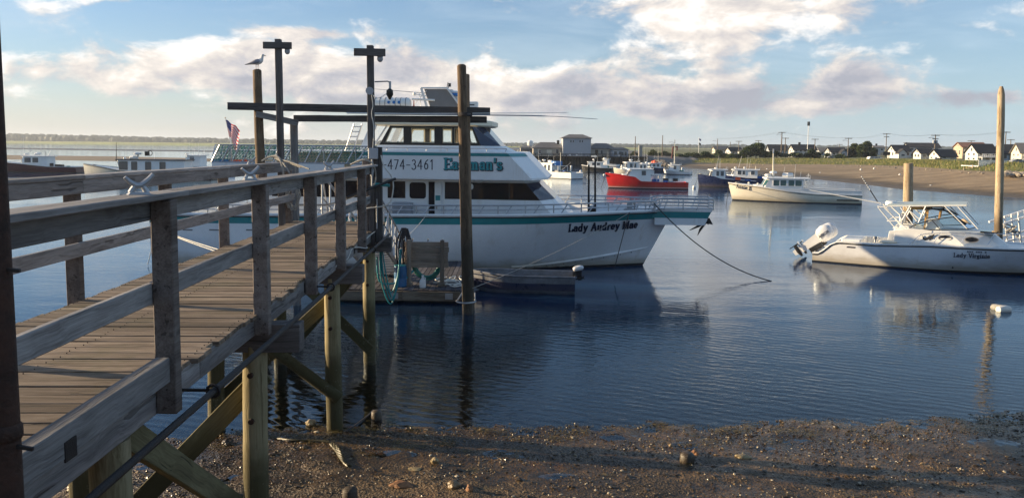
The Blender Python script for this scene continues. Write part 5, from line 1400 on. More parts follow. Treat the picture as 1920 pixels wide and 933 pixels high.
    mm.tube([at(790, 204, -.5), at(786, 172, -.5)], .012, 5); mm.tube([at(772, 186, -.5), at(815, 188, -.5)], .04, 6); mm.tube([at(775, 176, -.5), at(800, 180, -.5)], .018, 5); mm.tube([at(776, 196, -.5), at(800, 170, -.5)], .012, 5); mm.ball(at(777, 176, -.5), .07, 8, 6)
    mm.build('antenna_cluster', 'white', root, smooth=True)
    M().tube([at(800, 175, -.4), at(685, 165.5, -.4)], [.014, .006], 5).build('whip_antenna', 'grey_box', root)
    M().lathe([(.06, 0), (.07, .06), (.02, .14), (.015, .3), (.001, .32)], at(776, 205, -.9), 8).build('beacon', 'orange_plastic', root, smooth=True)
    # raft canister, lying on the roof: a thing of its own
    a, b = at(697, 194, -1.), at(771, 195, -1.); wa, wb = BASE[root] @ a, BASE[root] @ b
    t = thing('life_raft_canister', 'white life raft canister with black bands lying on the tour boat roof', 'life raft', wa, yaw)
    Lr = (wb - wa).length; r = .21
    bd_ = M().lathe([(.02, 0), (.14, .02), (.2, .08), (r, .14), (r, Lr * .5 - .01), (r + .012, Lr * .5), (r, Lr * .5 + .01), (r, Lr - .14), (.2, Lr - .08), (.14, Lr - .02), (.02, Lr)], (0, 0, 0), 18, axis='x').build('body', 'white', t, smooth=True)
    for k in range(7): x = .16 + k * (Lr - .32) / 6; M().lathe([(r + .006, x - .008), (r + .006, x + .008)], (0, 0, 0), 18, axis='x').build('strap', 'navy', t)
    for k, x in enumerate((.66, .84, 1.02)): M().lathe([(.055, -r - .004), (.055, -r + .02)], (x, 0, .03), 10, axis='y').build('printed_mark', 'tarp_blue', t)
    for x in (.2, Lr - .2): M().box(x - .03, x + .03, -.2, .2, -.36, -.15).build('cradle', 'galv', t)
    # totes on the upper after deck
    for px_, nm, lb, mt in ((417, 'tote', 'ribbed blue tote on the upper deck behind green netting', 'blue_plastic'), (452, 'tote', 'ribbed orange red tote on the upper deck behind green netting', 'orange_plastic')):
        p_ = BASE[root] @ at(px_, 309, -1.9); t = thing(nm, lb, 'tote', p_, yaw, 'totes on the upper deck')
        h = .46; p0 = zub + .03 - p_.z
        rr2 = lambda s, z: [(-.30 * s, -.22 * s, z), (.30 * s, -.22 * s, z), (.30 * s, .22 * s, z), (-.30 * s, .22 * s, z)]
        rings([rr2(.85, p0), rr2(.95, p0 + h), ]).build('body', mt, t); rings([rr2(1.02, p0 + h - .04), rr2(1.02, p0 + h + .01)]).build('rim', mt, t)
        for k in range(7): x = -.24 + k * .08; M().hexa([(x - .012, -.192, p0 + .02), (x + .012, -.192, p0 + .02), (x + .012, -.18, p0 + .02), (x - .012, -.18, p0 + .02)], [(x - .012, -.222, p0 + h - .05), (x + .012, -.222, p0 + h - .05), (x + .012, -.2, p0 + h - .05), (x - .012, -.2, p0 + h - .05)]).build('rib', mt, t)
    # flag on its staff at the after rail
    a, b = BASE[root] @ at(434, 274, -1.5), BASE[root] @ at(422.5, 221, -1.5)
    t = thing('flag', 'stars and stripes flag on a leaning white staff above the netted rail', 'flag', a)
    M().tube([a - Vector((0, 0, 1.0)) + (a - b).normalized() * .0, a, b], [.018, .018, .012], 8).build('staff', 'white', t, smooth=True, world=True); M().ball(b, .022, 8, 6).build('finial', 'wood_gold', t, smooth=True, world=True)
    nc, nr = 26, 13; d = (a - b).normalized(); verts = []
    for i in range(nr + 1):
        for j in range(nc + 1):
            u, v = j / nc, i / nr
            p_ = b + d * (.07 + .52 * v) + Vector((.50 * u, -.05 * math.sin(u * 9 + v * 1.5) * u - .02, -.26 * u - .32 * u * u * (.25 + v) + .025 * math.sin(u * 11 + v * 3)))
            p_.x -= .26 * u * v; verts.append(p_)
    fs, mi = [], []
    for i in range(nr):
        for j in range(nc):
            k = i * (nc + 1) + j; fs.append((k, k + 1, k + nc + 2, k + nc + 1)); mi.append(2 if (j < 10 and i < 7) else (0 if i % 2 == 0 else 1))
    mm = M(); mm.v = [tuple(v) for v in verts]; mm.f = fs; mm.mi = mi
    fl_ = mm.build('cloth', ['cloth_red', 'cloth_white', 'cloth_blue'], t, smooth=True, world=True, fix=False)
    ms_ = M()
    for i in range(4):
        for j in range(5):
            k = verts[int(.7 + i * 1.6) * (nc + 1) + 1 + j * 2]; ms_.ball(k + Vector((0, -.004, 0)), (.011, .004, .011), 6, 4)
    ms_.build('stars', 'cloth_white', fl_, world=True)
    # mooring lines
    def line(nm, lb, pts, r, mat): tag(M().tube(pts, r, 6).build(nm, mat, None, smooth=True), lb, 'rope')
    w = lambda *q: BASE[root] @ at(*q)
    line('mooring_line', 'long dark mooring line sagging from the pulpit rail into open water', sag(w(1226, 381, -.85), G(1447, 527), .42, 24), .018, 'rope_dark')
    line('mooring_line', 'dark line hanging from the bow bitts down to the water', sag(w(1180, 398, -1.6), w(1153, 500, -2.6), -.03, 12), .016, 'rope_dark')
    line('mooring_line', 'pale rope running from the bow rail down to the tall double pile', sag(w(1178, 400, -1.7), Vector((-1.05, 18.9, .62)), .12, 20), .008, 'rope')
    line('mooring_line', 'thin slack line from the deck rail down to the hose rack', sag(w(800, 402, -2.7), (-2.95, 20.8, 1.62), .05, 10), .009, 'rope_white')
    for k in (0, 1): line('mooring_line', ('upper' if k else 'lower') + ' of two pale ropes crossing the tour boat stern below the walkway', sag(w(330, 444 - 2 * k, -2.75), Vector((-5.2, 20.6 + k * .2, .55 + .12 * k)), .10, 10), .018, 'rope_white')
    line('mooring_line', 'pale line hanging straight down at the tour boat stern corner', sag(w(290, 440, -2.78), w(277, 496, -2.8), .02, 8), .014, 'rope_white')
    return root
tour_boat()

# ------------------------------------------------------------------ moored lobster boats
def moored(name, label, bow, stern, B, bowtop, sterntop, hull_mat, sheer_mid=None, house=None, house_w=.34, roof='white', stripe=None, cat='boat', group='boats moored in the harbour',
           wind='glass_grey', side_wins=(), front_wins=3, mast=(), gear=(), step=None, open_back=.0, rub='white', frames='white', low=None, n=26, rakef=.3, roof_over=.25, aft_post=True, bottom='antifoul', rail=True):
    """bow to the left. All heights are read from surveyed pixel rows; house = (px fore foot, px fore head, px aft, row foot, row head)"""
    pb, ps = G(*bow), G(*stern); d = (pb - ps); yaw = math.atan2(d.y, d.x); per = Vector((math.sin(yaw), -math.cos(yaw), 0))
    org = ps + per * (B / 2 * .93); d = pb - org; yaw = math.atan2(d.y, d.x); fr = Frame(org, yaw); at = fr.at
    root = thing(name, label, cat, org, yaw, group)
    Lw = d.length; yn = B / 2
    tb, ts = at(*bowtop, 0), at(*sterntop, yn); L = max(tb.x, Lw + .1)
    sh = [(0, ts.z)]
    for q in (sheer_mid or [(.35, .05), (.7, .4)]):
        if q[0] > 3: p_ = at(q[0], q[1], yn * .95); sh.append((p_.x, p_.z))
        else: sh.append((L * q[0], ts.z + (tb.z - ts.z) * q[1]))
    sh.append((L, tb.z)); sh = sorted(sh)
    H = Hull(Lw, L, B, sh, e0=.62, e1=.48, p0=1.7, p1=2.1, tr=.10, bilge=.88)
    H.shell('hull', hull_mat, root, levels=6, n=n)
    H.band('bottom_paint', bottom, root, lambda x: -.25, lambda x: .07 + .05 * max(0, x / L - .5), off=.01, n=n)
    if stripe: H.band('sheer_stripe', stripe, root, lambda x: H.zs(x) - .13, lambda x: H.zs(x) - .09, off=.006, n=n)
    H.rub('rub_rail', rub, root, .035, .008, -.01)
    xw = 0
    if house:
        hf, hh, ha, rf, rh = house; w = B * house_w
        f0, f1, a0 = at(hf, rf, w), at(hh, rh, w), at(ha, rf, w)
        zf = H.zs(a0.x) - .35; zt = f1.z; xA = a0.x; xB, xC = f0.x, f1.x; zg = f0.z
        H.deck('deck', 'white', root, lambda x: H.zs(x) - (.07 if x > xB - .2 else .5), n=22)
        zw0, zw1 = zg + (zt - zg) * .12, zg + (zt - zg) * .86
        fx = lambda z: xB + (xC - xB) * (z - zg) / (zt - zg)
        wf = w * .72
        ring = lambda z, t: [(xA, -w + t, z), (fx(z) - .25, -w + t, z), (fx(z), -wf + t, z), (fx(z), wf - t, z), (fx(z) - .25, w - t, z), (xA, w - t, z)]
        z_ = [zf, zg, zt]; zq = min(zg - .02, H.zs(xB) - .08); b0 = [(x, y, min(zf, zg - .1) if i in (0, 5) else zq) for i, (x, y, z) in enumerate(ring(zg, 0))]; rings([b0, ring(zg, 0), ring(zt, .05)]).build('wheelhouse', 'white', root)
        e = .08; rf_ = lambda z, e: [(xA - roof_over, -w - e, z), (xC - .1 + e, -w - e, z), (xC + .12 + e, -wf, z), (xC + .12 + e, wf, z), (xC - .1 + e, w + e, z), (xA - roof_over, w + e, z)]
        rings([rf_(zt + .002, e), rf_(zt + .07, e), rf_(zt + .1, e - .08)]).build('roof', roof, root)
        # windows along the side, front panes
        for (pa, pb_) in side_wins:
            a, b = at(pa, rf, w).x, at(pb_, rf, w).x; a, b = min(a, b), max(a, b)
            for s in (1, -1): side_window(root, a, b, zw0 + (zw1 - zw0) * .1, zw1, s * (w + .002), wind, frames, .05, slope=.05 / max(.3, zt - zg))
        for k in range(front_wins):
            y0, y1 = -wf + 2 * wf * (k + .08) / front_wins, -wf + 2 * wf * (k + .92) / front_wins
            za, zb = zg + (zt - zg) * .18, zg + (zt - zg) * .9
            M().hexa([(fx(za), y0, za), (fx(za), y1, za), (fx(zb), y1, zb), (fx(zb), y0, zb)], [(fx(za) + .02, y0, za), (fx(za) + .02, y1, za), (fx(zb) + .02, y1, zb), (fx(zb) + .02, y0, zb)]).build('windshield', wind, root)
        for s in (1, -1):
            za, zb = zg + (zt - zg) * .2, zg + (zt - zg) * .88; q = lambda z, k, o: (fx(z) - .25 * (1 - k), s * (w + (wf - w) * k + o) - s * .03 * ((z - zg) / (zt - zg)), z)
            M().hexa([q(za, .12, 0), q(za, .88, 0), q(zb, .88, 0), q(zb, .12, 0)], [q(za, .12, .02), q(za, .88, .02), q(zb, .88, .02), q(zb, .12, .02)]).build('windshield', wind, root)
        # trunk cabin ahead of the wheelhouse
        xt = min(L * .80, xB + (L - xB) * .42); zt0 = H.zs(xB) ; hk = max(.12, (zg - zt0) + .02)
        tr_ = lambda z, k: [(xB - .1, -w * .95 * k, z), (xB + (xt - xB) * .7, -min(w * .9, H.b(xB + (xt - xB) * .7, H.zs(xt) - .1) * .8) * k, z), (xt, -.18 * k, z), (xt, .18 * k, z), (xB + (xt - xB) * .7, min(w * .9, H.b(xB + (xt - xB) * .7, H.zs(xt) - .1) * .8) * k, z), (xB - .1, w * .95 * k, z)]
        rings([tr_(zt0 - .02, 1.), tr_(zt0 + hk * .9, .97), tr_(zt0 + hk, .85)]).build('trunk_cabin', 'white', root)
    else:
        H.deck('deck', 'white', root, lambda x: H.zs(x) - (.08 if x > L * .7 else .45), n=22)
    if house:
        rb = random.Random(int(bow[0] * 3 + bow[1]))
        for k in range(2):                   # whip aerials, bait boxes and a coil of line in the cockpit
            x = xA + (xC - xA) * rb.uniform(.2, .8); y = rb.choice((-1, 1)) * w * .8; M().tube([(x, y, zt), (x - rb.uniform(.0, .25), y, zt + rb.uniform(.9, 1.9))], [.016, .007], 5).build('whip_aerial', 'white', root)
        for k in range(3):
            x = xA * rb.uniform(.15, .85); zc_ = H.zs(x) - .42; s_ = rb.uniform(.35, .6); y = rb.uniform(-.5, .5) * (H.b(x, H.zs(x)) - .4)
            M().box(x - s_ / 2, x + s_ / 2, y - s_ * .35, y + s_ * .35, zc_, zc_ + rb.uniform(.35, .75)).build('bait_box', rb.choice(('grey_box', 'blue_plastic', 'hose_green', 'rubber', 'orange_plastic')), root, bevel=.02)
        mm = M(); mm.tube([(xA - roof_over, w * .9, zt + .1), (xA - roof_over, w * .9, zt + .3), (xA - roof_over, -w * .9, zt + .3), (xA - roof_over, -w * .9, zt + .1)], .018, 6); mm.build('roof_rail', 'alu', root, smooth=True)
        x = xB + (L - xB) * .72; c_ = Vector((x, 0, H.zs(x) + .03)); mm = M()
        for k in range(3): mm.tube([c_ + Vector((math.cos(a) * (.18 - .02 * k), math.sin(a) * (.18 - .02 * k), .03 * k)) for a in [i * PI / 6 for i in range(12)]], .02, 5, closed=True)
        mm.build('line_coil', 'rope', root, smooth=True)
    for (px_, y0, y1, r, mt) in mast:
        a, b = at(px_ if not isinstance(px_, tuple) else px_[0], y0, 0), at(px_ if not isinstance(px_, tuple) else px_[1], y1, 0); M().tube([a - Vector((0, 0, .15)), b], [r, r * .5], 6).build('antenna' if r < .03 else 'mast', mt, root, smooth=True)
    for g_ in gear:
        kind, px_, py, sz = g_[:4]; mt = g_[4] if len(g_) > 4 else 'white'; p_ = at(px_, py, g_[5] if len(g_) > 5 else 0)
        if kind == 'radar': k = M().lathe([(sz * .3, -sz * .9), (sz * .3, -.3 * sz)], p_, 8).build('radar_post', 'white', root); M().lathe([(sz * .9, -.3 * sz), (sz, -.12 * sz), (sz, .12 * sz), (sz * .8, .3 * sz), (.02, .38 * sz)], p_, 14).build('radar_dome', mt, root, smooth=True)
        elif kind == 'ball': M().ball(p_, sz, 10, 8).build('float_ball', mt, root, smooth=True)
        elif kind == 'canister': k = M().lathe([(.02, -sz), (sz * .35, -sz * .95), (sz * .45, -sz * .8), (sz * .45, -.02), (sz * .48, 0), (sz * .45, .02), (sz * .45, sz * .8), (sz * .35, sz * .95), (.02, sz)], p_, 12, axis='x').build('raft_canister', mt, root, smooth=True)
        elif kind == 'box': M().box(p_.x - sz[0] / 2, p_.x + sz[0] / 2, p_.y - sz[1] / 2, p_.y + sz[1] / 2, p_.z - sz[2] / 2, p_.z + sz[2] / 2).build('deck_box', mt, root, bevel=.02)
        elif kind == 'arch':
            mm = M(); hw, ht = sz; mm.tube([p_ + Vector((0, -hw, 0)), p_ + Vector((0, -hw, ht)), p_ + Vector((0, hw, ht)), p_ + Vector((0, hw, 0))], .035, 6); mm.build('arch', mt, root, smooth=True)
        elif kind == 'awning':
            x1, wd, dz = sz; mm = M(); mm.box(min(p_.x, p_.x - x1), max(p_.x, p_.x - x1), -wd, wd, p_.z, p_.z + .05); mm.build('awning', mt, root); mm = M()
            for xx in (p_.x - x1 + .1, p_.x - x1 * .5): 
                for s in (1, -1): mm.tube([(xx, s * wd * .92, p_.z), (xx, s * wd * .92, p_.z - dz)], .03, 6)
            mm.build('awning_post', 'white', root)
        elif kind == 'wheel': M().tube([p_ + Vector((math.cos(a) * sz, 0, math.sin(a) * sz)) for a in [k * PI / 6 for k in range(12)]], sz * .16, 6, closed=True).build('hauler_wheel', mt, root, smooth=True)
    root['_L'] = L
    return root, H, fr
def hull_text(root, H, fr, text, p0, p1, h, mat, side=1, thick=.2, thin=.1, serif=True):
    a, b = fr.at(*p0, H.B / 2 * .8), fr.at(*p1, H.B / 2 * .8); tw = text_width(text) * h; sx = (b.x - a.x) / tw
    def fn(u, v, w):
        x = a.x + u * sx; z = a.z + (b.z - a.z) * u / tw + v
        return (x, side * (H.b(x, z) + .006 + w), z)
    lettering('hull_name', text, fn, h, root, mat, thick=thick, thin=thin, serif=serif, lift=.004)

# the white boat in the middle of the harbour
r, H, fr = moored('lobster_boat', 'long white lobster boat with cream bow lettered Annie B and five-window wheelhouse', (1373, 375), (1611, 383.5), 3.0, (1365, 342), (1612, 366), 'cream',
    [(1420, 349), (1480, 358.5), (1530, 363.5)], (1428, 1437, 1506, 350.5, 335), .33, 'white', 'black', side_wins=((1450, 1461), (1463, 1474), (1478, 1489), (1491, 1503)), wind='glass_green', front_wins=3,
    mast=((1450, 333, 284, .075, 'offwhite'), (1516, 334, 325, .02, 'white'), ((1500, 1502), 333, 321, .012, 'white')),
    gear=(('radar', 1450, 323, .28), ('radar', 1440, 328, .26), ('canister', 1477, 328.5, .42), ('ball', 1421, 345, .1, 'buoy'), ('ball', 1404, 343, .09, 'buoy'), ('box', 1512, 360, (.35, .5, .3), 'white', .6), ('ball', 1512, 337, .09)), roof_over=.5)
hull_text(r, H, fr, 'Annie B', (1381, 353), (1409, 357.5), .30, 'letter_dark', thick=.17, thin=.09)
a, b = fr.at(1569, 375, 1.45), fr.at(1612, 375, 1.45)
mm = M(); mm.tube([(fr.at(px_, 375, 1.45).x, H.b(fr.at(px_, 375, 1.45).x, a.z) + .02, a.z) for px_ in (1569, 1590, 1611)], .05, 6); mm.build('rub_strake', 'black', r)
# cockpit coaming, mast top board, wheelhouse trim
mm = M()
for s in (1, -1): mm.tube([Vector((x, s * (H.b(x, H.zs(x)) - .08), H.zs(x) + .30)) for x in np.linspace(.1, fr.at(1500, 360, 1.).x, 12)], .03, 6)
mm.build('coaming_rail', 'white', r, smooth=True)
for s in (1, -1):
    M().grid([[(x, s * (H.b(x, H.zs(x)) - .09), H.zs(x) - .05), (x, s * (H.b(x, H.zs(x)) - .08), H.zs(x) + .3)] for x in np.linspace(.05, fr.at(1500, 360, 1.).x, 14)]).build('coaming', 'white', r)
p_ = fr.at(1450, 285, 0); M().box(p_.x - .05, p_.x + .05, -.05, .05, p_.z - .1, p_.z + .25).build('mast_head', 'white', r)
tag(M().tube(sag(BASE[r] @ fr.at(1367, 344, .1), G(1361, 388), .1, 10), .02, 6).build('mooring_line', 'rope_dark', None), 'dark mooring line dropping from the bow lettered Annie B', 'rope')

r, H, fr = moored('lobster_boat', 'bright red lobster boat with white wheelhouse and stepped sheer', (1141, 352.5), (1287, 355.5), 2.7, (1135, 324), (1287, 342.5), 'red', [(1160, 327), (1191, 332), (1201, 340), (1240, 342)], (1173, 1180, 1220, 331, 318), .32, 'white',
    side_wins=((1203, 1211),), front_wins=3, gear=(('awning', 1221, 327.5, (.95, .75, .6)), ('box', 1229, 338, (.7, .5, .3), 'blue_plastic'), ('box', 1248, 337, (.5, .5, .3), 'rubber'), ('box', 1266, 337, (.45, .5, .28), 'rubber'), ('ball', 1133, 328, .13, 'buoy')),
    mast=((1200, 318, 300, .014, 'white'),), rub='red', wind='glass_grey')
hull_text(r, H, fr, '-----', (1147, 329), (1158, 330), .10, 'white', thick=.5, thin=.3, serif=False) if False else None
H.band('white_line', 'white', r, lambda x: .12 + .05 * max(0, x / H.L - .5), lambda x: .16 + .05 * max(0, x / H.L - .5), off=.012, n=26)
tag(M().tube(sag(BASE[r] @ fr.at(1135, 327, 0), G(1127, 352), .1, 8), .02, 6).build('mooring_line', 'rope_dark', None), 'mooring line dropping from the red bow', 'rope')

r, H, fr = moored('lobster_boat', 'nearer of two overlapping navy lobster boats, with a small white wheelhouse close to its bow', (1310, 350), (1420, 353), 2.6, (1308, 326.5), (1420, 341), 'navy', [(1340, 331), (1352, 335.5), (1385, 338)], (1329, 1333, 1360, 332, 319), .32, 'white', side_wins=((1343, 1348), (1351, 1357)), front_wins=3,
    mast=((1350, 319, 295, .02, 'white'), (1343, 319, 306, .014, 'white')), gear=(('radar', 1342, 315, .17), ('ball', 1357, 317, .07)), rub='navy')
tag(M().tube(sag(BASE[r] @ fr.at(1309, 330, 0), G(1302, 350), .08, 8), .02, 6).build('mooring_line', 'rope_dark', None), 'mooring line dropping from the nearer navy bow to its float', 'rope')
r, H, fr = moored('lobster_boat', 'farther navy lobster boat with long three-window white wheelhouse, behind the cream bow', (1346, 343), (1434, 346), 2.6, (1344, 325), (1434, 335), 'navy', [(1365, 329.5), (1400, 334)], (1370, 1374, 1420, 329, 318.5), .33, 'white', side_wins=((1383, 1390), (1392, 1397), (1408, 1415)), front_wins=3,
    mast=(((1383, 1391), 319, 292, .02, 'white'), (1417, 319, 311, .05, 'offwhite')), gear=(('radar', 1379, 314, .18), ('ball', 1396, 314.5, .12), ('wheel', 1425, 330, .2, 'rubber')), rub='navy')
r, H, fr = moored('lobster_boat', 'maroon hulled lobster boat with white wheelhouse, at the far left behind the rusty pole', (-6, 322), (139, 324), 3.3, (-10, 301), (140, 313.5), 'maroon', [(40, 307), (90, 312)], (36, 39, 88, 307, 293.5), .33, 'white', side_wins=((46, 58), (61, 72)), front_wins=3,
    mast=((44, 294, 255, .02, 'white'), (86, 312, 283, .06, 'iron'), ((88, 95), 294, 282, .03, 'white')), gear=(('radar', 50, 289, .3), ('canister', 71, 288.5, .4), ('radar', 57, 282, .16), ('box', 113, 312, (.8, .6, .5), 'rubber'), ('box', 92, 310, (.8, .8, .6), 'iron')), rub='white')
r, H, fr = moored('lobster_boat', 'white lobster boat with black-edged flat roof, beyond the far walkway rail', (160, 334), (392, 338), 3.6, (156, 307), (392, 322), 'cream', [(190, 314), (222, 320), (300, 324)], (222, 216, 345, 322, 300), .32, 'black', side_wins=((224, 239), (247, 257), (273, 283), (300, 310)), front_wins=3,
    mast=((218, 300, 267, .05, 'iron'), (227, 300, 280, .015, 'white'), (236, 300, 279, .015, 'white')), gear=(('radar', 258, 288, .4), ('canister', 251, 295.5, .45), ('box', 276, 288, (.4, .4, .5), 'iron'), ('wheel', 281, 287, .28, 'iron'), ('ball', 234, 297, .16)), stripe='black', rub='black', frames='black')
r, H, fr = moored('lobster_boat', 'white lobster boat mostly hidden behind the black-edged roof, only its wheelhouse showing', (335, 326), (420, 328), 3.0, (332, 305), (420, 315), 'white', None, (344, 347, 374, 304, 292), .34, 'white', side_wins=((356, 364),), front_wins=4, mast=((355, 292, 262, .015, 'white'), (372, 292, 265, .015, 'white')), gear=(('radar', 351, 288, .25), ('arch', 378, 305, (.8, 1.6), 'white')))
r, H, fr = moored('lobster_boat', 'white workboat with a blue tarp awning, moored close behind the tour boat front', (992, 331), (1068, 336), 2.6, (990, 313), (1068, 324), 'white', None, (1008, 1012, 1034, 322, 306), .33, 'white', side_wins=((1020, 1024), (1027, 1031)), front_wins=3, mast=((1051, 325, 286, .06, 'offwhite'), (1010, 306, 280, .015, 'white'), (1041, 306, 285, .02, 'rust'), ((1052, 1071), 318, 304, .025, 'grey_box')),
    gear=(('radar', 1020, 300, .25), ('box', 1044, 306, (.9, 1.2, .55), 'tarp_blue'), ('box', 1043, 322, (1.5, 1.2, .5), 'grey_panel'), ('canister', 1032, 302.5, .35), ('ball', 1012, 303, .2), ('arch', 1055, 324, (.9, .9), 'white')))
r, H, fr = moored('lobster_boat', 'small black hulled boat with white wheelhouse near the wharf', (1092, 320), (1145, 321.5), 2.6, (1090, 309), (1145, 315), 'black', None, (1100, 1102, 1127, 311, 304), .36, 'white', side_wins=((1110, 1116), (1119, 1125)), front_wins=3, mast=((1116, 304, 290, .04, 'white'),), gear=(('radar', 1114, 299, .3), ('box', 1114, 293, (.8, .8, .2), 'white'), ('box', 1133, 313, (1.2, 1.2, .6), 'white')))
r, H, fr = moored('lobster_boat', 'small white boat lying right under the black wharf face', (1121, 312), (1153, 313), 2.6, (1120, 306), (1153, 308.5), 'white', None, (1129, 1130, 1138, 307, 299), .3, 'white', front_wins=2, gear=(('radar', 1134, 297, .4),))
r, H, fr = moored('lobster_boat', 'cream bowed boat showing just past the red bow', (1152, 329), (1206, 330), 2.6, (1150, 314), (1206, 321), 'cream', None, (1172, 1174, 1196, 316, 305), .34, 'white', side_wins=((1181, 1186), (1188, 1193)), front_wins=3, mast=((1180, 305, 288, .018, 'white'), (1198, 305, 272, .015, 'white')), gear=(('radar', 1183, 300, .3), ('ball', 1166, 313, .2)))
r, H, fr = moored('lobster_boat', 'white boat packed between the cream bow and the orange topped boat', (1178, 326), (1222, 327), 2.6, (1177, 316), (1222, 320), 'white', None, (1192, 1194, 1214, 317, 308.5), .34, 'white', side_wins=((1200, 1204), (1207, 1211)), front_wins=3, mast=((1208, 308, 275, .015, 'white'), (1213, 308, 280, .015, 'white')), gear=(('radar', 1204, 306, .25), ('ball', 1212, 306, .25)))
r, H, fr = moored('lobster_boat', 'dark hulled boat with orange floats heaped on its wheelhouse roof', (1212, 321.5), (1243, 322), 2.6, (1211, 312), (1243, 315), 'navy', None, (1217, 1219, 1239, 314, 306.5), .36, 'white', side_wins=((1224, 1229), (1231, 1236)), front_wins=3, mast=((1234, 306, 276, .03, 'offwhite'),), gear=(('ball', 1224, 304.5, .3, 'orange_plastic'), ('ball', 1228, 303.5, .32, 'orange_plastic', .4), ('ball', 1231, 305, .25, 'orange_plastic')))
r, H, fr = moored('lobster_boat', 'white boat with three-pane windshield moored nearest the beach end', (1246, 326.5), (1289, 328), 2.6, (1244, 317), (1289, 322), 'white', None, (1251, 1254, 1271, 319, 309.5), .34, 'white', side_wins=((1263, 1268),), front_wins=3, mast=((1265, 309, 269, .06, 'offwhite'),), gear=(('ball', 1281, 320, .25), ('radar', 1259, 306, .2)))
p_ = G(1253, 304, .35); t = thing('dinghy', 'small white dinghy hauled up at the end of the wharf', 'dinghy', p_, R_(30))
mm = M(); rows = [[(x, -w, .7 + .1 * (x > 0)), (x, -w * .7, .1), (x, w * .7, .1), (x, w, .7 + .1 * (x > 0))] for x, w in ((-1.6, .7), (-.8, .85), (0, .85), (.9, .6), (1.7, .05))]; mm.grid(rows); mm.build('hull', 'white', t, smooth=True); M().box(-.4, 0, -.7, .7, .45, .5).build('thwart', 'board_wood', t)

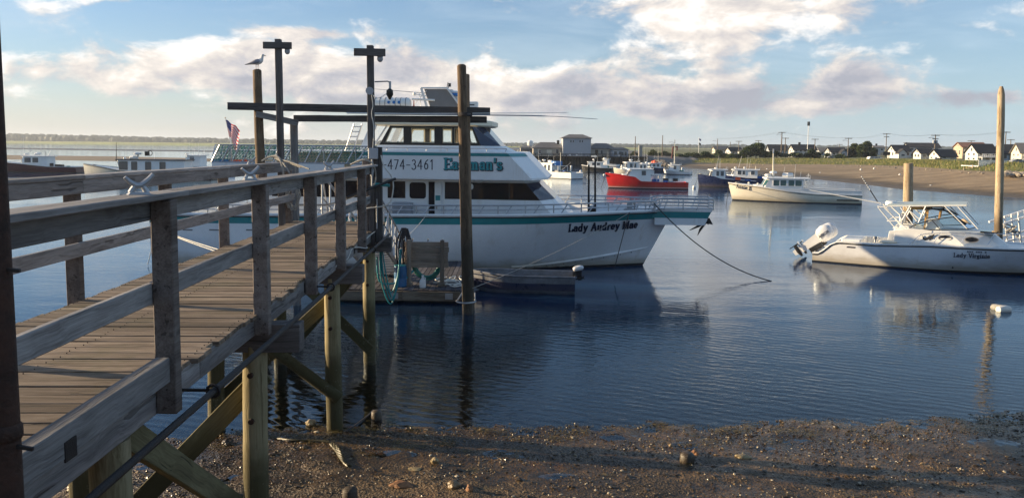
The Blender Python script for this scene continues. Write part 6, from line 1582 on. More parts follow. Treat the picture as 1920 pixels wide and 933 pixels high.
# ------------------------------------------------------------------ sport fishing boat on the right
def sport_boat():
    cor = G(1522, 490); yaw = R_(-31.5); per = Vector((-math.sin(yaw), math.cos(yaw), 0)); B = 2.55; org = cor + per * (B / 2) * .96
    fr = Frame(org, yaw); at = fr.at; yn = -B / 2
    root = thing('sport_boat', 'white sport fishing boat with twin silver outboards, lettered Lady Virginia', 'boat', org, yaw)
    q = lambda px, py, y=yn: (at(px, py, y).x, at(px, py, y).z)
    L = 8.3; Lw = 7.2
    zst = q(1573.6, 452)
    sh = [(0, q(1520, 473)[1]), (q(1536, 474)[0], q(1536, 474)[1]), (q(1560, 457)[0], q(1560, 455)[1]), q(1573, 452), q(1640, 457), q(1743, 458.5), q(1854, 463, -1.0), (L, q(1920, 465, -.6)[1] + .05)]
    sh = [sh[0]] + [s_ for s_ in sorted(sh[1:])]
    H = Hull(Lw, L, B, sh, e0=.5, e1=.42, p0=1.9, p1=2.3, tr=.04, bilge=.86)
    H.shell('hull', 'hull_white', root, levels=8, n=44)
    H.band('sheer_stripe', 'black', root, lambda x: H.zs(x) - .095, lambda x: H.zs(x) - .06, off=.012, n=60)
    H.band('bottom_paint', 'antifoul', root, lambda x: -.3, lambda x: .05 + .05 * max(0, x - 2) / 5, off=.01, n=44)
    H.rub('rub_rail', 'white', root, .03, .0, -.02)
    xcab = at(1676, 440, -.9).x
    H.deck('deck', 'white', root, lambda x: H.zs(x) - (.55 if .9 < x < xcab else .04), n=40, inset=.16)
    # cabin trunk, front sloping to the foredeck
    wc = .95; zt = at(1760, 433, -wc).z
    xf = at(1893, 455, -.6).x; x2 = at(1862, 437, -.7).x
    zb = H.zs(5)
    def rg(z, k): 
        x3 = xf + (x2 - xf) * k
        return [(xcab, -wc - .06 * (1 - k), z), (x3 - 1.3, -wc - .1 * (1 - k), z), (x3 - .25, -wc * .62, z), (x3, -.25, z), (x3, .25, z), (x3 - .25, wc * .62, z), (x3 - 1.3, wc + .1 * (1 - k), z), (xcab, wc + .06 * (1 - k), z)]
    rings([rg(zb - .15, 0), rg(zb + .02, .05), rg(zt - .06, .9), rg(zt, 1.)]).build('cabin', 'white', root, bevel=.025)
    # bulkhead / helm sides
    za = at(1690, 428, -wc).z
    for s in (1, -1):
        pts = [(xcab - .25, zb - .4), (xcab + 1.2, zb - .4), (xcab + 1.2, zt), (xcab + .5, za + .02), (xcab - .15, za - .12)]
        M().hexa([(x, s * (wc - .04), z) for x, z in pts], [(x, s * (wc + .02), z) for x, z in pts]).build('helm_side', 'white', root, bevel=.01)
    # oval ports and fish mark on the cabin side
    for pxx, pyy in ((1772, 446), (1822, 449)):
        c = at(pxx, pyy, -wc - .02); o = [(c.x + .215 * math.cos(a), c.z + .098 * math.sin(a)) for a in [k * PI / 10 for k in range(20)]]; o2 = [(c.x + .185 * math.cos(a), c.z + .075 * math.sin(a)) for a in [k * PI / 10 for k in range(20)]]
        for s in (1, -1):
            y = lambda d: s * (wc + .012 + .07 * .5 + d)
            k = M().grid([[(x, y(-.06), z) for x, z in o], [(x, y(.012), z) for x, z in o], [(x, y(.012), z) for x, z in o2], [(x, y(-.02), z) for x, z in o2]], closed=True).build('port', 'grey_panel', root)
            M().hexa([(x, y(-.03), z) for x, z in o2], [(x, y(-.004), z) for x, z in o2]).build('pane', 'glass_dark', k)
    fish = [(1729.5, 441), (1733, 446), (1740, 444.5), (1746, 441), (1753, 438), (1749, 445), (1750, 448), (1747, 447.5), (1743, 451), (1742, 448), (1735, 450.5), (1730, 448)]
    fp = [at(a, b, -wc - .06) for a, b in fish]
    M().hexa([(p.x, -wc - .045, p.z) for p in fp], [(p.x, -wc - .068, p.z) for p in fp]).build('fish_emblem', 'shark', root)
    for px_ in (1720, 1755, 1806, 1858): a, b = at(px_ - 6, 458, -wc - .05), at(px_ + 8, 436.5, -wc - .05); M().tube([(a.x, -wc - .14, a.z), (b.x, -wc - .12, b.z)], .010, 6).build('rail_stanchion', 'steel', root)
    mm = M(); mm.tube(smooth_path([(at(1706, 455, -wc).x, -wc - .14, at(1706, 456, -wc).z), (at(1727, 440, -wc).x, -wc - .12, at(1727, 440, -wc).z), (at(1757, 436.5, -wc).x, -wc - .12, at(1757, 436.5, -wc).z), (at(1806, 436.5, -wc).x, -wc - .12, at(1806, 436.5, -wc).z), (at(1880, 437, -.8).x, -.85, at(1880, 438, -.8).z), (at(1925, 439, -.4).x, -.3, at(1925, 440, -.4).z)], 5), .013, 6); mm.build('cabin_rail', 'steel', root, smooth=True)
    # windshield: black frame with clear panes, wrapped
    w1 = wc - .05; b0, b1, p1 = at(1700, 431.5, -w1), at(1816, 429.5, -w1), at(1787, 407, -w1); md = at(1763, 430.5, -w1); mt = at(1747, 412.5, -w1)
    for s in (1, -1):
        e = lambda p_, k=1.: Vector((p_.x, s * w1 * k, p_.z))
        arcp = smooth_path([e(b0), e(at(1716, 421.5, -w1), .98), e(mt, .95), e(p1, .9)], 5)
        fr_ = M().tube(arcp, .018, 6).tube([e(b0), e(md), e(b1)], .016, 6).tube([e(p1, .9), e(b1, .92)], .018, 6).tube([e(mt, .95), e(md)], .014, 6).build('windshield_frame', 'black', root, smooth=True)
        M().add([e(b0)] + arcp[3:] + [e(b1, .96), e(md)], [tuple(range(len(arcp[3:]) + 3))]).build('pane', 'glass_clear', fr_, fix=False)
    k = M().tube([(p1.x, -.9 * w1, p1.z), (p1.x + .12, 0, p1.z + .02), (p1.x, .9 * w1, p1.z)], .018, 6).tube([(b1.x, -.92 * w1, b1.z), (b1.x + .2, 0, b1.z), (b1.x, .92 * w1, b1.z)], .018, 6).build('windshield_frame', 'black', root, smooth=True)
    M().add([(p1.x, -.9 * w1, p1.z), (p1.x + .12, 0, p1.z + .02), (p1.x, .9 * w1, p1.z), (b1.x, .92 * w1, b1.z), (b1.x + .2, 0, b1.z), (b1.x, -.92 * w1, b1.z)], [(0, 1, 4, 5), (1, 2, 3, 4)]).build('pane', 'glass_clear', k, fix=False)
    M().bar(at(1838, 433, -.5), at(1872, 436, -.5), .5, .05).build('deck_hatch', 'glass_dark', root)
    # varnished frame and dark canvas over the helm
    mm = M(); wy = .55
    for s in (1, -1):
        for (a, b) in (((1733, 432), (1737, 392)), ((1760, 412), (1763, 394)), ((1708, 390), (1745, 391.5))): mm.bar(at(a[0], a[1], s * wy if s < 0 else -wy) + Vector((0, (s + 1) * wy, 0)), at(b[0], b[1], -wy) + Vector((0, (s + 1) * wy, 0)), .05, .09)
    mm.build('helm_frame', 'wood_gold', root)
    a, b, c, d = at(1737, 391, -wy), at(1768, 392, -wy), at(1784, 401, -wy), at(1812, 420, -wy)
    mm = M()
    for p_, q_ in ((a, b), (b, c), (c, d)): mm.bar(p_, q_, .07, .05); mm.bar(p_ + Vector((0, 2 * wy, 0)), q_ + Vector((0, 2 * wy, 0)), .07, .05)
    mm.bar(a, a + Vector((0, 2 * wy, 0)), .05, .05); mm.bar(b, b + Vector((0, 2 * wy, 0)), .05, .05); mm.bar(a + Vector((.15, 0, 0)), c + Vector((0, 2 * wy, 0)), .04, .04)
    mm.build('canvas_frame', 'black', root)
    # helm console and seats seen through the windshield
    c = at(1752, 425, 0); M().hexa([(c.x - .35, -.5, zt - .1), (c.x + .3, -.5, zt - .1), (c.x + .3, .5, zt - .1), (c.x - .35, .5, zt - .1)], [(c.x - .3, -.45, zt + .28), (c.x + .1, -.45, zt + .34), (c.x + .1, .45, zt + .34), (c.x - .3, .45, zt + .28)]).build('helm_console', 'white', root, bevel=.03)
    for y in (-.42, .42): k = M().box(xcab + .15, xcab + .6, y - .22, y + .22, zb - .1, zt + .1).build('helm_seat', 'white', root, bevel=.04); M().box(xcab + .12, xcab + .24, y - .22, y + .22, zt + .1, zt + .52).build('seat_back', 'white', k, bevel=.03)
    # half tower: pipework and flat top
    wt = .85; mm = M(); T = lambda px, py, s: Vector((at(px, py, -wt).x, s * wt, at(px, py, -wt).z))
    for s in (1, -1):
        for a, b in (((1646, 388), (1697, 449)), ((1658, 389), (1723, 451)), ((1707, 385), (1692, 412)), ((1736, 386), (1722, 417)), ((1771, 386), (1816, 431)), ((1796, 387), (1834, 429)), ((1688, 388), (1712, 421)), ((1664, 414), (1682, 414)), ((1675, 427), (1694, 427)), ((1702, 392), (1725, 411)), ((1646, 388), (1664, 388))): mm.tube([T(*a, s), T(*b, s)], .022, 6)
        mm.tube([T(1664, 386.5, s), T(1812, 385.5, s)], .024, 6)
    for px_ in (1646, 1690, 1740, 1790): mm.tube([T(px_, 386.5, 1), T(px_, 386.5, -1)], .02, 6)
    mm.tube([T(1664, 414, 1), T(1664, 414, -1)], .02, 6); mm.tube([T(1675, 427, 1), T(1675, 427, -1)], .02, 6)
    mm.build('tower_frame', 'white', root, smooth=True)
    a, b = at(1664, 385, -wt), at(1813, 384.5, -wt); M().hexa([(a.x, -wt, a.z), (b.x, -wt, b.z), (b.x, wt, b.z), (a.x, wt, a.z)], [(a.x, -wt, a.z + .04), (b.x, -wt, b.z + .035), (b.x, wt, b.z + .035), (a.x, wt, a.z + .04)]).build('tower_top', 'tower_top', root)
    c = at(1671, 381.5, -.2); M().lathe([(.17, -.09), (.2, -.05), (.2, .04), (.17, .09), (.02, .10)], c, 16).build('radar_dome', 'white', root, smooth=True)
    M().tube([at(1652, 381, -.7), at(1517, 356, -.9)], [.025, .012], 6).build('outrigger', 'white', root, smooth=True)
    mm = M(); a, b = at(1646, 379, -.3), at(1613.5, 328, -.3); mm.tube([a, a.lerp(b, .45)], .02, 6); mm.build('fishing_rod', 'black', root, smooth=True)
    mm = M()
    for k in range(7): t0 = .45 + k * .078; mm.tube([a.lerp(b, t0), a.lerp(b, t0 + .045)], .016, 6, mi=0); mm.tube([a.lerp(b, t0 + .045), a.lerp(b, t0 + .078)], .016, 6, mi=1)
    mm.build('rod_tip', ['white', 'black'], root)
    c = at(1641, 449, -1.0); mm = M(); mm.lathe([(.04, -.1), (.05, .02), (.085, .03), (.085, .12), (.04, .13)], c, 12); mm.tube([c + Vector((-.14, 0, .06)), c + Vector((.14, 0, .06))], .014, 6); mm.build('rod_holder', 'steel', root, smooth=True)
    c = at(1665, 453, -1.0); M().ball(c, (.32, .2, .07), 12, 6).build('cushion', 'cream', root, smooth=True)
    for y in (-1.0, 0): M().box(.95, 1.6, y, y + .9, H.zs(1.2) - .3, H.zs(1.2) + .06).build('stern_seat', 'white', root, bevel=.03)
    # outboards, tilted up
    for k, y in enumerate((-.42, .42)):
        T = Matrix.Translation((.10, y, .82)) @ Matrix.Rotation(PI, 4, 'Z') @ Matrix.Rotation(R_(-52), 4, 'Y')
        c = outboard_engine(root, T, 1.22, 'outboard_motor', 'outboard', 'outboard')
        h = .10; n_ = text_width('HONDA') * h
        fn = lambda u, v, w, T=T: tuple(T @ Vector((-.03 + v * 1.1, (.205 + w), .46 - u * .95)))
        lettering('maker_name', 'HONDA', fn, h, c, 'letter_dark', thick=.16, thin=.12, serif=False, lift=.012)
    # names on the hull
    def onh(p0, p1, h, text, **k):
        a, b = at(*p0, -1.1), at(*p1, -.95); tw = text_width(text) * h; sx = (b.x - a.x) / tw
        lettering('hull_name', text, lambda u, v, w: (a.x + u * sx, -(H.b(a.x + u * sx, a.z + (b.z - a.z) * u / tw + v) + .006 + w), a.z + (b.z - a.z) * u / tw + v), h, root, 'letter_dark', lift=.004, **k)
    onh((1788, 480.5), (1856, 483), .145, 'Lady Virginia', thick=.17, thin=.08)
    a, b = at(1815, 470.3, -1.05), at(1848, 471.6, -1.0); mm = M()
    for k in range(9):
        if k in (3, 7): continue
        x = a.x + (b.x - a.x) * k / 8; z = a.z + (b.z - a.z) * k / 8; y = -(H.b(x, z) + .008); mm.box(x - .024, x + .024, y - .004, y, z - .02, z + .02)
    mm.build('registration_marks', 'letter_dark', root)
    a, b = at(1586, 464, yn), at(1602, 465, yn); mm = M()
    for k in range(6): x = a.x + (b.x - a.x) * (k + .2) / 6; y = -(H.b(x, a.z) + .006); mm.hexa([(x, y, a.z), (x + .05, y, a.z), (x + .08, y, a.z + .05), (x + .03, y, a.z + .05)], [(x, y - .004, a.z), (x + .05, y - .004, a.z), (x + .08, y - .004, a.z + .05), (x + .03, y - .004, a.z + .05)])
    mm.build('maker_mark', 'letter_dark', root)
    c = at(1786, 502, -1.2); M().ball((c.x, -H.b(c.x, c.z), c.z), .03, 8, 6).build('drain', 'black', root)
    return root
sport_boat()
# ================================================================== WHARF, HOUSES AND THINGS ON THE FAR SHORE
MT['siding_white'] = paint('white house siding', (.58, .58, .58), .6, dirt=.08, sc=.6); MT['siding_grey'] = paint('grey house siding', (.40, .43, .48), .6, dirt=.1, sc=.6)
MT['siding_cream'] = paint('cream house siding', (.66, .60, .50), .6, dirt=.1, sc=.6); MT['siding_tan'] = paint('tan house siding', (.46, .37, .28), .6, dirt=.12, sc=.6)
MT['roof_dark'] = paint('dark roof shingles', (.030, .030, .036), .85, dirt=.25, sc=1.5); MT['roof_grey'] = paint('grey roof shingles', (.15, .145, .145), .85, dirt=.2, sc=1.2); MT['roof_brown'] = paint('red brown roof', (.22, .11, .075), .85, dirt=.2, sc=1.2)
MT['wharf_wall'] = paint('grey wharf building siding', (.40, .42, .46), .6, dirt=.08, sc=.4); MT['wharf_beige'] = paint('beige wharf building siding', (.40, .36, .31), .65, dirt=.1, sc=.4)
MT['wharf_wood'] = paint('tarred wharf timber', (.022, .018, .015), .8, dirt=.4, sc=1.2); MT['asphalt'] = paint('asphalt yard', (.07, .07, .07), .9, dirt=.2)
MT['pole_wood'] = paint('utility pole wood', (.20, .16, .125), .85, dirt=.25, sc=2); MT['red_steel'] = paint('red brown steel', (.22, .055, .04), .6, dirt=.3, sc=1); MT['concrete'] = paint('concrete', (.36, .35, .33), .8, dirt=.15, sc=.8)
MT['rock'] = paint('shore rock', (.17, .15, .13), .8, dirt=.4, sc=1.5, bump=.3); MT['rock_pale'] = paint('pale rock', (.34, .29, .235), .8, dirt=.35, sc=1.5)
MT['car_white'] = paint('white car paint', (.75, .75, .75), .25, dirt=.03); MT['car_dark'] = paint('dark car paint', (.03, .032, .04), .25, dirt=.05); MT['car_grey'] = paint('grey car paint', (.28, .30, .33), .25, dirt=.05)

# ---- the wharf
wA, wB = G(935, 307.5), G(1186, 309.5); wd_ = (wB - wA); wn = Vector((-wd_.y, wd_.x, 0)).normalized(); WZ = 1.9
def yard():
    q = [wA - wd_ * .6, wB + wd_ * .1, wB + wd_ * .35 + wn * 22, wB + wd_ * 2.2 + wn * 60, wB + wd_ * 3 + wn * 700, wA - wd_ * 1.5 + wn * 700]
    vs = [Vector((v.x, v.y, WZ)) + wn * .6 for v in q]
    tag(M().add(vs, [tuple(range(len(vs)))]).build('wharf_yard', 'asphalt', fix=False), kind='structure')
yard()
wf = thing('wharf', 'long black timber wharf face with close set piles and a railing on top', 'wharf', wA)
M().bar(wA + Vector((0, 0, .6)) + wn * .8, wB + Vector((0, 0, .6)) + wn * .8, .5, 2.5).build('bulkhead', 'wharf_wood', wf, world=True)
M().bar(wA + Vector((0, 0, WZ - .12)) + wn * .2, wB + Vector((0, 0, WZ - .12)) + wn * .2, 1.2, .26).build('deck_edge', 'wharf_wood', wf, world=True)
n = 44
for i in range(n + 1):
    p = wA.lerp(wB, i / n); M().tube([p + Vector((0, 0, -1)), p + Vector((random.uniform(-.03, .03), 0, WZ + random.uniform(-.2, .25)))], .13, 7).build('pile', 'wharf_wood', wf, smooth=True, world=True)
for i in range(0, n + 1, 2):
    p = wA.lerp(wB, i / n) + wn * .7; M().bar(p + Vector((0, 0, WZ)), p + Vector((0, 0, WZ + .62)), .09, .09).build('fence_post', 'wharf_wood', wf, world=True)
for z in (.3, .58): M().bar(wA + wn * .7 + Vector((0, 0, WZ + z)), wB + wn * .7 + Vector((0, 0, WZ + z)), .05, .12).build('fence_rail', 'wharf_wood', wf, world=True)
for px_ in (1068, 1081, 1160): p = P(px_, 293, wA.lerp(wB, .5).y + .3); M().box(p.x - .22, p.x + .22, p.y - .9, p.y - .8, WZ + .1, WZ + .5).build('notice', 'siding_white', wf, world=True)
# riprap bank at the wharf's end
def bank():
    a, b, c = G(1184, 309), G(1255, 312), Vector((px_x(1320, 196), 196, 0)); rows = []
    for t in np.linspace(0, 1, 26):
        p = a.lerp(b, min(1, t * 1.8)) if t < .56 else b.lerp(c, (t - .56) / .44); w = noise.noise(p * .4)
        rows.append([p + Vector((0, -2, -1.2)), p + Vector((0, 0, .1)), p + Vector((.3, 2.5 + w, .55 + .25 * w)), p + Vector((.2, 6, 1.15 + .3 * w)), p + Vector((0, 14, 1.7 + .2 * w)), p + Vector((0, 40, 1.95))])
    tag(M().grid(rows).build('rock_bank', 'rock', fix=False), kind='structure')
    pts = []
    for _ in range(420):
        t = random.random(); p = a.lerp(b, t); u = random.random(); pts.append((p.x, p.y + u * 6, .1 + u * 1.1))
    tag(scatter_solids('riprap', pts, RNG.uniform(.2, .55, len(pts)), ['rock']), kind='stuff')
bank()

def hip_building(name, label, px0, px1, Y, eave, ridge, depth, wall, roof, wins=(), doors=(), zb=WZ, ins=.5, chim=None):
    x0, x1 = px_x(px0, Y), px_x(px1, Y); zc = P((px0 + px1) / 2, eave, Y).z; zr = P((px0 + px1) / 2, ridge, Y).z; xm = (x0 + x1) / 2
    t = thing(name, label, 'building', (xm, Y, zb)); w = (x1 - x0) / 2; h = zc - zb
    M().box(-w, w, 0, depth, -.2, h).build('wall', wall, t)
    e = .3; i_ = min(w * ins, depth * .5)
    r = M().hexa([(-w - e, -e, h), (w + e, -e, h), (w + e, depth + e, h), (-w - e, depth + e, h)], [(-w - e, -e, h + .12), (w + e, -e, h + .12), (w + e, depth + e, h + .12), (-w - e, depth + e, h + .12)])
    rz = zr - zb; r.hexa([(-w - e, -e, h + .121), (w + e, -e, h + .121), (w + e, depth + e, h + .121), (-w - e, depth + e, h + .121)], [(-w + i_, depth * .48, rz), (w - i_, depth * .48, rz), (w - i_, depth * .52, rz), (-w + i_, depth * .52, rz)])
    rf = r.build('roof', roof, t)
    if chim: M().box(chim - .3, chim + .3, depth * .4, depth * .5, rz - .5, rz + .5).build('vent', 'black', rf)
    for (px_, py_, ww, hh) in wins:
        p = P(px_, py_, Y); x, z = p.x - xm, p.z - zb
        f = M().box(x - ww / 2 - .06, x + ww / 2 + .06, -.05, .02, z - hh / 2 - .06, z + hh / 2 + .06).build('window', 'siding_white', t); M().box(x - ww / 2, x + ww / 2, -.06, -.04, z - hh / 2, z + hh / 2).build('pane', 'glass_grey', f)
    for (px_, ww, hh, mt) in doors:
        x = px_x(px_, Y) - xm; d = M().box(x - ww / 2, x + ww / 2, -.06, .02, 0, hh).build('door', mt, t); M().box(x + ww * .3, x + ww * .36, -.09, -.06, hh * .45, hh * .5).build('handle', 'steel', d)
    return t
YW = wA.lerp(wB, .5).y
hip_building('warehouse', 'tall blank grey two-storey building with hip roof standing on the wharf', 1055.5, 1108, YW + 5, 259.5, 251.5, 7.5, 'wharf_wall', 'roof_grey', wins=[(1070.5, 265, .3, .55), (1075, 265, .3, .55), (1087.5, 265, .3, .55), (1092, 265, .3, .55)], doors=[(1085.5, .35, .8, 'siding_white'), (1090.5, .35, .8, 'siding_white')])
hip_building('shed', 'long low beige shed right of the tall grey wharf building', 1108.5, 1152, YW + 7, 279, 268.5, 8, 'wharf_beige', 'roof_grey', wins=[(1128, 285, .5, .8)], doors=[(1119, .7, 1.5, 'wharf_wood'), (1147, .9, 1.4, 'siding_grey')])
hip_building('shed', 'long low beige shed left of the tall grey wharf building', 1000, 1055, YW + 7, 278, 266.5, 8, 'wharf_beige', 'roof_grey', wins=[(1012, 285, .6, .8), (1045, 284, .6, 1.)], doors=[(1030, 1.2, 1.4, 'siding_cream')], chim=2.6)
hip_building('harbour_office', 'small pale blue grey office with big windows at the right end of the wharf', 1148, 1178, YW + 4, 281, 276.5, 4, 'siding_grey', 'roof_grey', wins=[(1154, 287, .7, .8), (1163, 287.5, .7, .8), (1167.5, 288, .4, .8), (1173, 288, .5, .9)])
hip_building('hotel', 'distant pale hotel with rows of arched windows left of the wharf sheds', 976, 1001, 270, 277, 273, 12, 'siding_cream', 'roof_grey', wins=[(979 + 5 * k, 281, 1.0, .9) for k in range(5)] + [(979 + 5 * k, 286, 1.0, .9) for k in range(5)])
# water tower
p = P(994, 281, 520); t = thing('water_tower', 'distant white water tower with bulbous tank on thin legs', 'water tower', p)
zt = P(994, 263, 520).z - p.z; zb_ = P(994, 274, 520).z - p.z
M().lathe([(.3, zb_ - .4), (1.6, zb_), (2.0, zb_ + 1.), (2.0, zt - 1.), (1.3, zt - .3), (.05, zt)], (0, 0, 0), 16).build('tank', 'white', t, smooth=True)
for k in range(6): a = k * PI / 3; M().tube([(1.6 * math.cos(a), 1.6 * math.sin(a), -2), (1.5 * math.cos(a), 1.5 * math.sin(a), zb_ + .6)], .13, 6).build('leg', 'white', t)
# gantry, tower, flagpole
p = P(1259.5, 297, YW + 12); t = thing('gantry', 'rusty red steel gantry arch on the shore beside the wharf end', 'gantry', (p.x, p.y, 1.2))
zt = P(1259, 274.5, p.y).z - 1.2; xr = px_x(1270.5, p.y) - p.x
M().bar((0, 0, -.3), (.25, 0, zt), .32, .32).build('column', 'red_steel', t); M().bar((.1, 0, zt - .2), (xr, 0, zt - .1), .34, .3).build('beam', 'red_steel', t); M().bar((xr - .1, 0, zt - .2), (xr - .12, 0, zt - 1.0), .3, .25).build('hook_leg', 'red_steel', t)
p = P(1201, 292, YW + 18); t = thing('pillar', 'square grey concrete pillar rising behind the wharf end', 'pillar', (p.x, p.y, WZ)); zt = P(1201, 273, p.y).z - WZ
M().box(-.42, .42, 0, .8, -.2, zt - .2).build('shaft', 'concrete', t, bevel=.03); M().box(-.47, .47, -.05, .85, zt - .198, zt).build('cap', 'concrete', t)
p = P(1309.5, 291, 235); t = thing('flagpole', 'thin flagpole flying two small dark flags left of the bushes', 'flagpole', (p.x, p.y, 1.5)); zt = P(1309, 257.5, 235).z - 1.5
M().tube([(0, 0, 0), (0, 0, zt)], .05, 6).build('pole', 'white', t)
for z0, mt in ((zt - .9, 'cloth_blue'), (zt - 2.2, 'black')): M().grid([[(.06 + .12 * k, .06 * math.sin(k * 1.2), z0 - .05 * k), (.06 + .12 * k, .06 * math.sin(k * 1.2 + .4), z0 + .62 - .06 * k)] for k in range(6)]).build('flag', mt, t, smooth=True)

# ---- houses
LAND = 2.2
def house(label, px0, px1, Y, eave, ridge, wall='siding_white', roof='roof_dark', yaw=16, depth=4., along='x', wins=4, rows=1, porch=None, chim=None, balcony=False, end_win=True, zb=LAND):
    th = R_(yaw) - .9 * math.atan((px0 - 960) / FPX); xm = px_x(px0, Y); k1 = px_x(px1, Y) / Y; W_ = (k1 * Y - xm) / (math.cos(th) - k1 * math.sin(th))
    t = thing('house', label, 'house', (xm, Y, zb), th, 'houses along the beach road'); h = P((px0 + px1) / 2, eave, Y).z - zb; rz = P((px0 + px1) / 2, ridge, Y).z - zb
    D = depth; e = .3
    if along == 'x':
        mm = M(); q = [(0, 0), (D, 0), (D, h), (D / 2, rz - .06), (0, h)]
        mm.hexa([(0, y, z) for y, z in [(0, -.3), (D, -.3), (D, h), (D / 2, rz - .06), (0, h)]], [(W_, y, z) for y, z in [(0, -.3), (D, -.3), (D, h), (D / 2, rz - .06), (0, h)]]); mm.build('wall', wall, t)
        k = (rz - h) / (D / 2); mm = M()
        for s, y0 in ((1, -e), (-1, D + e)):
            z0 = h - k * e; pts = [(y0, z0), (D / 2, rz), (D / 2, rz + .12), (y0, z0 + .12)]
            mm.hexa([(-e, y, z) for y, z in pts], [(W_ + e, y, z) for y, z in pts])
        rf = mm.build('roof', roof, t); cx, cy = W_ * .35, D * .5
        fs = (0, 0)
    else:
        pts = [(0, -.3), (W_, -.3), (W_, h), (W_ / 2, rz - .06), (0, h)]
        M().hexa([(x, 0, z) for x, z in pts], [(x, D, z) for x, z in pts]).build('wall', wall, t)
        k = (rz - h) / (W_ / 2); mm = M()
        for x0 in (-e, W_ + e):
            z0 = h - k * e; q = [(x0, z0), (W_ / 2, rz), (W_ / 2, rz + .12), (x0, z0 + .12)]; mm.hexa([(x, -e, z) for x, z in q], [(x, D + e, z) for x, z in q])
        rf = mm.build('roof', roof, t); cx, cy = W_ * .5, D * .6
    if chim: M().box(cx - .25, cx + .25, cy - .25, cy + .25, rz - .6, rz + .7).build('chimney', chim, rf)
    def win(x, z, ww, hh, end=False):
        if end: f = M().box(-.05, .02, x - ww / 2 - .07, x + ww / 2 + .07, z - hh / 2 - .07, z + hh / 2 + .07).build('window', 'white', t); M().box(-.06, -.04, x - ww / 2, x + ww / 2, z - hh / 2, z + hh / 2).build('pane', 'glass_grey', f)
        else: f = M().box(x - ww / 2 - .07, x + ww / 2 + .07, -.05, .02, z - hh / 2 - .07, z + hh / 2 + .07).build('window', 'white', t); M().box(x - ww / 2, x + ww / 2, -.06, -.04, z - hh / 2, z + hh / 2).build('pane', 'glass_grey', f)
    for r in range(rows):
        z = h * (r + .58) / rows; hh = min(.95, h / rows * .42)
        for i in range(wins):
            x = W_ * (i + .5) / wins
            if r == 0 and i == wins // 2 and wins > 1:
                d = M().box(x - .3, x + .3, -.05, .02, 0, min(1.5, h / rows * .85)).build('door', 'siding_tan', t); M().box(x + .18, x + .22, -.09, -.05, .65, .72).build('handle', 'steel', d)
            else: win(x, z, min(.75, W_ / wins * .5), hh)
        if end_win and along == 'x':
            for y in (D * .3, D * .7): win(y, z, .6, hh, True)
    if end_win and along == 'x': win(D / 2, h + (rz - h) * .35, .45, min(.6, (rz - h) * .4), True)
    if porch:
        x0, x1, ph, pr, mt = porch; x0 *= W_; x1 *= W_; pts = [(x0, -.2), (x1, -.2), (x1, ph), ((x0 + x1) / 2, pr), (x0, ph)]
        M().hexa([(x, -1.8, z) for x, z in pts], [(x, -.06, z) for x, z in pts]).build('porch', mt, t); mm = M()
        for xa in (x0 - .2, x1 + .2): 
            kk = (pr - ph) / ((x1 - x0) / 2); z0 = ph - .2 * kk; q = [(xa, z0), ((x0 + x1) / 2, pr + .02), ((x0 + x1) / 2, pr + .12), (xa, z0 + .1)]; mm.hexa([(x, -2.0, z) for x, z in q], [(x, -.06, z) for x, z in q])
        mm.build('porch_roof', roof, t)
        f = M().box(x0 + (x1 - x0) * .25, x0 + (x1 - x0) * .75, -1.85, -1.79, ph * .4, ph * .85).build('window', 'white', t); M().box(x0 + (x1 - x0) * .3, x0 + (x1 - x0) * .7, -1.87, -1.84, ph * .45, ph * .8).build('pane', 'glass_grey', f)
    if balcony:
        z = h * .5; M().box(.1, W_ * .95, -1.3, -.06, z - .1, z).build('balcony_floor', 'white', t); mm = M(); mm.box(.1, W_ * .95, -1.3, -1.24, z + .55, z + .62)
        for i in range(int(W_ / .35)): mm.box(.1 + i * .35, .16 + i * .35, -1.29, -1.25, z, z + .55)
        mm.build('balustrade', 'white', t)
        for xx in (.15, W_ * .5, W_ * .92): M().box(xx - .06, xx + .06, -1.28, -1.16, -.2, z - .1).build('balcony_post', 'white', t)
    return t
house('pale grey house with long roof at the left end of the row', 1341, 1366, 245, 280, 274.5, 'siding_cream', 'roof_grey', 14, 3.5, wins=3)
house('small white house with bright gable, between the grey house and the big bush', 1370, 1392, 228, 283, 276.5, yaw=24, depth=3.4, wins=2, porch=(.5, 1., 1.0, 1.5, 'siding_white'))
house('dark roofed house half hidden behind the big dark bush', 1443, 1477, 235, 281, 271.5, 'siding_grey', 'roof_dark', 12, 4, wins=3)
house('white two-storey house with long black roof and two small chimneys, near the antenna mast', 1489, 1531, 212, 281, 271.5, yaw=17, depth=4.4, rows=2, wins=5, chim='roof_dark')
house('low blue grey cottage with black roof and little front porch gable', 1559, 1588, 204, 285, 277, 'siding_grey', 'roof_dark', 20, 4.4, wins=3, porch=(.45, .85, 1.1, 1.9, 'siding_grey'))
house('plain pale grey boxy house with small chimney right of the dark trees', 1640, 1658, 235, 277, 273.5, 'siding_grey', 'roof_grey', 10, 5, wins=2, rows=2, chim='roof_dark')
house('white house with steep black roof and low front porch, beside the dark billboard', 1679, 1707, 182, 283, 272.5, yaw=22, depth=4, wins=3, porch=(.0, .55, 1.2, 2.1, 'siding_white'))
house('largest white two-storey house with balconies and wide black roof', 1704, 1762, 186, 276, 268.5, yaw=12, depth=5, rows=2, wins=5, balcony=True)
house('small white gabled house in front of the largest balcony house', 1727, 1752, 164, 287, 279, yaw=24, depth=3.2, wins=2)
house('low white house with broad black roof, right of the transformer pole', 1763, 1794, 160, 293, 281, yaw=30, depth=4, wins=2, roof='roof_dark')
house('tan house with red brown roof rising behind the beach balcony house', 1805, 1850, 168, 276, 267.5, 'siding_tan', 'roof_brown', 12, 7, wins=3)
house('white house with beach balcony and long black roof beside the tall sharpened pile', 1834, 1870, 142, 286, 270.5, yaw=26, depth=4.2, wins=3, rows=2, balcony=True, roof='roof_dark')
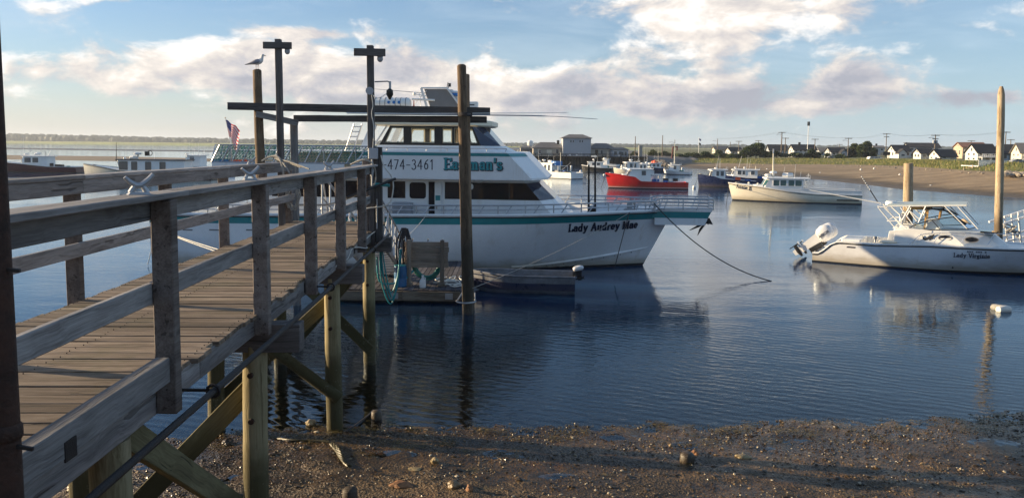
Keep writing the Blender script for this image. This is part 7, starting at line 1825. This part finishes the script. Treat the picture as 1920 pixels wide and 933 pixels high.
house('grey house with long black roof right of the tall sharpened pile', 1880, 1914, 144, 288, 271.5, 'siding_grey', 'roof_dark', 16, 4.5, wins=3)
house('cream house at the right edge of the row', 1916, 1965, 132, 287, 269, 'siding_cream', 'roof_grey', 12, 6, wins=3, rows=2)
house('low white house wall with black roof between porch house and tan house', 1790, 1806, 172, 289, 282, yaw=12, depth=4, wins=2)
house('low dark roofed house peeking out behind the blue grey cottage', 1538, 1554, 226, 284, 277.5, 'siding_grey', 'roof_grey', 12, 5, wins=2)
# beach deck on stilts with stairs
p0 = Vector((px_x(1836, 104), 104, 0)); t = thing('beach_deck', 'white railed platform on brown stilts with steps down to the sand', 'platform', (p0.x, 104, 1.5))
dz = P(1850, 311, 104).z - 1.5; W_ = px_x(1891, 104) - p0.x; hr = P(1850, 300, 104).z - 1.5
M().box(0, W_, 0, 4, dz - .12, dz).build('platform', 'white', t)
for i in range(int(W_ / .16)): M().box(i * .16, i * .16 + .12, -.03, 0.01, dz + .06, hr - .09).build('picket', 'white', t)
M().box(0, W_, -.05, .05, hr - .088, hr).build('top_rail', 'white', t); M().box(0, W_, -.04, .03, dz + .0, dz + .058).build('bottom_rail', 'white', t)
for xx in (.1, W_ * .33, W_ * .66, W_ - .1): M().box(xx - .08, xx + .08, .05, .2, -.8, dz - .12).build('stilt', 'siding_tan', t)
for k in range(4): M().box(-.45 * k - .45, -.45 * k - .01, .4, 1.6, dz - .25 - .2 * k, dz - .17 - .2 * k).build('step', 'siding_tan', t)
for k in (.5, 1.7): M().box(-k - .05, -k + .05, .35, .45, -.8, dz + .3 - .35 * k).build('stair_post', 'siding_tan', t)
# billboard
p = P(1662, 294, 176); t = thing('billboard', 'dark blank board raised on posts beside the beach road', 'billboard', (p.x, 176, LAND)); zt = P(1662, 284.5, 176).z - LAND
M().box(-.8, .8, -.05, .05, zt - .8, zt).build('board', 'black', t)
for xx in (-.6, .6): M().box(xx - .06, xx + .06, .052, .15, -.2, zt - .1).build('post', 'pole_wood', t)

# ---- poles and wires
def pole(label, px, top, Y, arms=1, lamp=False, trans=False, base=LAND, r=.13):
    x = px_x(px, Y); zt = P(px, top, Y).z
    t = thing('utility_pole', label, 'utility pole', (x, Y, base), 0, 'poles along the beach road'); h = zt - base
    M().tube([(0, 0, -.3), (0, 0, h)], [r, r * .7], 7).build('post', 'pole_wood', t, smooth=True)
    for k in range(arms): 
        c = M().box(-.95 + .25 * k, .95 - .25 * k, -.06, .06, h - .25 - .75 * k, h - .12 - .75 * k).build('crossarm', 'pole_wood', t)
        for xx in (-.8 + .25 * k, -.35, .35, .8 - .25 * k): M().lathe([(.05, 0), (.06, .08), (.02, .16)], (xx, 0, h - .12 - .75 * k), 6).build('insulator', 'grey_box', c)
    if lamp: M().tube([(0, 0, h - .9), (-.7, 0, h - .6), (-1.2, 0, h - .62)], .05, 5).build('lamp_arm', 'galv', t); M().ball((-1.3, 0, h - .66), (.25, .12, .08), 8, 6).build('lamp_head', 'grey_box', t)
    if trans:
        for xx in (-.32, .32): M().lathe([(.2, 0), (.22, .05), (.22, .6), (.15, .7)], (xx, 0, h - 1.9), 10).build('transformer', 'grey_box', t, smooth=True)
    return Vector((x, Y, zt - .15))
PT = [pole('utility pole with street lamp arm near the left end of the row', 1345, 260, 240, 0, True), pole('short pole with crossarm in front of the small white house', 1385, 264, 228), pole('pole top showing above the big dark bush', 1421.5, 263, 240), pole('tall heavy pole with crossarm right of the big dark bush', 1465, 247.5, 208, 1, True, r=.17), pole('thinner pole just right of the tall heavy pole', 1472, 258, 215),
      pole('pole with crossarm right of the antenna mast', 1527.5, 260, 206), pole('pole with street lamp arm left of the dark trees', 1590, 258.5, 200, 1, True), pole('pole with crossarm behind the plain grey house', 1661, 250, 200, 2), pole('pole carrying two transformers before the largest white house', 1752.5, 252.5, 168, 2, True, True, r=.15), pole('pole behind the tan house, its crossarm above the roof', 1820, 263, 200),
      pole('tall pole just right of the sharpened pile', 1884, 246.5, 165), pole('short pole right of the sharpened pile, over the grey house roof', 1894, 261, 190), pole('pole rising from the wharf yard left of the concrete pillar', 1191, 255.5, YW + 16, 0, False, False, WZ), pole('taller bare pole right of the concrete pillar', 1242, 253.5, YW + 22, 0, False, False, WZ), pole('thin pole with lamp above the red gantry', 1265, 262, YW + 26, 0, True, False, WZ, .09), pole('thin pole left of the two flag pole', 1294, 270, 235, 0, False, False, 1.5, .08), pole('pole among the shrubs left of the first house', 1369, 266, 250, 0), pole('distant pole top between dark trees and plain house', 1574, 270, 240), pole('distant pole top above the steep roofed white house', 1699, 266.5, 220)]
x = px_x(1514, 212); zt = P(1514, 228, 212).z; t = thing('antenna_mast', 'tallest slim mast with black antenna panels on top, by the black roofed white house', 'mast', (x, 212, LAND))
M().tube([(0, 0, -.3), (.05, 0, zt - LAND)], [.10, .065], 8).build('mast', 'galv', t, smooth=True)
for k in range(3): a = k * 2.1 + .3; M().box(.05 + .25 * math.cos(a) - .12, .05 + .25 * math.cos(a) + .12, .25 * math.sin(a) - .05, .25 * math.sin(a) + .05, zt - LAND - 1.15, zt - LAND - .02).build('panel', 'black', t)
t = thing('power_lines', 'thin power lines strung between the poles over the beach road', 'wires', PT[3])
for o in (-.7, .7):
    seq = [PT[0], PT[3], PT[6], PT[7], PT[8], PT[10]]
    for a, b in zip(seq, seq[1:]): M().tube(sag(a + Vector((o, 0, .2)), b + Vector((o, 0, .2)), .5, 10), .011, 4).build('wire', 'iron', t, world=True)

# ---- bushes and trees: leaf faces through the crown's volume
def leafy(name, label, px0, px1, top, base, Y, n, cat='bush', lumps=9, leaf=.30, trunk=True, zb=None, group='greenery along the beach road', mats=('leaf_a', 'leaf_b', 'leaf_c'), pw=(.5, .34, .16)):
    x0, x1 = px_x(px0, Y), px_x(px1, Y); zt = P((px0 + px1) / 2, top, Y).z; zb = LAND - .3 if zb is None else zb
    zlow = max(zb, P((px0 + px1) / 2, base, Y).z) if base else zb
    w = (x1 - x0) / 2; xm = (x0 + x1) / 2; h = zt - zlow; t = thing(name, label, cat, (xm, Y, zb), 0, group)
    rg = np.random.default_rng(int(px0 * 7 + top)); cs = []
    for k in range(lumps):
        a = rg.uniform(-1, 1); cz = rg.uniform(.25, .86); m_ = (1 - abs(a) ** 2.2) * .95
        cs.append((a * w * .72, rg.uniform(-.6, .6) * w * .6, zlow - zb + h * cz * max(.35, m_), w * rg.uniform(.28, .5), h * rg.uniform(.18, .34)))
    cs = np.array(cs); i = rg.integers(0, lumps, n); d = rg.normal(0, 1, (n, 3)); d /= np.linalg.norm(d, axis=1)[:, None]; rad = rg.uniform(.35, 1.08, n) ** .6
    c = np.stack([cs[i, 0] + d[:, 0] * rad * cs[i, 3], cs[i, 1] + d[:, 1] * rad * cs[i, 3], cs[i, 2] + d[:, 2] * rad * cs[i, 4]], -1); c[:, 2] = np.clip(c[:, 2], .05, h + (zlow - zb))
    u = rg.normal(0, 1, (n, 3)); u /= np.linalg.norm(u, axis=1)[:, None]; v = np.cross(u, rg.normal(0, 1, (n, 3))); v /= np.linalg.norm(v, axis=1)[:, None]
    s = leaf * rg.uniform(.5, 1.2, n)[:, None]
    V = np.stack([c - u * s, c + v * s * .6, c + u * s, c - v * s * .6], 1).reshape(-1, 3)
    me = bpy.data.meshes.new('crown'); me.from_pydata(V.tolist(), [], np.arange(4 * n).reshape(-1, 4).tolist())
    o = put_obj('crown', me, list(mats), t); me.polygons.foreach_set('material_index', rg.choice(3, n, p=pw).tolist())
    if trunk:
        mm = M(); mm.tube([(0, 0, -.3), (.1, 0, h * .25), (.05, .1, h * .5)], [.16, .12, .07], 7)
        for k in range(min(5, lumps)): mm.tube([(.08, 0, h * .22), (cs[k, 0] * .5, cs[k, 1] * .5, cs[k, 2] * .8), (cs[k, 0], cs[k, 1], cs[k, 2])], [.08, .05, .02], 5)
        mm.build('trunk', 'bark', t, smooth=True)
    return t
leafy('bush', 'largest dark green bush, tree high, left of the tall heavy pole', 1390, 1446, 267.5, 298, 206, 6500, lumps=17, leaf=.36)
leafy('bush', 'dark bush at the foot of the tall heavy pole', 1436, 1478, 281, 298, 205, 2600, lumps=9)
leafy('bush', 'low round bush before the black roofed white house', 1474, 1512, 287, 298, 203, 1800, lumps=8)
leafy('tree', 'round dark tree just right of the antenna mast', 1507, 1541, 278, 296, 204, 3000, 'tree', lumps=9)
leafy('tree', 'left of two dark crowns beyond the blue grey cottage', 1582, 1613, 268, 296, 206, 3600, 'tree', lumps=9)
leafy('tree', 'right and taller of two dark crowns beyond the blue grey cottage', 1604, 1646, 264, 296, 202, 5600, 'tree', lumps=12)
for k, (a, b, tp, Y, lb) in enumerate([(1262, 1288, 290, 205, 'low olive bush nearest the red gantry'), (1284, 1312, 288.5, 212, 'low bush under the two flag pole'), (1308, 1340, 286.5, 214, 'wide low bush left of the pale grey house'), (1334, 1366, 285.5, 210, 'low bush in front of the pale grey house'), (1360, 1398, 285, 208, 'low bush in front of the small white gabled house'), (1538, 1562, 290.5, 200, 'low hedge bush left of the blue grey cottage'), (1560, 1592, 292, 199, 'lowest bush in front of the blue grey cottage')]):
    leafy('bush', lb, a - 3, b + 3, tp - 3, 299, Y, 2200, lumps=8, trunk=False, zb=1.3, pw=(.46, .36, .18))
for k, (a, b, tp, lb) in enumerate([(1212, 1236, 281.5, 'grey green shrub on the rise left of the taller bare pole'), (1234, 1262, 283, 'grey green shrub on the rise by the red gantry'), (1180, 1199, 284.5, 'shrub right of the harbour office')]):
    leafy('bush', lb, a, b, tp, 299, YW + 34, 1300, lumps=7, trunk=False, zb=1.6, pw=(.3, .4, .3))

# ---- vehicles
def car(label, px0, px1, top, base, Y, mat, van=False, zb=None):
    x0, x1 = px_x(px0, Y), px_x(px1, Y); L = x1 - x0; zt = P(px0, top, Y).z; zb = P(px0, base, Y).z if zb is None else zb; h = zt - zb
    t = thing('parked_car', label, 'van' if van else 'car', ((x0 + x1) / 2, Y, zb), 0, 'vehicles on the beach road')
    w = L * .2; pr = [(-.5, .22), (.5, .22), (.5, .50), (.36, .56), (.24, .98), (-.42, 1.), (-.49, .6)] if van else [(-.5, .22), (.5, .22), (.5, .5), (.26, .58), (.12, .98), (-.25, 1.), (-.42, .62), (-.5, .58)]
    M().hexa([(a * L, -w, b * h) for a, b in pr], [(a * L, w, b * h) for a, b in pr]).build('body', mat, t, bevel=.04)
    for a, b in (((-.4, -.12), (-.09, .08), (.1, .21)) if van else ((-.26, -.08), (-.05, .1))): M().box(a * L, b * L, -w - .012, -w + .02, h * .62, h * .92).build('window', 'glass_dark', t)if False else None
    for a, b in (((-.4, -.14), (-.11, .08), (.11, .22)) if van else ((-.24, -.07), (-.04, .1))):
        M().box(a * L, b * L, -w - .012, -w + .02, h * .62, h * .9).build('window', 'glass_dark', t)
    for a in (-.3, .31):
        for s in (-1, 1): k = M().lathe([(h * .2, -.1), (h * .22, -.06), (h * .22, .06), (h * .2, .1)], (a * L, s * (w - .06), h * .22), 14, axis='y').build('wheel', 'rubber', t, smooth=True); M().lathe([(h * .12, -.105), (h * .12, .105)], (a * L, s * (w - .06), h * .22), 10, axis='y').build('rim', 'alu', k)
    M().box(.495 * L, .505 * L, -w * .8, -w * .4, h * .4, h * .5).build('headlight', 'steel', t)
car('white van parked on the beach road beyond the dune grass', 1628, 1656, 293.5, 299.5, 172, 'car_white', True)
car('dark car parked by the low white house', 1753, 1771, 296, 301.5, 150, 'car_dark')
car('grey car parked in front of the right edge house', 1896, 1924, 298, 305, 112, 'car_grey')
car('light grey car parked by the blue grey cottage', 1552, 1566, 292.5, 296.5, 197, 'car_grey')

# ---- piles and pieces of dock behind the sport boat
pile('mooring_pile', P(1703.5, 470, 33.5) - Vector((0, 0, 1.2)), P(1703.5, 306, 33.5), .225, .185, 'light_pile', None, seg=10, bend=.0)
tag(bpy.data.objects['mooring_pile'], 'stout pale pile with flat top, behind the sport boat tower', 'pile')
pile('mooring_pile', P(1874, 470, 30.5) - Vector((0, 0, 1.2)), P(1877, 178, 30.5), .165, .125, 'light_pile', None, top='point', bend=.006)
tag(bpy.data.objects['mooring_pile.001'], 'tall brown pile with sharpened top, behind the sport boat bow', 'pile')
t = thing('gangway', 'white railed gangway end with tangled rope at the right edge behind the sport boat', 'gangway', G(1915, 470))
mm = M(); a, b = P(1880, 420, 31), P(1960, 394, 31.5)
for y in (0, .9):
    o = Vector((0, y, 0)); mm.tube([a + o, b + o], .045, 6); mm.tube([P(1887, 452, 31) + o, P(1960, 434, 31.5) + o], .04, 6)
    for k in range(6): px_ = 1897 + 13 * k; mm.tube([P(px_, 412 - (px_ - 1897) * .28, 31.1) + o, P(px_ + 5, 458, 31.1) + o], .04, 6)
mm.build('railing', 'white', t, smooth=True, world=True)
a, b = P(1884, 452, 31), P(1990, 440, 33); M().hexa([(a.x, 30.6, a.z - .35), (b.x, 30.6, a.z - .2), (b.x, 34, a.z - .2), (a.x, 34, a.z - .35)], [(a.x, 30.6, a.z - .1), (b.x, 30.6, a.z + .05), (b.x, 34, a.z + .05), (a.x, 34, a.z - .1)]).build('ramp', 'alu', t, world=True)
M().box(a.x + .3, b.x + 4, 31.2, 36, -.25, .28).build('float', 'float_wood', t, world=True)
c = P(1895, 432, 30.8); tag(M().tube(smooth_path([c + Vector((random.uniform(-.28, .28), random.uniform(-.1, .1), random.uniform(-.28, .25))) for _ in range(16)], 5), .028, 6).build('rope_tangle', 'rope', None, smooth=True), 'tangled tan rope bundle hung on the white gangway railing', 'rope')
# ---- buoys
def buoy_obj(px, py, ax, r, L, mat, lb):
    p = G(px, py, .05); o = M(); d = Vector((math.cos(ax), math.sin(ax), 0))
    o.tube([p - d * L, p - d * L * .85, p - d * L * .4, p + d * L * .4, p + d * L * .85, p + d * L], [r * .3, r * .8, r, r, r * .8, r * .3], 14)
    return tag(o.build('buoy', mat, None, smooth=True), lb, 'buoy', 'floats below the sport boat')
buoy_obj(1882, 580, .2, .11, .20, 'buoy', 'pale foam float, cleaner of the touching pair on the water by the sport boat')
buoy_obj(1871, 577, 2.3, .10, .17, 'rope', 'yellowed foam float behind the cleaner one on the water by the sport boat')
for px_, py_, z, lb in ((1614, 316.5, 1.2, 'lower of two white floats high on the sand under the dark trees'), (1639, 314.5, 1.3, 'white float just under the dune grass, below the white van'), (1687, 326, .9, 'white float on open sand just left of the stout pale pile'), (1745, 347, .35, 'white float on wet dark sand right of the stout pale pile'), (1828.5, 348.5, .4, 'white float on wet sand left of the tall sharpened pile'), (1537.5, 323, .5, 'white float on the sand above the cream lobster boat stern'), (1438, 316, .5, 'white float on the sand behind the navy boats')):
    p = G(px_, py_, z); tag(M().ball(p + Vector((0, 0, -.12)), .15, 12, 8).build('mooring_float', 'white', None, smooth=True), lb, 'buoy', 'mooring floats on the sand')
for px_, py_, r, lb in ((1071, 312, .22, 'white float on open water left of the small black hulled boat'), (1089, 321, .22, 'white float at the bow of the small black hulled boat'), (1301.5, 351, .2, 'white float at the end of the nearer navy boat mooring line'), (1166, 310.5, .2, 'white float under the wharf face right of the small white boat'), (1279, 316, .2, 'white float near the rocky bank at the beach end')):
    p = G(px_, py_, .1); tag(M().ball(p, r, 12, 8).build('mooring_float', 'white', None, smooth=True), lb, 'buoy', 'mooring floats on the water')
pts = [tuple(Vector((px_x(px_, Y), Y, z))) for px_, Y, z in [(random.uniform(1878, 1960), random.uniform(82, 92), 1.6) for _ in range(60)]]
tag(scatter_solids('beach_rocks', pts, RNG.uniform(.18, .5, len(pts)), ['rock_pale']), kind='stuff')
pts = []
for i in range(260):
    k = random.randrange(len(ROWS) - 1); b = ROWS[k][1].lerp(ROWS[k + 1][1], random.random()); s = ROWS[k][0]; q = b.lerp(s, random.random() ** 2 * .25 + .0); q.z = b.z * .93; pts.append(tuple(q))
tag(scatter_solids('beach_debris', pts, RNG.uniform(.06, .2, len(pts)), ['rock_pale']), kind='stuff')

# ---- the gull
def gull():
    top = P(484, 131.5, 19.3); k = .475 / .50
    t = thing('gull', 'white and grey gull standing on the round pile, facing right', 'bird', top + Vector((0, 0, -.01)))
    o = Vector((-.02, 0, 0))
    sp = [(-.245, .145, .006, .012), (-.20, .150, .022, .014), (-.14, .165, .040, .026), (-.07, .190, .058, .052), (.0, .205, .066, .070), (.06, .225, .064, .072), (.10, .255, .052, .058), (.118, .290, .038, .040), (.124, .325, .032, .034), (.130, .352, .034, .036), (.142, .372, .035, .034), (.160, .376, .028, .026), (.176, .370, .016, .015), (.184, .366, .006, .006)]
    rows = []
    for i, (x, z, w, h) in enumerate(sp):
        a = sp[max(i - 1, 0)]; b = sp[min(i + 1, len(sp) - 1)]; d = Vector((b[0] - a[0], 0, b[1] - a[1])).normalized(); up = Vector((-d.z, 0, d.x))
        rows.append([Vector((x, 0, z)) + o + Vector((0, 1, 0)) * w * math.cos(q) + up * h * math.sin(q) for q in [j * PI / 8 for j in range(16)]])
    M().grid(rows, closed=True).build('body', 'gull_white', t, smooth=True, ang=80)
    for s in (-1, 1):
        r2 = []
        for x, z, hh, y in ((.085, .225, .028, .062), (.04, .222, .052, .074), (-.03, .212, .052, .070), (-.10, .196, .038, .052), (-.17, .176, .024, .030), (-.23, .160, .012, .014), (-.285, .146, .004, .006)):
            r2.append([Vector((x, s * (y + dy), z + dz * hh)) + o for dy, dz in ((-.014, 1.), (.006, .5), (.010, -.1), (.002, -.8), (-.014, -.95))])
        M().grid(r2, closed=True).build('wing', 'gull_grey', t, smooth=True, ang=70)
    M().hexa([o + Vector(v) for v in ((-.22, -.02, .140), (-.305, -.012, .132), (-.305, .012, .132), (-.22, .02, .140))], [o + Vector(v) for v in ((-.2, -.024, .158), (-.305, -.012, .142), (-.305, .012, .142), (-.2, .024, .158))]).build('tail', 'gull_black', t)
    M().tube([o + Vector((.180, 0, .367)), o + Vector((.208, 0, .360)), o + Vector((.226, 0, .348))], [.011, .008, .002], 8).build('beak', 'beak', t, smooth=True)
    for s in (-1, 1):
        M().ball(o + Vector((.158, s * .026, .380)), .006, 8, 6).build('eye', 'black', t)
        x = .0 + .018 * s; mm = M(); mm.tube([o + Vector((x, s * .022, .150)), o + Vector((x - .006, s * .022, .075)), o + Vector((x + .006, s * .022, .012))], [.011, .006, .006], 6)
        for a in (-.5, 0, .5): mm.tube([o + Vector((x + .004, s * .022, .012)), o + Vector((x + .05 * math.cos(a), s * .022 + .05 * math.sin(a), .008))], [.006, .003], 5)
        mm.build('leg', 'gull_pink', t, smooth=True)
gull()

# ---- rocks, stumps and wrack on the mud
def rock(label, px, py, r, mat='stone_tan', fl=.7, sx=1., cat='rock', nm='rock'):
    p = G(px, py, .1)
    for _ in range(4): p = G(px, py, ground_z(p.x, p.y))
    bm = bmesh.new(); bmesh.ops.create_icosphere(bm, subdivisions=3, radius=1); sd_ = Vector((px * .37, py * .21, 1))
    for v in bm.verts:
        n_ = noise.noise(v.co * 1.1 + sd_) * .45 + noise.noise(v.co * 2.6 + sd_) * .18; c = v.co * (1 + n_); c.x *= sx; c.z = max(-.6, c.z * fl); v.co = c * r
    me = bpy.data.meshes.new(nm); bm.to_mesh(me); bm.free(); o = put_obj(nm, me, mat); o.location = p + Vector((0, 0, r * fl * .45))
    return tag(o, label, cat, 'rocks on the mud')
MT['rock_yellow'] = paint('yellowish rock', (.33, .25, .13), .6, dirt=.4, sc=9, bump=.4); MT['rock_orange'] = paint('orange brown brick lump', (.30, .14, .06), .7, dirt=.5, sc=9, bump=.5)
rock('pale rock at the water edge left of the middle pile', 582, 795, .075, 'rock_yellow'); rock('small pale stone beside the pale rock at the water edge', 596, 797, .028, 'rock_yellow')
rock('flat brown brick-like lump on the mud below the twisted root', 752, 910, .085, 'rock_orange', .45, 1.5); rock('upright yellow stone on the open mud', 815, 866, .05, 'rock_yellow', .9)
rock('rounded grey brown stone near the bottom of the mud', 851, 912, .07, 'stone_tan'); rock('small orange pointed stone near the bottom of the mud', 880, 918, .04, 'rock_orange', 1.2)
rock('flat yellow sliver of stone on the mud', 777, 879, .05, 'rock_yellow', .25, 1.7); rock('grey stone by the foot of the left pile', 427, 832, .075, 'stone_dark'); rock('dark boulder between the crossed braces', 378, 905, .12, 'stone_dark'); rock('smooth pale stone below the walkway, near the first pile', 140, 917, .07, 'stone_tan'); rock('smooth brown stone right of the dark boulder', 432, 928, .06, 'stone_tan')
rock('small orange stone leaning on the dark stump far out on the mud', 1303, 850, .05, 'rock_orange'); rock('low yellowish stone right of the dark stump', 1393, 857, .06, 'rock_yellow', .5, 1.6)
def stump(label, px, py, r, h):
    p = G(px, py, .05)
    for _ in range(4): p = G(px, py, max(-.15, ground_z(p.x, p.y)))
    o = pile('pile_stump', p - Vector((0, 0, .3)), p + Vector((.01, 0, h)), r * 1.03, r, 'tall_pile', None, seg=5, top='round', bend=0.)
    return tag(o, label, 'stump', 'cut pile stumps')
stump('dark cut pile stump standing in the shallow water right of the middle pile', 705, 790, .082, .15)
stump('dark cut pile stump at the bottom edge of the mud', 655, 944, .085, .16)
stump('dark round stump far out on the mud to the right', 1287, 866, .095, .10)
def wrack(label, pts, r, nm='driftwood_root', mat='brace_wood'):
    w = []
    for px, py in pts:
        p = G(px, py, .05)
        for _ in range(3): p = G(px, py, ground_z(p.x, p.y))
        w.append(p + Vector((0, 0, r * .8)))
    c = smooth_path(w, 6); mm = M()
    for k in range(4):
        mm.tube([p + Vector((math.cos(i * .55 + k * 1.57), math.sin(i * .55 + k * 1.57) * .6, math.sin(i * .8 + k * 1.57) * .6)) * r * .75 for i, p in enumerate(c)], [r * (.62 - .3 * abs(2 * i / len(c) - .9)) for i in range(len(c))], 6)
    return tag(mm.build(nm, mat, None, smooth=True), label, 'driftwood')
wrack('twisted pale root lying on the mud below the middle pile', [(622, 834), (633, 846), (640, 860), (648, 872), (655, 876)], .030)
wrack('long thin dark branch lying along the mud left of the middle pile', [(498, 815), (520, 822), (550, 826), (585, 827), (618, 829)], .016)
tag(M().tube(smooth_path([G(650, 808, .03), G(668, 795, .03), G(690, 778, .02), G(700, 768, .0)], 4), .014, 6).build('rope_end', 'rope_dark', None, smooth=True), 'dark rope running over the mud into the shallow water behind the stump', 'rope')

# ---- rockweed along the water's edge, and puddles left in the hollows
def weed():
    rg = np.random.default_rng(21); V = []; mi = []
    for k in range(150):
        x = rg.uniform(-6, 8.5); sh = float(np.interp(x, _SX, _SY)); y = sh - abs(rg.normal(0, .55)) + .12
        if rg.random() < .25: y = sh - rg.uniform(.3, 3.5)
        r = rg.uniform(.05, .20); n = int(40 + 260 * r)
        for _ in range(n):
            a, q = rg.uniform(0, 6.28), r * rg.random() ** .6; px_, py_ = x + q * 1.5 * math.cos(a), y + q * .8 * math.sin(a); z = ground_z(px_, py_) + .012 + .03 * (1 - q / r) * rg.random()
            b = rg.uniform(0, 6.28); l = rg.uniform(.018, .05); w_ = rg.uniform(.003, .008); dx, dy = math.cos(b), math.sin(b)
            V += [(px_ - dy * w_, py_ + dx * w_, z), (px_ + dy * w_, py_ - dx * w_, z), (px_ + dx * l, py_ + dy * l, z + rg.uniform(-.008, .016))]
            mi.append(int(rg.random() < .4))
    me = bpy.data.meshes.new('seaweed'); me.from_pydata(V, [], [(i, i + 1, i + 2) for i in range(0, len(V), 3)])
    o = put_obj('seaweed', me, ['weed_olive', 'weed_dark']); me.polygons.foreach_set('material_index', mi); tag(o, kind='stuff')
MT['weed_olive'] = paint('olive rockweed', (.17, .12, .028), .45, dirt=.4, sc=9); MT['weed_dark'] = paint('dark rockweed', (.06, .045, .014), .4, dirt=.4, sc=9)
weed()
for px_, py_, r in ((1500, 822, .30), (1425, 838, .22), (1300, 832, .26), (735, 853, .30), (1165, 815, .28), (1700, 815, .26), (1868, 832, .34), (270, 875, .25), (420, 900, .25), (950, 850, .3), (1050, 900, .25)):
    p = G(px_, py_, .08); hs = [ground_z(p.x + r * .8 * math.cos(a), p.y + r * .5 * math.sin(a)) for a in [k * PI / 6 for k in range(12)]] + [ground_z(p.x, p.y)]
    z = sorted(hs)[4]; o = M().add([(p.x + r * (1 + .2 * math.sin(3 * a)) * math.cos(a), p.y + r * .7 * math.sin(a), z) for a in [k * PI / 12 for k in range(24)]], [tuple(range(24))]).build('puddle', 'water', fix=False)
    tag(o, kind='structure')
# ================================================================== AIR
hz_ = M().box(-3000, 3000, -80, 3000, -3.1, 27).build('haze', None, None)
m = bpy.data.materials.new('sea haze'); m.use_nodes = True; g = N(m.node_tree); g.n.clear()
o_ = g.new('ShaderNodeOutputMaterial'); v_ = g.new('ShaderNodeVolumePrincipled'); v_.inputs['Density'].default_value = .00022; v_.inputs['Color'].default_value = (.80, .88, 1., 1); v_.inputs['Anisotropy'].default_value = .2
g.l.new(v_.outputs[0], o_.inputs['Volume']); hz_.data.materials.append(m); tag(hz_, kind='stuff')
